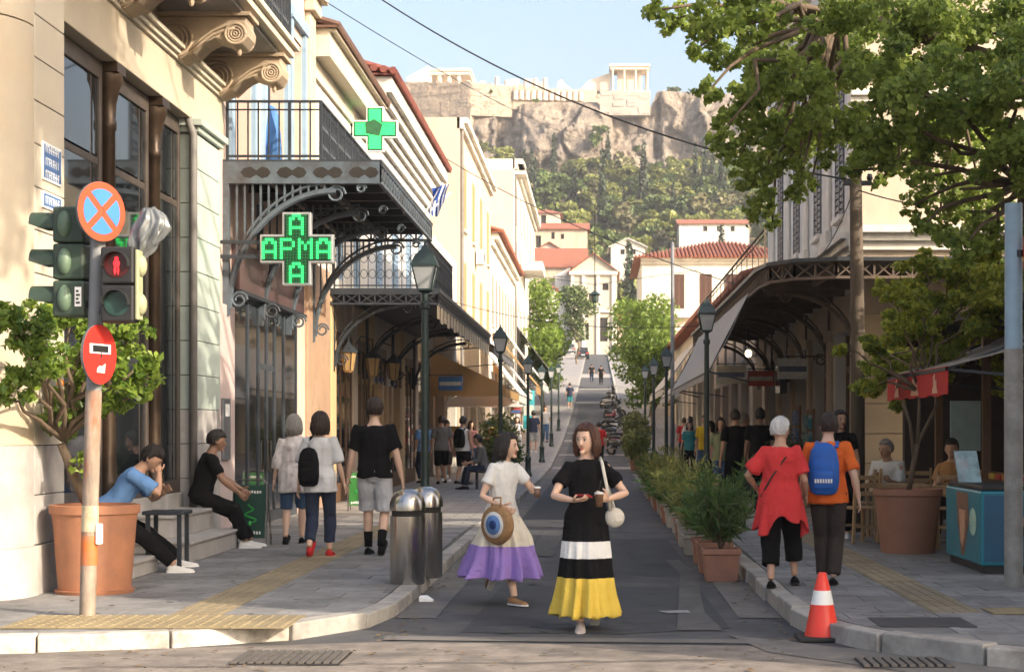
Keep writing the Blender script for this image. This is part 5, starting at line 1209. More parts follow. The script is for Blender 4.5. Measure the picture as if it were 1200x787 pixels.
m=MB()
for i,zz in enumerate((.10,.13,.16,.19)): m.box(x1-.06,x1-.03-(i%2)*.01,13.188,13.1915,z0+zz,z0+zz+.016)
m.obj('sticker_print',BLACKP,vs)
m=MB(); c=pp(2.2); m.bar((x1-.02,13.3,z0+.1),(c.x,c.y,z0+.1),.05); m.bar((x1-.02,13.3,z1-.1),(c.x+.02,c.y,z1-.1),.05); m.obj('mount_arm',IRON,vs)
# pedestrian signal
ps=thing('pedestrian_signal','black pedestrian signal showing the lit red man','traffic signal',P(140,376,13.1))
x0,x1=XA(121,13.1),XA(160,13.1); z0,z1=ZA(378,13.1),ZA(290,13.1); zm=(z0+z1)/2
REDL=M('red_lamp',(.5,.02,.02),.4,.1,5,emit=(1,.02,.03),estr=.9)
for k,(a,b) in enumerate(((z0,zm-.004),(zm+.004,z1))):
    m=MB(); m.box(x0,x1,13.02,13.2,a,b); s=m.obj('lamp_section',BLACKP,ps,bevel=.018)
    c=((x0+x1)/2,13.015,(a+b)/2); R_=.095
    m=MB(); m.prism([(R_*math.cos(2*math.pi*i/24),R_*math.sin(2*math.pi*i/24)) for i in range(24)],lambda p,q:Vector((c[0]+p,13.012,c[2]+q)),lambda p,q:Vector((c[0]+p,13.019,c[2]+q)))
    m.obj('lens',M('dark_red_lens',(.06,.008,.008),.2,.2,9) if k else M('dark_green_lens',(.02,.05,.045),.15,.3,9),s)
    m=MB(); n=12; vv=[];fs=[]
    for i in range(n+1):
        a_=-.15+(math.pi+.3)*i/n
        for q in (1.1,1.02): vv+=[(c[0]+R_*q*math.cos(a_),13.02,c[2]+R_*q*math.sin(a_)),(c[0]+R_*q*math.cos(a_),12.94,c[2]+R_*q*math.sin(a_))]
    for i in range(n): b_=i*4; fs+=[(b_,b_+4,b_+5,b_+1),(b_+2,b_+3,b_+7,b_+6),(b_+1,b_+5,b_+7,b_+3)]
    m.add(vv,fs); m.obj('hood',BLACKP,s,smooth='auto')
    if k:
        m=MB(); y=13.006
        for args in ((0,.05,.016,.016),(0,.012,.026,.03),(-.012,-.04,.009,.036),(.012,-.04,.009,.036)): m.sph((c[0]+args[0],y,c[2]+args[1]),(args[2],.004,args[3]),10,7)
        m.obj('red_man',REDL,s)
m=MB(); m.box(x1+.002,x1+.03,13.04,13.18,z0+.02,z1-.02); m.obj('side_cover',M('pale_olive_cover',(.32,.33,.2),.6,.15,5),ps,bevel=.01)
for zz in (z0+.14,z1-.14): m=MB(); m.sph((x1+.03,13.11,zz),(.05,.06,.085),10,7); m.obj('side_bulge',M('pale_olive_cover',(.32,.33,.2)),ps,smooth=True)
m=MB(); m.bar((pp(2).x,13.25,z0+.1),(x0+.06,13.19,z0+.1),.05); m.bar((pp(2.4).x,13.25,z1-.1),(x0+.06,13.19,z1-.1),.05); m.obj('mount_arm',IRON,ps)
# crumpled plastic wrapped round a second signal
m=MB(); rr=random.Random(4); c=P(172,276,13.2); vv=[];fs=[]; nu,nv=64,26
for i in range(nv+1):
    t=i/nv
    for j in range(nu):
        a=2*math.pi*j/nu; pr=.78*(.055+.10*math.sin(math.pi*min(1,t*1.15))**.7)*(1-.55*max(0,t-.82)/.18)
        k=1+.20*math.sin(7*a+2.2*math.sin(t*5))+.13*math.sin(13*a+4*t)+.16*noise.noise(Vector((math.cos(a)*2.5,math.sin(a)*2.5,t*7)))
        vv.append(c+Vector((pr*k*math.cos(a)+.05*(.5-t)+.03*math.sin(t*6),.65*pr*k*math.sin(a),.21-.42*t+.03*noise.noise(Vector((a*2,t*3,1))))))
for i in range(nv):
    for j in range(nu): a=i*nu+j; b=i*nu+(j+1)%nu; fs.append((a,a+nu,b+nu,b))
fs.append(tuple(range(nu))); fs.append(tuple(nv*nu+j for j in range(nu-1,-1,-1)))
m.add(vv,fs); pl=top(m,'plastic_wrap',M('crumpled_plastic',(.13,.14,.145),.25,.3,18,.5,30,spec=.7,stretch=(3,3,.5)),'crumpled silvery plastic sheet wrapped beside the pedestrian signal','plastic sheet',smooth=True)
# right hand signal pole
rp=thing('signal_pole','pale blue grey steel pole beside the ice cream freezer','pole',(3.78,15.5,HR))
m=MB(); m.tube([(3.78,15.5,HR-.02),(3.78,15.5,2.3)],.085,16); m.obj('lower_pole',M('mottled_grey_pole',(.24,.23,.21),.6,.25,6,stain=(.35,.34,.32),stain_s=4),rp,smooth='auto')
m=MB(); m.tube([(3.78,15.5,2.301),(3.78,15.5,3.62)],.08,16); m.obj('upper_pole',M('blue_grey_pole',(.25,.36,.45),.5,.12,6),rp,smooth='auto')
m=MB(); m.box(3.84,4.2,15.3,15.42,3.0,3.32); h_=m.obj('sign_box',REDO,rp,bevel=.03); m=MB(); m.box(3.9,4.2,15.29,15.299,3.06,3.26); m.obj('amber_face',M('amber_face',(.8,.42,.03),.4,.1,5),h_)
m=MB(); m.bar((3.84,15.4,3.16),(3.78,15.5,3.16),.06); m.obj('mount_arm',IRON,rp)
# cone
cn=thing('traffic_cone','red traffic cone with white reflective band at the kerb','traffic cone',(1.68,12.75,0)); c=(1.68,12.75,0)
m=MB(); m.box(c[0]-.19,c[0]+.19,c[1]-.19,c[1]+.19,.004,.035); m.obj('base',RUBBER,cn,bevel=.01)
CONE=M('cone_red',(.75,.045,.025),.45,.08,6)
m=MB(); m.lathe(c,[(.135,.03),(.13,.05),(.085,.27)],24); m.lathe(c,[(.064,.37),(.03,.5),(.024,.505)],24); m.obj('cone_body',CONE,cn,smooth='auto')
m=MB(); m.lathe(c,[(.0855,.268),(.0645,.372)],24); m.obj('reflective_band',WHITE,cn,smooth='auto')
# ------------------------------------------------------------------ big planter with orange tree
def sq_pot(t,c,w0,w1,h,rim,mat,soil=True):
    m=MB(); prof=[(w0,0),(w1,h-rim),(w1+.02,h-rim),(w1+.025,h),(w1-.03,h),(w1-.035,h-.06)]
    m.lathe(c,[(r*1.4142,z) for r,z in prof],4,a0=math.pi/4,a1=math.pi/4+2*math.pi); m.obj('pot',mat,t,bevel=.03)
    m=MB(); m.lathe((c[0],c[1],c[2]+h-.065),[((w1-.036)*1.41,0),((w1-.05)*1.41,.012)],4,a0=math.pi/4,a1=math.pi/4+2*math.pi); m.obj('soil',SOIL,t)
ot=thing('potted_orange_tree','orange tree in a big square terracotta planter behind the signal post','potted tree',(-4.49,15.25,HL))
c=(-4.49,15.25,HL); m=MB(); m.lathe(c,[(.31,0),(.315,.02),(.36,.62),(.372,.70),(.392,.705),(.395,.78),(.36,.785),(.35,.72)],48); m.obj('pot',TERRA,ot,smooth='auto')
m=MB(); m.lathe((c[0],c[1],HL+.70),[(.352,0),(.3,.02)],24); m.obj('soil',SOIL,ot)
m=MB(); m.lathe(c,[(.335,-.002),(.35,.03),(.33,.032)],40); m.obj('pot_saucer',TERRA,ot,smooth='auto')
pcl=[(18,392,30),(60,415,34),(25,445,22),(92,475,36),(68,500,26),(122,425,34),(156,435,28),(150,398,24),(82,380,26),(176,428,14),(8,365,18),(96,540,15),(165,460,16),(110,380,24),(45,375,22),(135,470,16),(130,395,26),(100,440,30),(3,468,12)]
rr=random.Random(3); cl=[]
for px,py,r_ in pcl:
    y=rr.uniform(14.7,15.35) if px>62 else rr.uniform(13.75,14.1); c=P(px,py,y); q=r_*y/F; cl.append((c.x,min(c.y,15.3),c.z,q,q*1.2,q))
V,Q=cloud(cl,8500,.075,.1,.48,droop=.25,seed=9,twig=9,tr=.42); C4=V.reshape(-1,4,3); cc=C4.mean(1); ext=np.hypot(cc[:,0]+5.65,cc[:,1]-14.95); keep=(cc[:,0]>-4.9)|((cc[:,1]<14.9)&(ext>.76)&(cc[:,0]>-5.65))|(cc[:,1]<14.2); V=C4[keep].reshape(-1,3); Q=np.arange(len(V)).reshape(-1,4)
m=MB(); base=Vector((-4.5,15.25,.8)); f1=P(88,560,15.2); f2=P(75,500,15.1); m.tube([base,f1,P(72,520,15.1)],[.06,.045,.04],8)
for i,c in enumerate(cl): limb(m,(f1 if c[2]<1.5 else P(74,515,15.1)),c[:3],.028,.008,5,seed=i)
m.obj('trunk',TREEBARK,ot,smooth=True); crown_obj(V,Q,LEAFO,ot)
for px,py,y in ((71,449,15.0),): m=MB(); m.sph(P(px,py,y),.036,12,9); m.obj('orange_fruit',M('orange_fruit',(.7,.2,.02),.5,.1,8),ot,smooth=True)
# ------------------------------------------------------------------ round planter with small tree on the right
rt=thing('potted_tree','small yellow green tree in a round terracotta tub by the cafe','potted tree',(3.62,19.9,HR))
m=MB(); m.lathe((3.62,19.9,HR),[(.31,0),(.38,.66),(.40,.67),(.40,.74),(.36,.74),(.35,.68)],28); m.obj('pot',M('brown_terracotta',(.30,.14,.085),.8,.14,4,.25,50),rt,smooth='auto')
m=MB(); m.lathe((3.62,19.9,HR+.66),[(.355,0),(.3,.015)],20); m.obj('soil',SOIL,rt)
pcl=[(1030,438,26),(1060,410,36),(1050,355,30),(1090,350,36),(1120,385,40),(1150,350,38),(1095,425,22),(1022,408,16),(1168,405,30),(1190,355,28),(1080,312,22),(1140,312,28),(1012,455,12),(1052,476,9),(1180,450,16),(1070,380,30),(1110,330,30),(1195,400,24),(985,408,9)]
cl=[]
for px,py,r_ in pcl:
    y=rr.uniform(19.4,21.6) if not(py>385 and px>1035) else rr.uniform(22.3,23.6); c=P(px,py,y); q=r_*y/F; cl.append((c.x,c.y,c.z,q*1.1,q*1.3,q))
V,Q=cloud(cl,24000,.078,.1,.6,droop=.35,seed=10,twig=13,tr=.34)
m=MB(); st=Vector((3.62,19.9,.8)); k1=P(1075,520,19.9)
m.tube([st,k1],[.035,.03],8)
for a in ((1058,470),(1078,455),(1100,470)): m.tube([k1 if a[0]!=1058 else P(1072,545,19.9),P((a[0]+1075)/2,495,19.9),P(a[0],a[1],20)],[.025,.02,.018],7)
for i,c in enumerate(cl): limb(m,P(1078,458,20),c[:3],.02,.007,5,seed=i)
m.obj('trunk',TREEBARK,rt,smooth=True); crown_obj(V,Q,LEAFY,rt)
# ------------------------------------------------------------------ oleander boxes along the right kerb
def oleander(seed,n,h,w):
    r=np.random.default_rng(seed); C=[];A=[];
    for s in range(n):
        a=r.uniform(0,6.28); tilt=r.uniform(.05,.75); L=h*r.uniform(.55,1.0)
        d=np.array([math.cos(a)*math.sin(tilt),math.sin(a)*math.sin(tilt),math.cos(tilt)]); b=np.array([r.uniform(-.1,.1),r.uniform(-.1,.1),0])
        for k in range(15):
            t=.25+.75*k/14; p=b+d*L*t; p[2]-=.12*t*t*math.sin(tilt)*h
            for q in range(2): aa=d*.55+r.normal(size=3)*.55; C.append(p); A.append(aa/np.linalg.norm(aa))
    C=np.array(C);A=np.array(A); m=len(C); L=r.uniform(.11,.2,m); B=np.cross(A,r.normal(size=(m,3))); B/=np.linalg.norm(B,axis=1)[:,None]
    tip=C+A*L[:,None]; mid=C+A*(L*.45)[:,None]; wd=.013
    V=np.stack([C,mid+B*wd,tip,mid-B*wd],1).reshape(-1,3); return V,np.arange(4*m).reshape(-1,4)
PB=M('planter_terracotta',(.36,.17,.11),.8,.14,4,.25,50,rnd=.12,stain=(.28,.15,.11),stain_s=3)
PW=M('planter_concrete',(.42,.38,.33),.85,.15,4,.3,50,rnd=.1,stain=(.28,.25,.2),stain_s=3)
def box_planter(seed,mat,n,h,name='oleander_planter'):
    t=thing(name,'','planter',local=True)
    m=MB(); prof=[(.16,0),(.185,.28),(.2,.281),(.2,.34),(.175,.34),(.172,.3)]
    m.lathe((0,0,0),[(r*1.4142,z) for r,z in prof],4,a0=math.pi/4,a1=math.pi/4+2*math.pi); m.obj('box',mat,t,bevel=.012)
    m=MB(); m.lathe((0,0,.3),[(.172*1.41,0),(.16*1.41,.01)],4,a0=math.pi/4,a1=math.pi/4+2*math.pi); m.obj('soil',SOIL,t)
    V,Q=oleander(seed,n,h,.4); V[:,2]+=.3; npobj('leaves',V,Q,LEAFH if seed==3 else LEAFD,t)
    m=MB(); r=random.Random(seed)
    for i in range(12):
        a=r.uniform(0,6.28); tl=r.uniform(.05,.5); m.tube([(0,0,.29),(math.cos(a)*math.sin(tl)*h*.6,math.sin(a)*math.sin(tl)*h*.6,.3+math.cos(tl)*h*.6)],[.008,.004],5)
    m.obj('stems',TREEBARK,t); return t
pa=box_planter(1,PB,26,.98); pb=box_planter(2,PB,24,.85); pc=box_planter(3,PW,24,.78)
i=0; seq=[(17.7,pa,'terracotta box of arching oleander at the near end of the kerb row'),(18.7,pb,'terracotta box of oleander, second in the kerb row')]+[(20.0+k*1.45,(pb,pc,pc)[k%3],None) for k in range(17)]
us=set()
for y,pr,lab_ in seq:
    o=pr if pr.name not in us else copy_tree(pr); us.add(pr.name); s=random.uniform(.9,1.15)
    o.location=(1.28,y,zp(y)+.004); o.rotation_euler=(0,0,random.choice([0,1.5708,3.1416])); 
    o.scale=(1,1,1) if lab_ else (random.uniform(.85,1.2),random.uniform(.85,1.15),random.uniform(.68,1.15)); tag(o,lab_ or ('terracotta box of oleander within the long kerb row' if pr is pb else 'pale concrete box of oleander within the long kerb row'),'planter','boxes of oleander along the right kerb')
# clipped shrubs
def shrub(label,x,y,z,rx,rz,n,mat,sz,pot=True,name='shrub'):
    t=thing(name,label,'shrub',(x,y,z)); cl=[(x+random.uniform(-.3,.3)*rx,y+random.uniform(-.3,.3)*rx,z+.35+rz+random.uniform(-.5,.5)*rz,rx*.75,rx*.75,rz*.75) for _ in range(7)]
    V,Q=cloud(cl,n,sz,.55,.6,seed=abs(int(x*100+y))); crown_obj(V,Q,mat,t,'foliage')
    m=MB(); m.lathe((x,y,z),[(.17,0),(.22,.35),(.19,.35)],12); m.obj('pot',TERRA,t)
    m=MB(); m.tube([(x,y,z+.3),(x,y,z+.5+rz)],.025,6); m.obj('stem',TREEBARK,t)
shrub('round clipped green shrub on the left pavement by the seated man',-2.65,48,HL,.75,.75,2600,LEAFH,.11)
shrub('dark bushy shrub in the left row beneath the clipped round one',-2.4,45.2,HL,.42,.5,1400,LEAFD,.1)
shrub('leafy shrub at the far end of the kerb row before the motorbikes',1.35,60,.12,.55,.6,1500,LEAFH,.12)
shrub('taller leafy shrub next to the parked motorbikes',1.5,66,.3,.6,.75,1700,LEAFH,.13)
shrub('dark round bush in a pot before the shop under the corner canopy',3.05,27.2,HR,.42,.5,2400,LEAFC,.07)
# ------------------------------------------------------------------ boards, cafe things, freezer
def aboard(label,x,y,w,h,z,tone):
    t=thing('pavement_board',label,'board',(x,y,z)); gm=M('board_green_'+tone,(.008,.05,.035) if tone=='dark' else (.03,.16,.03),.4,.15,6)
    m=MB(); fx=lambda s:[(x+s*w/2,y,z),(x+s*w/2,y+.02,z+h),]
    for s in (-1,1): m.tube([(x+s*w/2,y-.02,z),(x+s*w/2,y+.06,z+h-.05),(x+s*(w/2-.05),y+.065,z+h)],.012,6); m.tube([(x+s*w/2,y+.3,z),(x+s*w/2,y+.07,z+h-.06)],.012,6)
    m.tube([(x-w/2+.05,y+.065,z+h),(x+w/2-.05,y+.065,z+h)],.012,6); m.obj('frame',STEEL,t)
    m=MB(); m.hexa([(x-w/2+.02,y-.012,z+.1),(x+w/2-.02,y-.012,z+.1),(x+w/2-.02,y,z+.1),(x-w/2+.02,y,z+.1),(x-w/2+.02,y+.045,z+h-.06),(x+w/2-.02,y+.045,z+h-.06),(x+w/2-.02,y+.06,z+h-.06),(x-w/2+.02,y+.06,z+h-.06)]); m.obj('panel',gm,t)
    yy=lambda zz:y-.016+.057*(zz-z-.1)/(h-.16)
    EM=M('emblem_green',(.02,.32,.05),.4,.1,6); cz=z+h*.5
    m=MB(); m.tube([Vector((x+.09*math.sin(k*.55)*(1-k/26),yy(cz)-.004,cz-.12+.012*k)) for k in range(20)],.012,5); m.lathe((x,yy(cz)-.0,cz-.1),[(.02,-.06),(.03,-.04),(.02,.0)],8); m.obj('snake_emblem',EM,t)
    m=MB(); rr=random.Random(int(y))
    for zz,n_ in ((z+h*.82,9),(z+h*.2,9)):
        for k in range(n_):
            a=x-w*.36+w*.72*k/n_; m.box(a,a+w*.05,yy(zz)-.004,yy(zz)-.001,zz-.012-.01*rr.random(),zz+.014+.012*rr.random())
    m.obj('lettering',WHITE,t)
aboard('dark green pharmacy pavement board with snake emblem beside the seated man in black',-4.33,21.25,.42,.82,HL,'dark')
aboard('bright green pavement board between the two strolling women and the man in shorts',-4.25,30.4,.38,.74,HL,'bright')
def chair(label,x,y,rot,z,mat=WOODL,group=None,slat=True):
    t=thing('cafe_chair',label,'chair',(x,y,z),rot,group,local=True)
    m=MB(); m.box(-.2,.2,-.2,.2,.43,.46); m.obj('seat',mat,t,bevel=.008)
    for sx in (-1,1):
        m=MB(); m.bar((sx*.18,.18,0),(sx*.18,.18,.43),.035); m.obj('leg',mat,t)
        m=MB(); m.bar((sx*.18,-.18,0),(sx*.18,-.24,.9),.035); m.obj('leg',mat,t)
    for zz in (.6,.7,.8): m=MB(); m.box(-.17,.17,-.225,-.205,zz,zz+.055); m.obj('back_slat',mat,t)
    for q in (-.18,.18): m=MB(); m.box(-.17,.17,q-.01,q+.01,.2,.23); m.obj('stretcher',mat,t)
    return t
for k,(x,y,r_) in enumerate(((3.3,21.6,.4),(3.55,23.0,1.2),(4.35,21.4,2.6),(4.4,23.4,3.0))): chair(('slatted wooden chair facing away beside the round terracotta tub','slatted wooden chair behind the woman in black by the cafe','slatted wooden chair under the small tree','slatted wooden chair by the beige wall')[k],x,y,r_,HR,group='wooden cafe chairs')
def table(label,x,y,z,w=.62,h=.72,mat=WOODL):
    t=thing('cafe_table',label,'table',(x,y,z)); m=MB(); m.box(x-w/2,x+w/2,y-w/2,y+w/2,z+h-.04,z+h); m.obj('top',mat,t,bevel=.008)
    for a in (-1,1):
        for b in (-1,1): m=MB(); m.bar((x+a*(w/2-.05),y+b*(w/2-.05),z),(x+a*(w/2-.05),y+b*(w/2-.05),z+h-.04),.04); m.obj('leg',mat,t)
    return t
table('square wooden cafe table near the seated man in white',3.95,22.4,HR,.8); table('square wooden cafe table behind the round tub',4.35,20.6,HR,.7)
bt=table('tiny dark cafe table before the man in the blue shirt',-4.42,17.55,HL,.42,.62,IRON)
# freezer
fz_off=Vector((.25,-.7,0))
fz=thing('ice_cream_freezer','teal ice cream chest freezer with printed ice cream pictures','freezer',(4.0,18.4,HR))
TEAL=M('teal_print',(.01,.20,.27),.35,.15,3); TEALD=M('deep_blue_print',(.008,.10,.19),.35,.15,3)
m=MB(); m.box(3.55,4.35,17.6,19.3,HR+.08,HR+.82); m.obj('body',TEAL,fz,bevel=.02)
m=MB(); m.box(3.59,4.31,17.64,19.26,HR+.001,HR+.079); m.obj('kick_base',BLACKP,fz)
m=MB(); m.box(3.57,4.33,17.62,19.28,HR+.822,HR+.87); m.obj('sliding_lid',BLACKP,fz,bevel=.01)
m=MB(); m.box(3.58,4.32,17.592,17.598,HR+.12,HR+.78); m.obj('front_panel',TEALD,fz)
def ell(cx,cz,rx,rz,n=24): return [(cx+rx*math.cos(2*math.pi*k/n),cz+rz*math.sin(2*math.pi*k/n)) for k in range(n)]
def fprint(poly,mat,nm,lay): m=MB(); m.prism(poly,lambda a,b:Vector((a,17.5915-lay*.002,b)),lambda a,b:Vector((a,17.5918-lay*.002+.0012,b))); m.obj(nm,mat,fz)
fprint(ell(4.13,HR+.46,.2,.14),M('dark_bowl',(.01,.012,.03),.4,.1,5),'printed_bowl',1); fprint(ell(4.14,HR+.52,.19,.11),M('caramel_print',(.35,.13,.05),.5,.5,14,stain=(.5,.38,.1),stain_s=9),'printed_ice_cream',2); fprint(ell(4.02,HR+.55,.05,.05),M('grey_blue_print',(.25,.3,.42),.5,.3,9),'printed_cream',3)
fprint(ell(3.86,HR+.66,.055,.04),M('pale_badge',(.35,.5,.6),.4,.2,9),'oval_badge',1); fprint(ell(3.86,HR+.66,.045,.012),TEALD,'badge_band',2)
def sprint(poly,mat,nm,lay): m=MB(); m.prism(poly,lambda a,b:Vector((3.5485-lay*.002,a,b)),lambda a,b:Vector((3.5498-lay*.002,a,b))); m.obj(nm,mat,fz)
sprint([(18.2,HR+.78),(18.75,HR+.78),(18.7,HR+.5),(18.5,HR+.12),(18.35,HR+.14),(18.15,HR+.5)],M('brown_cone_print',(.20,.10,.06),.5,.5,10),'printed_cone',1)
sprint([(18.3,HR+.6),(18.6,HR+.6),(18.55,HR+.3),(18.45,HR+.2),(18.35,HR+.32)],M('peach_print',(.55,.30,.18),.5,.3,9),'printed_biscuit',2); sprint(ell(17.95,HR+.5,.16,.14),M('mint_print',(.35,.55,.45),.5,.3,9),'printed_scoop',2)
fz.location=Vector(fz.location)+fz_off
# kiosk with red valance awning
kk=thing('kiosk','dark wooden kiosk shed with shelves of goods behind the freezer','kiosk',(6,22,0))
m=MB(); m.box(6.6,6.8,18.6,27.6,HR,3.2); m.box(4.9,6.6,27.2,27.4,HR,3.2); m.box(4.75,6.8,18.6,27.5,3.0,3.1); m.obj('shell',M('kiosk_brown',(.035,.024,.02),.7,.3,3),kk)
for y in (18.7,21.5,24.5): m=MB(); m.box(4.85,4.95,y-.05,y+.05,HR,3.0); m.obj('post',WOOD,kk)
m=MB(); m.box(4.8,5.3,18.7,24,HR+.75,HR+.82); m.obj('counter',WOOD,kk); m=MB(); m.box(5.2,5.28,18.7,24,HR,HR+.749); m.obj('counter_front',DARK,kk)
m=MB(); m.box(5.3,5.75,25.6,25.65,1.25,2.0); m.obj('poster',M('pale_cyan_poster',(.35,.48,.5),.5,.15,5),kk)
gm=[M('goods_'+n,c,.5,.25,9) for n,c in (('orange',(.5,.2,.03)),('red',(.4,.04,.03)),('yellow',(.5,.36,.05)),('brown',(.14,.07,.04)))]
for k in range(14):
    m=MB(); y=18.9+k*.34; z=HR+.822; m.box(4.86,5.1,y,y+.26,z,z+.07); t=top(m,'goods_box',gm[k%4],'small box of snacks in the row on the kiosk counter','box','boxes of snacks on the kiosk counter')
awning('grey awning with red printed valance over the ice cream freezer',18.3,22.0,5.6,2.95,3.75,2.25,M('taupe_canvas',(.34,.31,.28),.85,.1,2,trans=.15),.30,CANVR)
aw=[x for x in bpy.data.objects if x.get('label','').startswith('grey awning with red')][0]
for yy,w_ in ((18.9,.3),(20.1,.5),(21.3,.3)):
    bl=MB(); bl.prism([(-w_*.5,1.97),(w_*.5,1.97),(w_*.4,2.03),(w_*.28,2.04),(w_*.3,2.16),(0,2.19),(-w_*.05,2.1),(-w_*.3,2.12),(-w_*.32,2.04)],lambda a_,b_:Vector((3.7335,yy+a_,b_)),lambda a_,b_:Vector((3.7375,yy+a_,b_))); bl.obj('valance_print',M('faded_cream_print',(.62,.36,.25),.8,.15,9),aw)
# sandwich stand by freezer
m=MB(); z_=HR+.868; m.hexa([(3.86,18.2,z_),(4.1,18.2,z_),(4.1,18.26,z_),(3.86,18.26,z_),(3.83,18.32,1.34),(4.07,18.32,1.34),(4.07,18.36,1.34),(3.83,18.36,1.34)]); top(m,'menu_stand',M('menu_print',(.25,.38,.40),.5,.5,7,stain=(.45,.3,.35),stain_s=5),'small printed menu card leaning on top of the freezer','stand')
# wooden pole with wires
wp=thing('utility_pole','weathered wooden utility pole in front of the corner canopy','pole',(3.66,24.0,HR)); m=MB(); m.tube([(3.66,24,HR-.02),(3.66,24,3),(3.63,24,5.25)],[.105,.1,.085],14); m.obj('shaft',POLEW,wp,smooth=True)
m=MB(); m.box(3.45,3.85,23.95,24.05,5.0,5.06); 
for x in (3.47,3.63,3.83): m.lathe((x,24,5.06),[(.03,0),(.045,.04),(.03,.1)],8)
m.obj('insulator_bar',IRON,wp)
gp=thing('utility_pole','tall thin grey metal pole before the red roofed house','pole',(2.2,50,HR)); m=MB(); m.tube([(2.2,50,HR-.02),(2.2,50,7.0)],[.07,.05],10); m.obj('shaft',GPOST,gp,smooth=True); m=MB(); m.lathe((2.2,50,7.0),[(.055,0),(.02,.06)],8); m.obj('cap',GPOST,gp)
def cable(label,a,b,sag,r=.012):
    a=Vector(a);b=Vector(b); m=MB(); m.tube([a.lerp(b,k/24)-Vector((0,0,sag*4*(k/24)*(1-k/24))) for k in range(25)],r,5); top(m,'cable',BLACKP,label,'cable')
cable('thick black cable crossing the sky to the wooden pole',P(430,-12,30),P(1003,212,24.1),.5,.014)
cable('thin cable running from the pharmacy roof across the sky',P(375,-2,28),P(700,170,60),.25,.009)
cable('thin cable leading from the wooden pole into the plane tree',P(1003,222,24),P(1215,246,20),.12,.01)
cable('thin cable from the wooden pole to the corner building cornice',P(1003,215,24.0),P(960,300,32),.15,.01)
cable('sagging cable across the street before the church',P(505,175,52),P(905,345,40),.4,.012)
cable('low cable strung between the shop houses',P(520,350,53),P(880,375,46),.5,.01)
# hanging lamp on cross wire
hl=thing('hanging_lamp','dark lamp hung over the street on cross wires before the church','lamp',P(697,356,70)); c=P(697,342,70)
m=MB(); m.lathe((c.x,c.y,c.z-.45),[(.05,0),(.16,.05),(.17,.3),(.26,.34),(.1,.45),(.03,.5)],10); m.obj('lamp_body',GREENP,hl); m=MB(); m.tube([c,c+Vector((0,0,3.6))],.02,5); m.tube([c+Vector((-3.1,0,.75)),c+Vector((0,0,.3)),c+Vector((4.3,0,.9))],.012,5); m.obj('wire',BLACKP,hl)
# flag
fl=thing('flag','blue and white striped flag drooping from its pole','flag',P(512,258,48)); a=P(514,215,48); b=P(500,262,48)
m=MB(); m.tube([P(528,226,50),P(505,246,47)],.025,6); m.tube([Vector((-5.1,48,ZA(268,48))),P(519,214,48)],.02,6); m.obj('pole',WHITE,fl)
FB=M('flag_blue',(.008,.05,.27),.8,.12,6)
m=MB(); n=9; k=8
for i in range(n):
    for j in range(k):
        m.mi=0 if (i<4 and j<4) else i%2
        def q(ii,jj): u=ii/n; v=jj/k; return P(506+22*u*(1-.45*v)-2*v+1.5*math.sin(v*5+u*4),220+30*v+6*math.sin(u*3.14)*v-5*u,48)+Vector((0,.12*math.sin(u*9+v*3),0))
        m.add([q(i,j),q(i+1,j),q(i+1,j+1),q(i,j+1)],[(0,1,2,3)])
m.obj('cloth',[FB,WHITE],fl,smooth=True)
# umbrella
um=thing('parasol','white square parasol among the left shops','parasol',(-4.0,58,HL)); x,y=-4.0,58
m=MB(); m.lathe((x,y,2.35),[(1.5,0),(1.48,.04),(.05,.62)],8); m.obj('canopy',M('parasol_cloth',(.85,.83,.8),.85,.05,2,trans=.7),um); m=MB(); m.tube([(x,y,.1),(x,y,2.9)],.025,6); m.obj('pole',WHITE,um)
# racks of goods, tables on the right shops
for k,(x,y,w_,h_,mt,lb) in enumerate(((3.95,33.6,.25,1.9,'blue','tall postcard rack with blue pictures beside the shop door'),(3.9,38.0,.3,1.6,'beige','beige souvenir rack under the grey awning'),(3.6,43,.4,1.0,'orange','orange crate display before the shop'),(3.9,31.2,.3,1.8,'teal','narrow teal banner stand by the stone pier'),(3.2,52,.5,1.3,'pale','pale stall table beyond the neoclassical building'))):
    t=thing('goods_rack',lb,'rack',(x,y,HR)); cm=M('rack_'+mt,{'blue':(.08,.14,.32),'beige':(.4,.3,.2),'orange':(.5,.22,.06),'teal':(.02,.16,.2),'pale':(.5,.45,.4)}[mt],.6,.45,9,stain=(.45,.42,.4),stain_s=6)
    m=MB(); m.box(x-.02,x+.02,y-w_*1.6,y+w_*1.6,HR,HR+h_); m.obj('back',WOOD,t)
    for a in range(5):
        for b in range(3): m=MB(); yy=y-w_*1.5+b*w_; z=HR+.2+a*(h_-.25)/5; m.box(x-.09,x-.025,yy+.02,yy+w_-.03,z,z+(h_-.3)/5*.85); m.obj('card_pocket',cm,t)
m=MB(); m.box(3.95,4.1,36.9,37.9,2.35,2.95); t=top(m,'wall_screen',M('dark_screen',(.015,.02,.035),.2,.3,3),'dark framed screen hanging under the corner canopy','screen',bevel=.02)
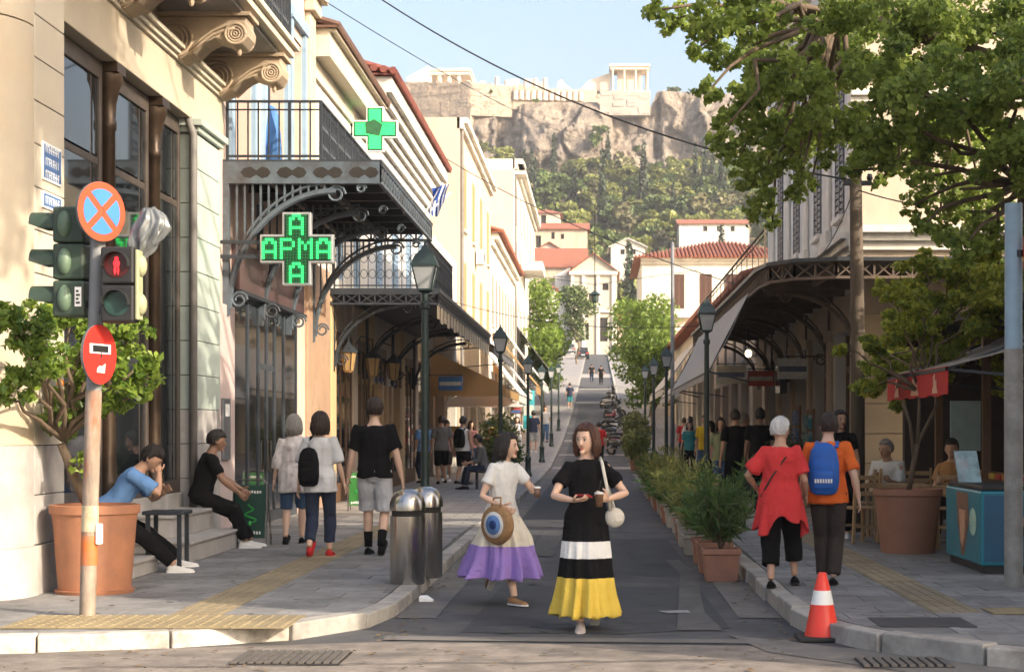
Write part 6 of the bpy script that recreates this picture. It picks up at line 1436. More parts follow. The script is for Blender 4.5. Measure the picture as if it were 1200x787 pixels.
# ------------------------------------------------------------------ motorbikes and car
def motorbike():
    t=thing('motorbike','','motorbike',local=True)
    def wheel(y):
        m=MB(); m.tube([Vector((0,y+.25*math.cos(a),.31+.25*math.sin(a))) for a in [2*math.pi*k/20 for k in range(21)]],.06,8,cap=False); w_=m.obj('wheel',RUBBER,t,smooth=True)
        m=MB(); m.tube([(-.03,y,.31),(.03,y,.31)],.17,14); m.obj('rim',STEEL,w_)
    wheel(-.62); wheel(.66)
    bm=M('bike_paint',(.04,.045,.055),.3,.5,.3,rnd=.6)
    m=MB(); m.tube([(0,-.55,.62),(0,-.2,.55),(0,.15,.5),(0,.35,.62),(0,.5,.85)],[(.13,.1),(.17,.16),(.14,.12),(.16,.16),(.12,.14)],10,side=(1,0,0)); m.obj('body',bm,t,smooth=True)
    m=MB(); m.tube([(0,-.65,.78),(0,-.3,.8),(0,.05,.76)],[(.09,.05),(.15,.06),(.1,.05)],8,side=(1,0,0)); m.obj('seat',RUBBER,t,smooth=True)
    m=MB(); m.tube([(0,.66,.31),(0,.5,.95)],.035,8); m.tube([(-.33,.38,1.03),(-.1,.47,1.0),(.1,.47,1.0),(.33,.38,1.03)],.016,6); m.obj('fork_and_handlebar',STEEL,t)
    m=MB(); m.sph((0,.6,.86),(.09,.07,.09),10,7); m.obj('headlight',LAMPG,t,smooth=True)
    m=MB(); m.prism([(-.16,.9),(.16,.9),(.1,1.25),(-.1,1.25)],lambda a,b:Vector((a,.56-(b-.9)*.3,b)),lambda a,b:Vector((a,.57-(b-.9)*.3,b))); m.obj('windscreen',GLASSW,t)
    m=MB(); m.tube([(.13,.1,.3),(.15,-.7,.36)],[.03,.05],8); m.obj('exhaust',STEEL,t)
    for s in (-1,1): m=MB(); m.tube([(s*.25,.42,1.02),(s*.3,.4,1.2)],.008,5); m.sph((s*.31,.39,1.23),(.05,.015,.035),8,5); m.obj('mirror',BLACKP,t)
    return t
BIKE=[M('bike_paint_%d'%i,c,.3,.15,3,coat=.5) for i,c in enumerate(((.03,.03,.035),(.3,.03,.03),(.12,.13,.14),(.02,.03,.06),(.45,.44,.42)))]
mbk=motorbike(); fst=True
for k,y in enumerate((72,76,80.5,85,90,95.5,101,107,114,121,129)):
    o=mbk if fst else copy_tree(mbk); fst=False; o.location=(1.0+.12*math.sin(k*2),y,zp(y)); o.rotation_euler=(math.atan((zp(y+1)-zp(y-1))/2),R(7),math.pi+R(38)+.2*math.sin(k*3)); sl_=[x for x in o.children if x.name.startswith('body')][0].material_slots[0]; sl_.link='OBJECT'; sl_.material=BIKE[k%5]
    tag(o,'dark motorbike in the slanted row parked along the right kerb','motorbike','motorbikes parked along the right kerb')
def car(label,x,y,rot,col):
    z=zp(y); t=thing('parked_car',label,'car',(x,y,z),rot,local=True); cm=M('car_paint_'+label[:4],col,.25,.1,3,coat=.6)
    m=MB(); pr=[(-2.1,.35),(2.1,.35),(2.15,.6),(2.05,.85),(1.0,.98),(-1.95,1.0),(-2.15,.75)]
    m.prism(pr,lambda a,b:Vector((-.85,a,b)),lambda a,b:Vector((.85,a,b))); m.obj('body',cm,t,bevel=.08)
    m=MB(); m.prism([(-1.9,.99),(1.05,.97),(.45,1.58),(-1.6,1.62)],lambda a,b:Vector((-.74+(b-.97)*.15,a,b)),lambda a,b:Vector((.74-(b-.97)*.15,a,b))); m.obj('cabin',cm,t,bevel=.06)
    m=MB(); m.prism([(-1.7,1.06),(.85,1.04),(.4,1.5),(-1.5,1.52)],lambda a,b:Vector((-.765+(b-.97)*.15,a,b)),lambda a,b:Vector((.765-(b-.97)*.15,a,b))); m.obj('side_glass',GLASSW,t)
    for s,ww in ((-1,-1.93),(1,1.02)):
        m=MB(); yb=ww+(-.02 if s<0 else .03); yt=-1.63 if s<0 else .47
        m.hexa([(-.62,yb,1.06),(.62,yb,1.06),(.62,yb+.02*-s,1.06),(-.62,yb+.02*-s,1.06),(-.55,yt,1.52),(.55,yt,1.52),(.55,yt-.02*s,1.52),(-.55,yt-.02*s,1.52)]); m.obj('rear_window' if s<0 else 'windscreen',GLASSW,t)
    for yy in (-1.35,1.35):
        for s in (-1,1):
            m=MB(); m.tube([(s*.68,yy,.33),(s*.88,yy,.33)],.33,18); w_=m.obj('wheel',RUBBER,t); m=MB(); m.tube([(s*.85,yy,.33),(s*.895,yy,.33)],.2,14); m.obj('rim',STEEL,w_)
    for s in (-1,1):
        m=MB(); m.box(s*.62-.16,s*.62+.16,-2.17,-2.1,.72,.88); m.obj('tail_light',REDS,t); m=MB(); m.box(s*.6-.18,s*.6+.18,2.08,2.14,.65,.78); m.obj('headlight',LAMPG,t)
    m=MB(); m.box(-.25,.25,-2.175,-2.12,.5,.6); m.obj('number_plate',WHITE,t)
car('dark car parked under the round street tree far uphill',-2.1,236,R(4),(.02,.022,.026))
car('grey car parked further along before the church',-4.2,262,R(2),(.2,.21,.22))

# dry leaves and crumbs in the gutters
r=np.random.default_rng(77); n=420; side_=r.random(n)<.5; yy=12.6+r.random(n)**1.5*28; xx=np.where(side_,-1.66+np.abs(r.normal(size=n))*.12,1.5-np.abs(r.normal(size=n))*.1)
ex=r.random(n)<.3; xx=np.where(ex,r.uniform(-4.2,1.6,n),xx); yy=np.where(ex,r.uniform(10.8,12.3,n),yy)
zz=np.array([zp(v) for v in yy])+.016; an=r.uniform(0,6.28,n); sz=r.uniform(.012,.04,n)
V=np.zeros((n,4,3)); 
for q,(da,k_) in enumerate(((0,1),(1.57,.5),(3.14,1),(4.71,.5))): V[:,q,0]=xx+np.cos(an+da)*sz*k_; V[:,q,1]=yy+np.sin(an+da)*sz*k_; V[:,q,2]=zz+(.008*r.random(n) if q%2 else 0)
o=npobj('fallen_leaves',V.reshape(-1,3),np.arange(4*n).reshape(-1,4),M('dry_leaf',(.16,.10,.045),.9,.3,9,island=.5)); tag(o,'dry fallen leaves and crumbs scattered along the gutters','leaves',kind='stuff')

# more shop goods and signs
rr=random.Random(21); GC=[('blue',(.06,.12,.3)),('red',(.4,.05,.04)),('cream',(.6,.52,.4)),('teal',(.03,.25,.28)),('ochre',(.5,.3,.08)),('white',(.65,.64,.6)),('brown',(.2,.1,.05))]
def stall(lb,x,y,w_,h_,s):
    t=thing('goods_stall',lb,'stall',(x,y,zp(y)+.12)); z=zp(y)+(HL if x<0 else HR)
    m=MB(); m.box(x-w_/2,x+w_/2,y-.5,y+.5,z+h_*.45,z+h_*.48); m.obj('shelf',WOOD,t); m=MB(); m.box(x-w_/2,x+w_/2,y-.5,y+.5,z+h_*.9,z+h_*.93); m.obj('shelf',WOOD,t)
    for a in (-1,1):
        for b in (-1,1): m=MB(); m.bar((x+a*(w_/2-.03),y+b*.46,z),(x+a*(w_/2-.03),y+b*.46,z+h_),.035); m.obj('post',WOOD,t)
    for zz in (.48,.93):
        for q in range(4):
            n_,c_=rr.choice(GC); m=MB(); yy=y-.46+q*.24; hh=rr.uniform(.12,.32); m.box(x-w_*.4,x+w_*.4,yy,yy+.18,z+h_*zz,z+h_*zz+hh); m.obj('goods',M('stall_goods_'+n_,c_,.6,.3,9),t,bevel=.02)
stall('wooden stall of souvenirs just under the grey awning',3.7,35.2,.5,1.2,1); stall('wooden stall of souvenirs between shop doors further along',3.75,40.8,.5,1.2,1); stall('wooden stall beyond the grey awning',3.5,47,.6,1.3,1)
stall('wooden stall under the tan awning',-4.3,52.5,.6,1.3,-1); stall('wooden stall before the cream townhouse',-4.1,67,.6,1.4,-1); stall('wooden stall before the long tiled eave house',-4.0,84,.6,1.4,-1)
def shopsign(lb,x0,x1,y,z0,z1,c_):
    t=thing('hanging_sign',lb,'sign',((x0+x1)/2,y,z0)); m=MB(); m.box(x0,x1,y-.03,y+.03,z0,z1); m.obj('board',M('signboard_'+lb[:6],c_,.5,.2,5),t,bevel=.01)
    m=MB(); m.box(x0+.05*(x1-x0),x1-.05*(x1-x0),y-.034,y-.0305,z0+.35*(z1-z0),z0+.62*(z1-z0)); m.obj('stripe',M('sign_stripe_'+lb[:6],(.6,.58,.52) if sum(c_)<1 else (.1,.12,.2),.5,.3,12),t)
    xw=-5.15 if x0<0 else 4.35; m=MB(); m.bar((xw,y,z1+.04),((x0 if xw>0 else x1),y,z1+.04),.025); m.bar((x0+.05,y,z1),(x0+.05,y,z1+.04),.015); m.bar((x1-.05,y,z1),(x1-.05,y,z1+.04),.015); m.obj('bracket',IRON,t)
shopsign('white hanging shop sign under the corner canopy',3.5,4.1,33.2,2.55,2.95,(.6,.58,.54)); shopsign('red hanging shop sign further under the corner canopy',3.4,4.0,38.6,2.55,2.9,(.4,.06,.05)); shopsign('pale hanging sign beyond the neoclassical building',3.2,4.0,46,2.8,3.3,(.6,.55,.42)); shopsign('blue hanging sign above the tan awning stall',-4.6,-3.9,49.4,2.7,3.1,(.05,.15,.38)); shopsign('turquoise hanging banner by the far lamps',-3.3,-2.8,76,1.6,3.3,(.05,.38,.42))

# old gum and oil spots
r=random.Random(5)
for nm,lb,rng_,n,mt,zz in (('gum_spots','old dark gum spots trodden into the left pavement',(-4.6,-1.95,12.8,24),150,ASPH2,HL+.0022),('gum_spots','old dark gum spots trodden into the right pavement',(1.8,4.6,12.6,22),120,ASPH2,HR+.0022),('oil_spots','dark oil drips along the middle of the asphalt street',(-.9,.9,13,34),90,ASPH2,.0135)):
    m=MB()
    for i in range(n):
        x=r.uniform(rng_[0],rng_[1]); y=r.uniform(rng_[2],rng_[3]); q=r.uniform(.008,.026)*(2.2 if nm=='oil_spots' else 1); ph=r.random()*6
        m.add([(x+q*(1+.25*math.sin(k*2+ph))*math.cos(k*.785),y+q*(1+.25*math.cos(k+ph))*math.sin(k*.785),zz) for k in range(8)],[tuple(range(8))])
    o=m.obj(nm,mt); tag(o,lb,'spots',kind='stuff')
# ------------------------------------------------------------------ people
TMP=bpy.data.scenes.new('remesh_scratch')
def remesh(mb,vox,smooth=4):
    me=bpy.data.meshes.new('t'); me.from_pydata(mb.v,[],mb.f); o=bpy.data.objects.new('t',me); TMP.collection.objects.link(o)
    m=o.modifiers.new('r','REMESH'); m.mode='VOXEL'; m.voxel_size=vox
    s=o.modifiers.new('s','SMOOTH'); s.factor=.5; s.iterations=smooth
    with bpy.context.temp_override(scene=TMP,view_layer=TMP.view_layers[0]):
        dg=bpy.context.evaluated_depsgraph_get(); dg.update(); ev=o.evaluated_get(dg); out=bpy.data.meshes.new_from_object(ev)
    out=out; V=np.empty(len(out.vertices)*3,np.float32); out.vertices.foreach_get('co',V); V=V.reshape(-1,3).astype(float)
    N=np.empty(len(out.vertices)*3,np.float32); out.vertices.foreach_get('normal',N); N=N.reshape(-1,3)
    Fs=[tuple(p.vertices) for p in out.polygons]
    bpy.data.objects.remove(o); bpy.data.meshes.remove(me); bpy.data.meshes.remove(out); return V,N,Fs
def ik(a,t,l1,l2,pole):
    a=Vector(a);t=Vector(t);d=t-a;L=d.length
    if L>l1+l2-.004: t=a+d*((l1+l2-.004)/L); d=t-a; L=d.length
    x=d/L; c=(l1*l1+L*L-l2*l2)/(2*L); h=math.sqrt(max(0,l1*l1-c*c)); p=Vector(pole); p=p-x*p.dot(x); p=p.normalized() if p.length>1e-5 else x.orthogonal().normalized()
    return a+x*c+p*h,t
def hand(mb,w,d,n,thumb,curl=.45,k=1.0):
    d=d.normalized(); n=(n-d*n.dot(d)).normalized(); s=d.cross(n); 
    if s.dot(thumb)<0: s=-s
    mb.tube([w-d*.015*k,w+d*.03*k,w+d*.07*k,w+d*.09*k],[(.024*k,.018*k),(.036*k,.015*k),(.040*k,.014*k),(.034*k,.011*k)],8,side=s)
    for off,L in ((.029,.066),(.010,.076),(-.010,.070),(-.028,.054)):
        p=w+d*.084*k+s*off*k; pts=[p]; a=curl*.5
        for q in range(3):
            dd=d*math.cos(a)+n*math.sin(a); p=p+dd*(L*k*(.45,.32,.23)[q]); pts.append(p); a+=curl*.9
        mb.tube(pts,[.0088*k,.0085*k,.0078*k,.0058*k],6)
    p=w+d*.02*k+s*.026*k; d1=(s*.75+d*.62+n*.25).normalized(); q=p+d1*.045*k; d2=(s*.25+d*.8+n*(.3+.5*curl)).normalized()
    mb.tube([p,q,q+d2*.03*k],[.013*k,.0105*k,.007*k],6)
def finish(name,V,Fs,mat,parent,k,extra=None):
    m=MB(); m.add((np.asarray(V)*k).tolist(),Fs)
    if extra: m.add([(Vector(v)*k) for v in extra.v],extra.f)
    return m.obj(name,mat,parent,smooth=True,raw=True)
def wrinkle(V,N,amp,seed,fr=9.):
    out=V.copy(); s=seed*3.7
    for i in range(len(V)):
        v=V[i]; out[i]=v+N[i]*amp*(noise.noise(Vector((v[0]*fr+s,v[1]*fr,v[2]*fr*.55)))+.5*noise.noise(Vector((v[0]*fr*2.3,v[1]*fr*2.3+s,v[2]*fr))))
    return out
SKINS=[M('skin_fair',(.62,.40,.29),.5,.06,12,.1,120),M('skin_tan',(.50,.29,.19),.5,.06,12,.1,120),M('skin_brown',(.30,.165,.105),.5,.06,12,.1,120)]
def cloth(name,col,var=.1,rough=.85): return M('cloth_'+name,col,rough,var,7,.8,11,spec=.15,bd=.035)
def hairmat(name,col): return M('hair_'+name,col,.42,.4,60,.6,160,stretch=(3,3,.25))
HB=hairmat('black',(.018,.013,.011)); HBR=hairmat('brown',(.075,.03,.016)); HDB=hairmat('dark_brown',(.032,.018,.013)); HG=hairmat('grey',(.27,.25,.23)); HW=hairmat('white',(.62,.60,.57))
EYEW=M('eye_white',(.7,.68,.65),.3,.03,9); EYED=M('eye_dark',(.015,.01,.008),.2,.1,9); LIP=M('lip_rose',(.42,.12,.10),.4,.08,9)
def human(name,label,loc,rot,ht=1.7,skin=0,fem=False,hair=('short',HB),shirt=None,bottom=None,shoe=None,pose=None,vox=.016,face=False,group=None,fat=1.0):
    p=dict(hip=(0,0,.90),lean=0.,side=0.,twist=0.,headyaw=0.,headpitch=0.,fr=(.095,.0,.08),fl=(-.095,.0,.08),fry=0.,fly=0.,frp=0.,flp=0.,hr=(.27,.03,.80),hl=(-.27,.03,.80),er=(.3,-1,-.2),el=(-.3,-1,-.2),kr=(.05,1,0),kl=(-.05,1,0),cr=.4,cl=.4,pr=None,pl=None,dr=None,dl=None)
    p.update(pose or {}); k=ht/1.70; wsc=(.90 if fem else 1.0)*fat; S=SKINS[skin]
    root=thing(name,label,'person',loc,rot,group,local=True)
    hip=Vector(p['hip']); cl_,sl_=math.cos(p['lean']),math.sin(p['lean'])
    def tp(x,y,z):
        a=p['twist']*min(1,max(0,z/.5)); x,y=x*math.cos(a)-y*math.sin(a),x*math.sin(a)+y*math.cos(a)
        x+=p['side']*z
        return hip+Vector((x,y*cl_+z*sl_,z*cl_-y*sl_))
    sh=.172*(.9 if fem else 1.04); SR,SL=tp(sh,0,.455),tp(-sh,0,.455)
    ER,WR=ik(SR,p['hr'],.285,.25,p['er']); EL,WL=ik(SL,p['hl'],.285,.25,p['el'])
    HRp,HLp=tp(.092,0,-.02),tp(-.092,0,-.02)
    KR_,AR=ik(HRp,p['fr'],.42,.41,p['kr']); KL_,AL=ik(HLp,p['fl'],.42,.41,p['kl'])
    side=(tp(1,0,.3)-tp(0,0,.3)).normalized()
    hipw=1.06 if fem else .97
    T=[(-.07,.13*hipw,.095),(0,.165*hipw,.115),(.07,.158*hipw,.112),(.17,.132 if fem else .148,.098),(.29,.148,.108),(.40,.165,.112),(.455,.158,.098),(.505,.110,.078),(.54,.066,.062)]
    T=[(z,a*wsc,b*wsc) for z,a,b in T]
    # body ------------------------------------------------
    b=MB(); b.tube([tp(0,0,z) for z,_,_ in T]+[tp(0,.012,.60),tp(0,.02,.66)],[(a,c) for _,a,c in T]+[(.053*wsc,.055*wsc),(.048,.05)],14,side=side)
    armr=(.85 if fem else 1.05)*fat
    for s_,e_,w_ in ((SR,ER,WR),(SL,EL,WL)):
        b.tube([s_+(s_-e_)*.04,s_.lerp(e_,.3),s_.lerp(e_,.75),e_,e_.lerp(w_,.3),e_.lerp(w_,.75),w_],[.055*armr,.05*armr,.043*armr,.039*armr,.041*armr,.031*armr,.025*armr],10)
    for h_,k_,a_ in ((HRp,KR_,AR),(HLp,KL_,AL)):
        b.tube([h_+Vector((0,0,.05)),h_.lerp(k_,.3),h_.lerp(k_,.75),k_,k_.lerp(a_,.3),k_.lerp(a_,.7),a_],[.082*wsc,.08*wsc,.062*wsc,.054,.056,.042,.035],10)
    hc=tp(0,.03,.632)+Vector((0,.0,.0)); yaw,pit=p['headyaw'],p['headpitch']
    Hm=Matrix.Translation(hc)@Matrix.Scale(1.09,4)@Matrix.Rotation(yaw,4,'Z')@Matrix.Rotation(-pit-p['lean']*.4,4,'X')
    hp=lambda x,y,z:Hm@Vector((x,y,z))
    hd=MB(); nu,nv=18,14; vv=[];fs=[]
    for i in range(nv+1):
        t=math.pi*i/nv
        for j in range(nu):
            a=2*math.pi*j/nu; x=math.sin(t)*math.cos(a); y=math.sin(t)*math.sin(a); z=-math.cos(t)
            jaw=1-.30*max(0,-z)**1.3; X=.074*x*jaw*(1.04 if z>0 else 1); Yc=(.092*y*(1-.12*max(0,-z)) if y>0 else .098*y*(1-.30*max(0,-z-.1))); Z=.113*z+.055
            vv.append(hp(X,Yc+.008*max(0,-z),Z))
    for i in range(nv):
        for j in range(nu): q=i*nu+j; r=i*nu+(j+1)%nu; fs.append((q,r,r+nu,q+nu))
    b.add(vv,fs)
    b.tube([hp(0,.082,.068),hp(0,.098,.042),hp(0,.107,.026),hp(0,.090,.018)],[.009,.012,.0155,.010],8)
    for s_ in (-1,1): b.sph(hp(s_*.076,-.005,.045),(.012,.022,.032),8,6)
    b.sph(hp(0,.075,-.035),(.028,.022,.020),8,6)
    V,N,Fs=remesh(b,min(vox,.0095 if face else vox),3 if face else 4)
    ex=MB()
    inn=lambda s_:side*(-s_)
    for s_,e_,w_,cu,pn,dd in ((1,ER,WR,p['cr'],p['pr'],p['dr']),(-1,EL,WL,p['cl'],p['pl'],p['dl'])):
        d=Vector(dd) if dd else (w_-e_); hand(ex,w_,d,Vector(pn) if pn else inn(s_),Vector((0,1,.2)) if abs(d.normalized().z)>.5 else Vector((-s_*.3,.2,1)),cu,1.0)
    finish('body',V,Fs,S,root,k,ex)
    # face ------------------------------------------------
    if face:
        for s_ in (-1,1):
            m=MB(); m.sph(hp(s_*.031,.0835,.058)*k,(.0135*k,.006*k,.0068*k),10,6); e=m.obj('eye',EYEW,root,smooth=True,raw=True)
            m=MB(); m.sph(hp(s_*.031,.0885,.058)*k,(.0065*k,.003*k,.0065*k),8,6); m.obj('iris',EYED,e,smooth=True,raw=True)
            m=MB(); m.tube([hp(s_*.014,.093,.077)*k,hp(s_*.031,.0925,.0825)*k,hp(s_*.048,.083,.076)*k],[.003*k,.0035*k,.002*k],5); m.obj('eyebrow',hair[1],root,raw=True)
            m=MB(); m.tube([hp(s_*.017,.088,.0635)*k,hp(s_*.031,.0925,.0668)*k,hp(s_*.045,.085,.062)*k],[.0018*k,.0024*k,.0015*k],4); m.obj('eyelash',EYED,root,raw=True)
        m=MB(); m.tube([hp(-.023,.083,-.008)*k,hp(-.008,.0925,-.004)*k,hp(.008,.0925,-.004)*k,hp(.023,.083,-.008)*k],[.002*k,.0058*k,.0058*k,.002*k],6); m.tube([hp(-.019,.083,-.010)*k,hp(0,.092,-.0145)*k,hp(.019,.083,-.010)*k],[.002*k,.0065*k,.002*k],6); m.obj('lips',LIP,root,smooth=True,raw=True)
    # hair ------------------------------------------------
    st,hm=hair
    if st!='bald':
        m=MB(); rr=random.Random(len(label)+int(ht*100)); nA=84 if vox<.02 else 40
        bot={'short':.005,'cap':.03,'bob':-.075,'long':-.17,'bun':-.01,'crop':.015}[st]
        fringe={'short':.108,'bob':.132,'long':.135,'cap':.09,'bun':.12,'crop':.12}[st]; fat_=.010 if st in('short','crop','cap','bun') else .020
        rows=24; vo=[]
        for i in range(rows+1):
            t=i/rows
            for j in range(nA):
                a=2*math.pi*j/nA; fy=math.sin(a)             # front is +Y
                front=max(0,(fy-.18)/.82)
                ear=max(0,1-abs(fy-.15)/.35)*(1 if st in('short','crop','cap') else 0)
                part=.35*math.cos(a-.25) if st in('bob','long') else 0
                f2=max(0,(fy-(.42 if st in('bob','long') else .12))/(.58 if st in('bob','long') else .88)); zb=bot+(fringe-bot)*min(1,f2*2.4)**.55+ear*.03
                if t<.5: el=(math.pi/2)*(t/.5); z=.055+.113*math.cos(el)*1.05; r=math.sin(el)
                else: z=.055; r=1
                z0=.055
                if t>=.5:
                    u=(t-.5)/.5; z=z0+(min(zb,z0)-z0)*u if zb<z0 else z0
                    r=1+(.10 if st in('bob','long') else 0)*math.sin(u*2.6)-(.14 if st in('short','crop','cap') else .0)*u*u-(.18*u**3 if st=='bob' else 0)
                if zb>z0 and t>.22: z=max(z,zb) ; 
                R_=1
                if zb>z0 and z<=zb+1e-6:
                    c=(z-.055)/.1187; r=math.sqrt(max(0.05,1-c*c))
                st_=1+(.022*math.sin(a*33+5*math.sin(t*5)+4*math.sin(a*3))+.018*math.sin(a*19+2*math.sin(t*7)))*(.35+t)+rr.uniform(-.012,.012)
                nzv=noise.noise(Vector((math.cos(a)*3.2+len(label),fy*3.2,z*22)))*.05+noise.noise(Vector((math.cos(a)*9,fy*9+len(label),z*14)))*.035; st_+=nzv; x=(.074+fat_)*r*math.cos(a)*st_; y=((.090 if fy>0 else .098)+fat_)*r*fy*st_-.006
                vo.append(hp(x,y,z+.012*(1-t)+rr.uniform(-.003,.003)*(t>.5)))
        fs=[(i*nA+j,i*nA+(j+1)%nA,(i+1)*nA+(j+1)%nA,(i+1)*nA+j) for i in range(rows) for j in range(nA)]
        cpt=sum((Vector(v) for v in vo[-nA:]),Vector())/nA; inner=[Vector(v).lerp(hp(0,-.01,.05),.22) for v in vo[-nA:]]
        base=len(vo); vo+=inner; fs+=[(rows*nA+j,rows*nA+(j+1)%nA,base+(j+1)%nA,base+j) for j in range(nA)]
        m.add([Vector(v)*k for v in vo],fs)
        if vox<.02 and st in('bob','long','short','crop'):       # loose locks over the mass
            for q in range(110 if st in('bob','long') else 90):
                j=rr.randrange(nA); i0=rr.randrange(1,8); i1=rows-rr.randrange(0,4) if st in('bob','long') else min(rows,i0+rr.randrange(7,13)); dj=rr.uniform(-.25,.25)*nA/84; pts=[]
                o_=rr.uniform(1.0,1.045)
                for ii in range(i0,i1+1,2):
                    v=Vector(vo[ii*nA+int(j+dj*(ii-i0))%nA]); cc=hp(0,-.01,.05); pts.append((cc+(v-cc)*(o_+.012*math.sin(ii*.9+q)))*k)
                if len(pts)<3: continue
                if st in('bob','long'): pts.append(pts[-1]+(pts[-1]-pts[-2])*rr.uniform(.2,.9))
                n_=len(pts); m.tube(pts,[.0055*k*(.35+.65*math.sin(math.pi*min(.92,(u_+.6)/n_))) for u_ in range(n_)],5)
        if st=='bun': m.sph(hp(0,-.10,.09)*k,(.045*k,.04*k,.045*k),10,8)
        h_=m.obj('hair' if st!='cap' else 'cap',hm,root,smooth=True,raw=True)
        if st=='cap':
            m=MB(); m.prism([(-.07,.08),(.07,.08),(.06,.15),(0,.165),(-.06,.15)],lambda a,c:hp(a,c,.085)*k,lambda a,c:hp(a,c,.096)*k); m.obj('cap_peak',hm,root,raw=True)
    # clothes ---------------------------------------------
    if shirt:
        g=shirt.get('loose',.016); lo=shirt.get('len',-.04); m=MB(); Z=[(lo,None)]+[(z,None) for z,_,_ in T if z>lo+.03 and z<.53]
        def rad(z):
            if z<=T[0][0]: return (T[0][1]+ (T[0][0]-z)*.25,T[0][2]+(T[0][0]-z)*.2)
            for (z0,a0,c0),(z1,a1,c1) in zip(T,T[1:]):
                if z0<=z<=z1: u=(z-z0)/(z1-z0); return (a0+(a1-a0)*u,c0+(c1-c0)*u)
            return T[-1][1:]
        zs=[z for z,_ in Z]+[.53]
        if lo<-.1: zs=[lo]+[z for z in (-.28,-.2,-.12,-.05) if z>lo+.03]+[z for z,_ in Z[1:]]+[.53]
        bw=shirt.get('waist',1.0)
        rd=[]
        for z in zs:
            a,c=rad(z); q=g*(1.0 if z<.42 else .6); 
            if z<.0: a=T[1][1]*(1.02-.3*z); c=T[1][2]*(1.05-.3*z)
            if .08<z<.3: a=max(a,.148*wsc*bw); c=max(c,.105*wsc*bw)
            q+=.016 if z<.15 else 0
            if .40<z<.52: a+=.008; c+=.008
            rd.append((a+q,c+q))
        m.tube([tp(0,0,z) for z in zs],rd,16,side=side)
        sl=shirt.get('sleeve',.6)
        for s_,e_,w_ in ((SR,ER,WR),(SL,EL,WL)):
            if sl<=0: continue
            q=g*.7; u=min(sl,1)
            pts=[s_+(tp(0,0,.44)-s_)*.3,s_+(s_-e_)*.06,s_.lerp(e_,.3*u),s_.lerp(e_,u)]; rr_=[.06*armr+q,.060*armr+q,.056*armr+q,.054*armr+q*1.4]
            if sl>1: pts+=[e_.lerp(w_,.3),e_.lerp(w_,min(.95,sl-1))]; rr_=[.06*armr+q,.060*armr+q,.056*armr+q,.047*armr+q,.046*armr+q,.034*armr+q]
            m.tube(pts,rr_,12)
        V,N,Fs=remesh(m,max(.011,vox*.8),3); V=wrinkle(V,N,shirt.get('wr',.024),len(label),7.); finish(shirt.get('name','shirt'),V,Fs,shirt['mat'],root,k)
    if bottom:
        kind=bottom['kind']
        if kind in('trousers','shorts','capri'):
            m=MB(); g=bottom.get('loose',.012); end={'trousers':1.93,'shorts':.92,'capri':1.45}[kind]; end=bottom.get('end',end)
            m.tube([tp(0,0,z) for z in (-.10,-.05,0,.06,.12)],[(.12*wsc*hipw,.09*wsc),(T[0][1]+.03+g*.5,T[0][2]+.015+g*.5),(T[1][1]+g,T[1][2]+g),(T[2][1]+g,T[2][2]+g),(T[2][1]-.008+g,T[2][2]-.004+g)],16,side=side)
            for h_,k_,a_ in ((HRp,KR_,AR),(HLp,KL_,AL)):
                u=min(1,end); pts=[h_+Vector((0,0,.06)),h_.lerp(k_,.25*u),h_.lerp(k_,.7*u),h_.lerp(k_,u)]; rd=[.086*wsc+g,.086*wsc+g,.07*wsc+g*1.3,.062*wsc+g*(2.2 if end<1 else 1.4)]
                if end>1: v=min(1,end-1); pts+=[k_.lerp(a_,.35*v),k_.lerp(a_,v)]; rd+=[.060+g*1.2,.047+g*bottom.get('hem',1.2)]
                m.tube(pts,rd,12)
            V,N,Fs=remesh(m,max(.012,vox*.8),3); V=wrinkle(V,N,.010,len(label)+2); finish(kind if kind!='capri' else 'trousers',V,Fs,bottom['mat'],root,k)
        else:                                     # skirt with bands of colour
            m=MB(); nA=132; prof=bottom['prof']; bands=bottom['bands']; rows=[]; rr=random.Random(3)   # prof: (drop below hip, radius x, radius y, cx, cy)
            n=40; D=prof[-1][0]; D0=prof[0][0]; vo=[]
            for i in range(n+1):
                d=D0+(D-D0)*i/n
                for q0,q1 in zip(prof,prof[1:]):
                    if q0[0]<=d<=q1[0]+1e-9: u=(d-q0[0])/(q1[0]-q0[0]); u2=u; R_=[q0[j]+(q1[j]-q0[j])*u2 for j in range(1,5)]; break
                fold=bottom.get('fold',.1)*max(0,(d-D0)/(D-D0))**.8
                for j in range(nA):
                    a=2*math.pi*j/nA; ph=.5*math.sin(d*5+a*2); f=1+fold*(.55*(1-2*abs(math.sin(a*5.5+ph)))+.35*math.sin(a*16+1.3+ph)+.3*math.sin(a*7+2)+.2*math.sin(a*27))/1.2
                    zz=-d+(.012*math.sin(a*9) if i==n else 0)
                    v=Vector((R_[2]+R_[0]*f*math.cos(a),R_[3]+R_[1]*f*math.sin(a),hip.z+zz)); vo.append(v+Vector((hip.x,hip.y,0)))
            for i in range(n):
                d=D0+(D-D0)*(i+.5)/n; mi=0
                for bi,(lim,_) in enumerate(bands):
                    if d<=lim: mi=bi; break
                m.mi=mi
                for j in range(nA): m.f.append([i*nA+j,i*nA+(j+1)%nA,(i+1)*nA+(j+1)%nA,(i+1)*nA+j]); m.m.append(mi)
            m.v=[tuple(v*k) for v in vo]; o=m.obj('skirt',[x for _,x in bands],root,smooth=True,raw=True)
            so_=o.modifiers.new('thick','SOLIDIFY'); so_.thickness=.004; so_.offset=-1
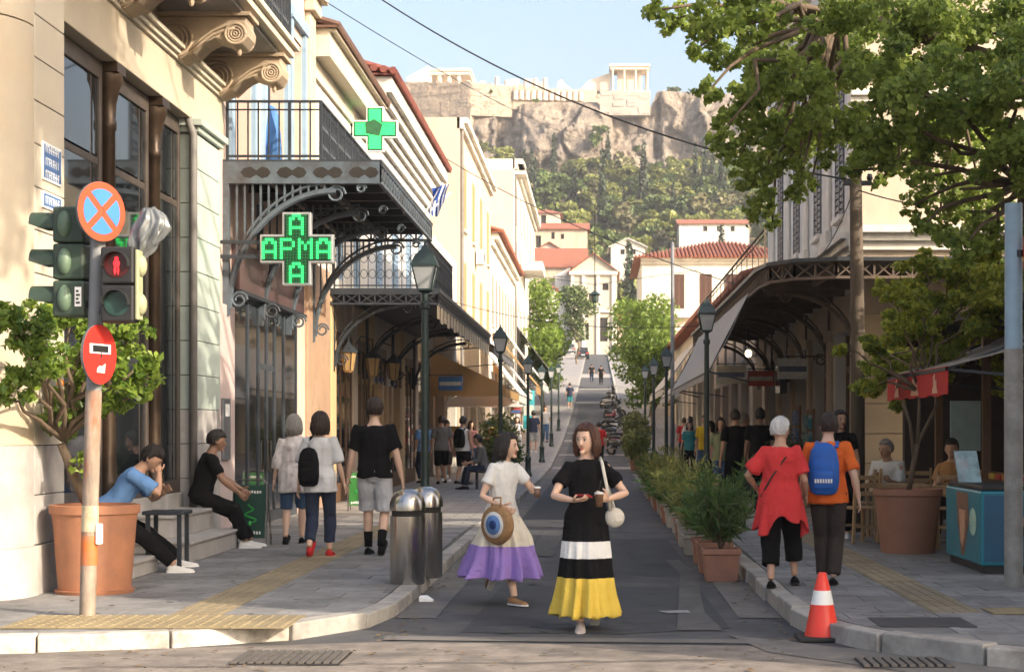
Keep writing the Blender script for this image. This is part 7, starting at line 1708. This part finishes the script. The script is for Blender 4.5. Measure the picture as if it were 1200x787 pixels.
    # shoes -----------------------------------------------
    for a_,yw,pt_ in ((AR,p['fry'],p['frp']),(AL,p['fly'],p['flp'])):
        m=MB(); Rm=Matrix.Translation(a_)@Matrix.Rotation(yw,4,'Z')@Matrix.Rotation(-pt_,4,'X')
        prof=[(-.075,.022,.05),(-.06,.034,.066),(-.02,.038,.07),(.04,.040,.055),(.10,.046,.042),(.15,.042,.034),(.185,.022,.024)]
        if shoe.get('kind')=='boot': prof=[(y_,x_*1.08,z_*1.15) for y_,x_,z_ in prof]
        rings=[]; n=12
        for y_,rx,hz in prof:
            for j in range(n):
                a=2*math.pi*j/n; x=rx*math.cos(a)*(1.1 if math.sin(a)<0 else 1); z=-.08+max(.0,hz*.5+hz*.62*math.sin(a)); rings.append(Rm@Vector((x,y_,z)))
        fs=[(i*n+j,i*n+(j+1)%n,(i+1)*n+(j+1)%n,(i+1)*n+j) for i in range(len(prof)-1) for j in range(n)]+[tuple(range(n-1,-1,-1)),tuple((len(prof)-1)*n+j for j in range(n))]
        m.add([v*k for v in rings],fs)
        if shoe.get('sock'):
            pass
        so=m.obj('shoe',shoe['mat'],root,smooth=True,raw=True)
        m=MB(); sole=[Rm@Vector((x,y_,z))*1 for z in (-.0825,-.068) for (x,y_) in [(rx*1.14*math.cos(q)*1.0,yy) for (yy,rx,_),q in [((prof[0][0]-.006,.02,0),math.pi),((prof[1]),math.pi),(prof[3],math.pi),(prof[4],math.pi),(prof[5],math.pi),((prof[6][0]+.008,.012,0),math.pi),((prof[6][0]+.008,.012,0),0),(prof[5],0),(prof[4],0),(prof[3],0),(prof[1],0),((prof[0][0]-.006,.02,0),0)]]]
        c=len(sole)//2; m.add([v*k for v in sole],[tuple(range(c-1,-1,-1)),tuple(range(c,2*c))]+[(i,(i+1)%c,c+(i+1)%c,c+i) for i in range(c)]); m.obj('sole',shoe.get('sole',WHITE),so,raw=True)
    if shoe.get('sock'):
        for k_,a_ in ((KR_,AR),(KL_,AL)):
            m=MB(); m.tube([a_.lerp(k_,.42)*k,a_.lerp(k_,.2)*k,a_*k],[.052*k,.047*k,.044*k],10); m.obj('sock',shoe['sock'],root,smooth=True,raw=True)
    root['_']=0; del root['_']
    return dict(root=root,k=k,tp=tp,hp=hp,WR=WR,WL=WL,SR=SR,SL=SL,ER=ER,EL=EL,side=side,hip=hip)
def acc(H_,m,name,mat,sub=None,smooth=True,bevel=0): m.v=[tuple(Vector(v)*H_['k']) for v in m.v]; return m.obj(name,mat,sub or H_['root'],smooth=smooth,raw=True,bevel=bevel)
BLK=cloth('black',(.007,.007,.008)); WHT=cloth('white',(.74,.73,.70)); WHTB=cloth('off_white',(.66,.62,.54)); YEL=cloth('mustard',(.72,.52,.09)); LAV=cloth('lavender',(.33,.22,.55)); CREAMC=cloth('cream',(.72,.66,.54))
NAVY=cloth('navy',(.03,.04,.07)); GREYC=cloth('grey',(.17,.165,.16)); LGREY=cloth('light_grey',(.42,.42,.42)); CORAL=cloth('coral_red',(.70,.055,.055)); ORNG=cloth('orange',(.78,.15,.03)); BRN=cloth('dark_brown',(.055,.042,.038)); BLUEC=cloth('sky_blue',(.16,.32,.62)); DEN=cloth('denim',(.06,.11,.2)); YLW=cloth('bright_yellow',(.75,.50,.03)); REDC=cloth('red',(.5,.03,.03)); TEALC=cloth('teal',(.05,.25,.27)); PINKC=cloth('pink',(.6,.3,.3))
BAGBLUE=M('backpack_blue',(.01,.10,.42),.6,.2,6,.3,50)
SHW=dict(mat=WHT,sole=WHITE); SHB=dict(mat=BLK,sole=RUBBER); SHT=dict(mat=cloth('tan_leather',(.36,.2,.1)),sole=WHITE); SHC=dict(mat=cloth('pale_sneaker',(.55,.47,.42)),sole=WHITE)
# 1. woman in the black top and banded skirt
a=human('person','woman in black top and long black, white and mustard banded skirt holding phone and drink',(-.085,13.45,0.003),R(180),1.59,0,True,('bob',HBR),dict(mat=BLK,sleeve=.62,len=-.02,loose=.022,wr=.024,name='top'),
  dict(kind='skirt',prof=[(-.14,.14,.11,0,0),(0,.178,.135,0,0),(.30,.205,.20,0,.045),(.62,.235,.25,0,.06),(.78,.265,.29,.0,.05)],bands=[(.155,BLK),(.30,WHT),(.45,BLK),(.9,YEL)],fold=.22),SHC,
  dict(hr=(.10,.30,1.09),hl=(-.17,.27,1.10),er=(.9,-.5,-.3),el=(-.9,-.5,-.3),pr=(-.2,-.1,1),pl=(.7,.1,.3),dr=(-.75,.55,.1),dl=(.5,.75,.25),cr=.5,cl=.9,headyaw=R(-26),headpitch=R(4),fr=(.05,.20,.08),fl=(-.07,-.17,.12),flp=R(-35),frp=R(12),lean=R(1)),vox=.012,face=True)
m=MB(); w=a['WR']+Vector((-.08,.05,.035)); m.prism([(-.035,-.07),(.035,-.07),(.035,.07),(-.035,.07)],lambda x,y:w+Vector((x*.5+y*-.8,y*.5+x*.4,.0+x*.3)),lambda x,y:w+Vector((x*.5+y*-.8,y*.5+x*.4,.010+x*.3))); acc(a,m,'phone',M('red_phone_case',(.35,.02,.03),.4,.2,8),smooth=False)
m=MB(); w=a['WL']+Vector((.065,.075,-.03)); m.lathe(w,[(.028,-.03),(.037,.07),(.039,.075)],16); dr=acc(a,m,'cup',M('iced_coffee',(.14,.075,.045),.25,.4,14)); m=MB(); m.lathe(w/1.0,[(.040,.075),(.040,.088),(.02,.095)],16); m.v=[v for v in m.v]; acc(a,m,'cup_lid',M('clear_lid',(.6,.6,.58),.2,.1,9),dr)
m=MB(); m.tube([w+Vector((0,0,.09)),w+Vector((-.015,.0,.19))],.004,6); acc(a,m,'straw',BLACKP,dr)
m=MB(); tp=a['tp']; m.sph(tp(-.235,.07,.04),(.085,.05,.085),14,10); bg_=acc(a,m,'shoulder_bag',WHTB); m=MB(); m.tube([tp(-.20,.10,.10),tp(-.17,.135,.3),tp(-.13,.10,.5),tp(-.11,-.02,.545),tp(-.15,-.12,.4),tp(-.22,-.09,.15),tp(-.235,.0,.1)],[(.014,.004)]*7,6,side=(1,0,0)); acc(a,m,'bag_strap',WHTB,bg_)
# 2. woman with the straw bag
b=human('person','woman in white tee and lavender hemmed skirt carrying a round straw bag',(-.86,15.35,0.003),R(-135),1.52,0,True,('bob',HB),dict(mat=WHT,sleeve=.55,len=-.02,loose=.022,name='tee'),
  dict(kind='skirt',prof=[(-.13,.13,.105,0,0),(0,.175,.135,0,0),(.22,.24,.27,0,.03),(.52,.32,.40,0,.0),(.63,.36,.44,0,-.02)],bands=[(.30,CREAMC),(.9,LAV)],fold=.34),SHT|dict(sole=WHITE),
  dict(hr=(.19,.22,.99),hl=(-.10,.33,1.14),er=(.6,-1,-.2),el=(-.9,-.2,-.6),pl=(.8,.1,.2),dl=(.35,.85,.2),cl=.85,cr=.7,headyaw=R(22),headpitch=R(2),fr=(.06,.26,.08),fl=(-.07,-.30,.22),flp=R(-62),lean=R(5),kl=(0,1,-.2)),vox=.012,face=True)
tp=b['tp']; c0=tp(.23,.2,-.07)
m=MB(); n=28
prof=[(.0,.05),(.12,.052),(.20,.04),(.22,.0),(.20,-.04),(.12,-.052),(.0,-.05)]
def bagp(r,d,ang): return c0+Vector((d,r*math.cos(ang),r*math.sin(ang)*.92))
vo=[bagp(r,d,2*math.pi*j/n) for r,d in prof for j in range(n)]
m.add(vo,[(i*n+j,i*n+(j+1)%n,(i+1)*n+(j+1)%n,(i+1)*n+j) for i in range(len(prof)-1) for j in range(n)])
STRAW=M('woven_straw',(.30,.17,.075),.85,.25,30,.9,90); bag=acc(b,m,'straw_bag',STRAW)
for r0,r1,mt,nm,dd in ((.145,0,WHT,'white_ring',.056),(.108,0,M('eye_mid_blue',(.10,.22,.48),.8,.2,20,.5,80),'blue_ring',.060),(.05,0,M('eye_deep_blue',(.012,.04,.16),.8,.2,20,.5,80),'blue_pupil',.064)):
    m=MB(); vo=[bagp(r0,dd-.03,2*math.pi*j/n) for j in range(n)]+[bagp(r0*.97,dd,2*math.pi*j/n) for j in range(n)]; m.add(vo,[tuple(n+j for j in range(n)),tuple(range(n-1,-1,-1))]+[(j,(j+1)%n,n+(j+1)%n,n+j) for j in range(n)]); acc(b,m,nm,mt,bag)
m=MB(); m.tube([bagp(.2,.02,1.9),bagp(.29,.0,1.75),bagp(.30,.0,1.4),bagp(.2,.02,1.2)],.010,6); acc(b,m,'bag_handle',STRAW,bag)
m=MB(); w=b['WL']+Vector((.02,.105,-.02)); m.lathe(w,[(.027,-.04),(.036,.05)],14); dc=acc(b,m,'cup',M('paper_cup_brown',(.16,.09,.06),.5,.2,8)); m=MB(); m.lathe(w,[(.039,.05),(.039,.065),(.02,.07)],14); acc(b,m,'cup_lid',WHITE,dc)
# 3. seated man in blue, 4. seated man in black
human('person','man in sky blue shirt sitting slumped with his head on his hand by the planter',(-4.98,17.35,HL),R(-80),1.75,1,False,('short',HB),dict(mat=BLUEC,sleeve=.8,len=-.03,loose=.018),dict(kind='trousers',mat=BLK,loose=.016),SHW,
  dict(hip=(0,0,.58),lean=R(36),hr=(.04,.50,.98),hl=(-.05,.55,.80),er=(.6,.3,-1),el=(-.6,.3,-1),headpitch=R(22),headyaw=R(-16),fr=(.16,.66,.08),fl=(-.12,.74,.08),kr=(.2,.6,1),kl=(-.2,.6,1),dr=(-.1,-.3,.9),cr=.8),vox=.014,face=True)
chair('black metal chair under the man in the blue shirt',-5.0,17.35,R(-80),HL,IRON)
human('person','man in black tee and trousers sitting on the stone step',(-4.86,20.9,HL),R(-75),1.74,2,False,('short',HB),dict(mat=BLK,sleeve=.7,len=-.03,loose=.016),dict(kind='trousers',mat=BLK,loose=.016),SHW,
  dict(hip=(0,0,.615),lean=R(14),hr=(.16,.44,.66),hl=(-.12,.48,.70),er=(.8,-.6,-.3),el=(-.8,-.6,-.3),headpitch=R(6),fr=(.12,.52,.08),fl=(-.13,.60,.08),kr=(.2,.6,1),kl=(-.2,.6,1)),vox=.014,face=True)
# 5-7 strollers
FLO=M('floral_print',(.62,.58,.56),.85,.1,7,.3,60,stain=(.28,.12,.16),stain_s=9)
human('person','grey haired woman in floral shirt and denim shorts walking away',(-3.86,21.7,HL),R(4),1.62,0,True,('bob',HG),dict(mat=FLO,sleeve=1.3,len=-.22,loose=.035),dict(kind='shorts',mat=DEN,loose=.02,end=1.0),SHB,dict(fr=(.09,.14,.08),fl=(-.09,-.16,.10),flp=R(-25)),vox=.016)
c=human('person','woman in white blouse with black backpack on one shoulder walking away',(-3.17,19.5,HL),R(-3),1.63,0,True,('bob',HDB),dict(mat=cloth('pale_blouse',(.60,.60,.60)),sleeve=.85,len=-.13,loose=.03),dict(kind='trousers',mat=NAVY,loose=.014,end=1.8),dict(mat=REDC,sole=REDC),dict(fr=(.08,.16,.08),fl=(-.08,-.22,.13),flp=R(-45),hr=(.27,.12,.86)),vox=.014)
def backpack(H_,mat,cx=0,w=.15,h=.24,d=.10,z=.27,strap=True,y0=-.10):
    tp=H_['tp']; m=MB(); n=16; vo=[];prof=[(-1,.55),(-.9,.85),(-.5,1.0),(.2,.98),(.7,.82),(.92,.55),(1,.2)]
    for t,s in prof:
        for j in range(n):
            a=2*math.pi*j/n; x=abs(math.cos(a))**.6*math.copysign(1,math.cos(a)); y=abs(math.sin(a))**.6*math.copysign(1,math.sin(a)); vo.append(tp(cx+w*s*x,y0-d*.75+d*s*y*.9,z+h*t))
    m.add(vo,[(i*n+j,i*n+(j+1)%n,(i+1)*n+(j+1)%n,(i+1)*n+j) for i in range(len(prof)-1) for j in range(n)]+[tuple(range(n-1,-1,-1)),tuple((len(prof)-1)*n+j for j in range(n))]); b_=acc(H_,m,'backpack',mat)
    m=MB(); vo=[]; 
    for t,s in [(-.8,.5),(-.7,.72),(-.2,.75),(-.05,.6)]:
        for j in range(n): a=2*math.pi*j/n; x=abs(math.cos(a))**.6*math.copysign(1,math.cos(a)); y=math.sin(a); vo.append(tp(cx+w*s*x,y0-d*1.5+d*.35*s*y,z+h*t))
    m.add(vo,[(i*n+j,i*n+(j+1)%n,(i+1)*n+(j+1)%n,(i+1)*n+j) for i in range(3) for j in range(n)]+[tuple(range(n-1,-1,-1)),tuple(3*n+j for j in range(n))]); acc(H_,m,'pocket',mat,b_)
    for s in ((-1,1) if strap else (1,)):
        m=MB(); xx=cx*.3+s*.10 if strap else cx*.9
        m.tube([tp(xx,y0-.02,z+h*.8),tp(xx,-.055,.525),tp(xx,.03,.54),tp(xx,.10,.46),tp(xx*1.15,.12,.3),tp(xx*1.3,.02,.12),tp(xx,y0-.04,z-h*.7)],[(.022,.006)]*7,6,side=(1,0,0)); acc(H_,m,'backpack_strap',mat,b_)
    return b_
backpack(c,BLK,-.10,.125,.23,.08,.17,False)
human('person','man in black tee and pale shorts with black socks walking away',(-2.58,19.75,HL),R(-2),1.79,0,False,('short',HDB),dict(mat=BLK,sleeve=.72,len=-.05,loose=.02),dict(kind='shorts',mat=cloth('pale_shorts',(.50,.50,.52)),loose=.02,end=.95),SHB|dict(sock=BLK),dict(fr=(.10,-.16,.12),frp=R(-35),fl=(-.09,.14,.08),hr=(.30,.02,.84),hl=(-.30,.04,.82)),vox=.014)
# right: coral woman, orange person, woman in black
d=human('person','white haired woman in coral top and black cropped trousers on the kerb',(1.66,15.5,HR),R(-8),1.52,1,True,('short',HW),dict(mat=CORAL,sleeve=.75,len=-.06,loose=.03,wr=.026,name='top'),dict(kind='capri',mat=BLK,loose=.028,hem=1.6,end=1.62),SHB,dict(fr=(.14,.22,.10),fl=(-.09,-.10,.08),frp=R(0),hl=(-.24,.20,.98),hr=(.26,.18,.92),el=(-1,-.6,-.2),headyaw=R(-35),headpitch=R(6)),vox=.014,fat=1.12)
tp=d['tp']; m=MB(); m.tube([tp(.13,.04,.50),tp(.06,-.125,.42),tp(-.08,-.15,.22),tp(-.19,-.08,.02),tp(-.2,.05,-.02)],[(.010,.004)]*5,6,side=(1,0,0)); st_=acc(d,m,'bag_strap',BRN)
m2=MB(); nA=80; vo=[]
for i in range(25):
    u=i/24
    for j in range(nA):
        a_=2*math.pi*j/nA; f=1+.16*u*(math.sin(a_*8+2*u)+.7*math.sin(a_*13+1)+.5*math.sin(a_*21))/1.6; dr_=.34+.08*math.sin(a_*2+.6)+.05*math.sin(a_*5)
        v=tp((.205+.045*u)*f*math.cos(a_),(.155+.05*u)*f*math.sin(a_),.07-dr_*u); vo.append(v)
m2.add(vo,[(i*nA+j,i*nA+(j+1)%nA,(i+1)*nA+(j+1)%nA,(i+1)*nA+j) for i in range(24) for j in range(nA)])
cg=acc(d,m2,'tied_cardigan',CORAL); q_=cg.modifiers.new('thick','SOLIDIFY'); q_.thickness=.006
m2=MB()
for s2 in (-1,1): m2.tube([tp(s2*.03,.17,.05),tp(s2*.05,.2,-.08),tp(s2*.07,.2,-.3)],[.03,.03,.015],8)
acc(d,m2,'cardigan_sleeves',CORAL,cg); m=MB(); m.sph(tp(-.22,.10,-.08),(.04,.09,.08),10,8); acc(d,m,'small_bag',BLK,st_)
e=human('person','person in orange tee with bright blue backpack and dark trousers',(2.13,15.75,HR),R(-12),1.56,0,False,('short',HDB),dict(mat=ORNG,sleeve=.75,len=-.08,loose=.022),dict(kind='trousers',mat=BRN,loose=.016,hem=1.6),SHB,dict(fr=(.05,-.04,.08),fl=(-.05,.08,.08),hr=(.30,.05,.86),hl=(-.27,.1,.85),headyaw=R(20)),vox=.014)
bp=backpack(e,BAGBLUE,-.03,.155,.26,.10,.27)
m=MB(); tp=e['tp']
for q in range(7): m.box(*[v for pair in zip((tp(-.11+q*.026,-.302,.13)),(tp(-.11+q*.026+.017,-.296,.17))) for v in (min(pair),max(pair))])
acc(e,m,'backpack_print',WHT,bp,smooth=False)
human('person','long haired woman in black tee facing the street beside the cafe',(3.22,22.6,HR),R(168),1.66,1,True,('long',HB),dict(mat=BLK,sleeve=.6,len=-.02,loose=.018),dict(kind='trousers',mat=BLK,loose=.012),SHW,dict(headyaw=R(25),hr=(.2,.2,.95),hl=(-.25,.08,.85)),vox=.015,face=True)
human('person','old man in white shirt sitting at the wooden cafe table',(4.0,23.35,HR),R(150),1.68,1,False,('crop',HG),dict(mat=WHT,sleeve=.8,len=-.03,loose=.02),dict(kind='trousers',mat=GREYC,loose=.016),SHB,dict(hip=(0,0,.50),lean=R(10),hr=(.14,.36,.75),hl=(-.14,.36,.75),fr=(.14,.42,.08),fl=(-.14,.42,.08),kr=(.1,.6,1),kl=(-.1,.6,1),headyaw=R(-20)),vox=.016,face=True)
human('person','person in ochre top sitting behind the ice cream freezer',(4.55,21.9,HR),R(160),1.66,1,True,('short',HDB),dict(mat=cloth('ochre_top',(.42,.22,.09)),sleeve=.7,len=-.03,loose=.02),dict(kind='trousers',mat=BRN,loose=.016),SHB,dict(hip=(0,0,.52),fr=(.14,.42,.08),fl=(-.14,.42,.08),kr=(.1,.6,1),kl=(-.1,.6,1),hr=(.14,.3,.78),hl=(-.14,.3,.78)),vox=.018)
# further people: px, feet y known from the ground they stand on
def walk(ph): return dict(fr=(.09,.16*ph,.08 if ph>0 else .11),fl=(-.09,-.16*ph,.11 if ph>0 else .08))
FP=[('man in grey shirt and dark shorts standing among the left shops',-4.15,45.5,R(10),1.80,1,0,('short',HDB),GREYC,('shorts',BLK),SHB,0),
 ('person with blue top half hidden behind the near lamp post',-4.75,46.6,R(40),1.72,1,0,('short',HB),BLUEC,('trousers',NAVY),SHB,0),
 ('man in white tank top and black shorts with a backpack by the left shops',-3.55,45.0,R(-25),1.78,1,0,('short',HB),WHT,('shorts',BLK),SHB,1),
 ('person in patterned tan tee facing the man in the tank top',-4.2,47.6,R(170),1.70,1,0,('cap',BRN),PINKC,('shorts',BRN),SHW,0),
 ('woman in pink top walking among the far left shops',-4.0,54,R(190),1.66,0,1,('long',HBR),PINKC,('shorts',DEN),SHW,.8),
 ('person in red top before the far awnings',-3.6,60,R(0),1.70,1,0,('short',HB),REDC,('trousers',NAVY),SHB,.7),
 ('woman in white dress top by the far awnings',-3.1,66,R(180),1.66,0,1,('bob',HDB),WHT,('shorts',LGREY),SHW,-.7),
 ('man in navy shirt on the far left pavement',-2.7,72,R(0),1.76,1,0,('short',HB),NAVY,('shorts',LGREY),SHW,.8),
 ('person in grey tee on the far left pavement by the lamps',-2.5,82,R(180),1.72,1,0,('short',HDB),LGREY,('trousers',DEN),SHB,-.8),
 ('person in dark blue shirt high up the left pavement',-1.9,118,R(5),1.78,1,0,('short',HB),NAVY,('shorts',TEALC),SHW,.9),
 ('person in black walking on the road far uphill',-.55,165,R(0),1.76,1,0,('short',HB),BLK,('trousers',NAVY),SHB,.9),
 ('companion in dark clothes walking on the road far uphill',.35,160,R(0),1.80,1,0,('short',HB),BLK,('trousers',BLK),SHB,-.9),
 ('person in red tee walking up the middle of the road',.05,62,R(0),1.72,1,0,('short',HB),REDC,('trousers',BLK),SHB,.8),
 ('person in red tee on the right pavement near the motorbikes',3.15,62,R(0),1.72,1,0,('short',HB),REDC,('trousers',NAVY),SHB,-.8),
 ('man in black shirt standing with his back turned by the postcard rack',2.55,31.5,R(15),1.78,1,0,('short',HDB),BLK,('trousers',BLK),SHB,0),
 ('man in black shirt standing close beside the dark bush',2.95,31.0,R(-20),1.80,2,0,('short',HB),BLK,('trousers',BLK),SHB,0),
 ('person in yellow tee under the grey canvas awning',2.85,45,R(150),1.80,1,0,('short',HB),YLW,('trousers',DEN),SHB,0),
 ('woman in green top and denim shorts behind the oleander row',2.45,34,R(185),1.64,0,1,('long',HDB),cloth('sage',(.3,.34,.2)),('shorts',DEN),SHW,.5),
 ('seated looking person in pink before the souvenir rack',2.5,37.5,R(120),1.60,0,1,('bob',HB),PINKC,('trousers',BLK),SHW,.3),
 ('woman in white top and teal trousers shopping under the tan awning',-4.5,50.8,R(60),1.66,0,1,('bob',HBR),WHT,('trousers',TEALC),SHW,.3),
 ('man in ochre tee and shorts coming down the left pavement',-3.2,55.5,R(180),1.76,1,0,('short',HDB),YLW,('shorts',NAVY),SHW,.8),
 ('woman in black dress top and denim shorts by the white awning',-3.4,63,R(0),1.64,0,1,('long',HB),BLK,('shorts',DEN),SHW,-.8),
 ('man in pale shirt browsing the souvenir stall under the grey awning',3.1,36.2,R(-80),1.74,1,0,('short',HG),LGREY,('trousers',NAVY),SHB,.2),
 ('woman in teal top walking down the right pavement by the awnings',2.7,50,R(180),1.65,0,1,('bob',HDB),TEALC,('trousers',BLK),SHW,.8),
 ('man in white tee by the long pale awning',3.0,55,R(10),1.78,1,0,('short',HB),WHT,('shorts',BRN),SHB,-.8),
 ('person in dark top further along under the grey awning',2.9,40.5,R(200),1.70,1,0,('short',HB),NAVY,('trousers',BRN),SHB,.4)]
for i,(lb,x,y,rt_,ht,sk,fm,hr_,top_,(bk,bm),sh_,ph) in enumerate(FP):
    lb=lb.replace('seated looking person','stooping person')
    h_=human('person',lb,(x,y,zp(y)+(0.003 if abs(x)<1.4 else (HL if x<0 else HR))),rt_,ht,sk,bool(fm),hr_,dict(mat=top_,sleeve=.7 if 'tank' not in lb else 0,len=-.06,loose=.02,wr=.01),dict(kind=bk,mat=bm,loose=.018,end=1.0) if bk=='shorts' else dict(kind=bk,mat=bm,loose=.014),sh_,walk(ph),vox=.022 if y<60 else .03)
    if 'backpack' in lb: backpack(h_,BLK)
human('person','man in dark clothes sitting on a chair by the clipped round shrub',(-2.75,41.5,HL),R(100),1.74,1,False,('short',HB),dict(mat=GREYC,sleeve=1.5,len=-.03),dict(kind='trousers',mat=NAVY),SHB,dict(hip=(0,0,.50),lean=R(12),fr=(.12,.5,.08),fl=(-.12,.45,.08),kr=(.1,.6,1),kl=(-.1,.6,1),hr=(.12,.4,.62),hl=(-.12,.4,.62)),vox=.022)
chair('dark chair under the man by the clipped round shrub',-2.75,41.5,R(100),HL,IRON)
bpy.data.scenes.remove(TMP)
# ------------------------------------------------------------------ air
hz=bpy.data.materials.new('haze_air'); hz.use_nodes=True; t=hz.node_tree; t.nodes.remove(t.nodes['Principled BSDF'])
pv=t.nodes.new('ShaderNodeVolumePrincipled'); pv.inputs['Color'].default_value=(.93,.95,1,1); pv.inputs['Density'].default_value=.00025; pv.inputs['Anisotropy'].default_value=.0
t.links.new(pv.outputs[0],t.nodes['Material Output'].inputs['Volume'])
mb=MB(); mb.box(-3990,3990,-590,4990,-2,150); o=mb.obj('haze',hz); tag(o,'thin bright summer air over the whole scene','air',kind='stuff')
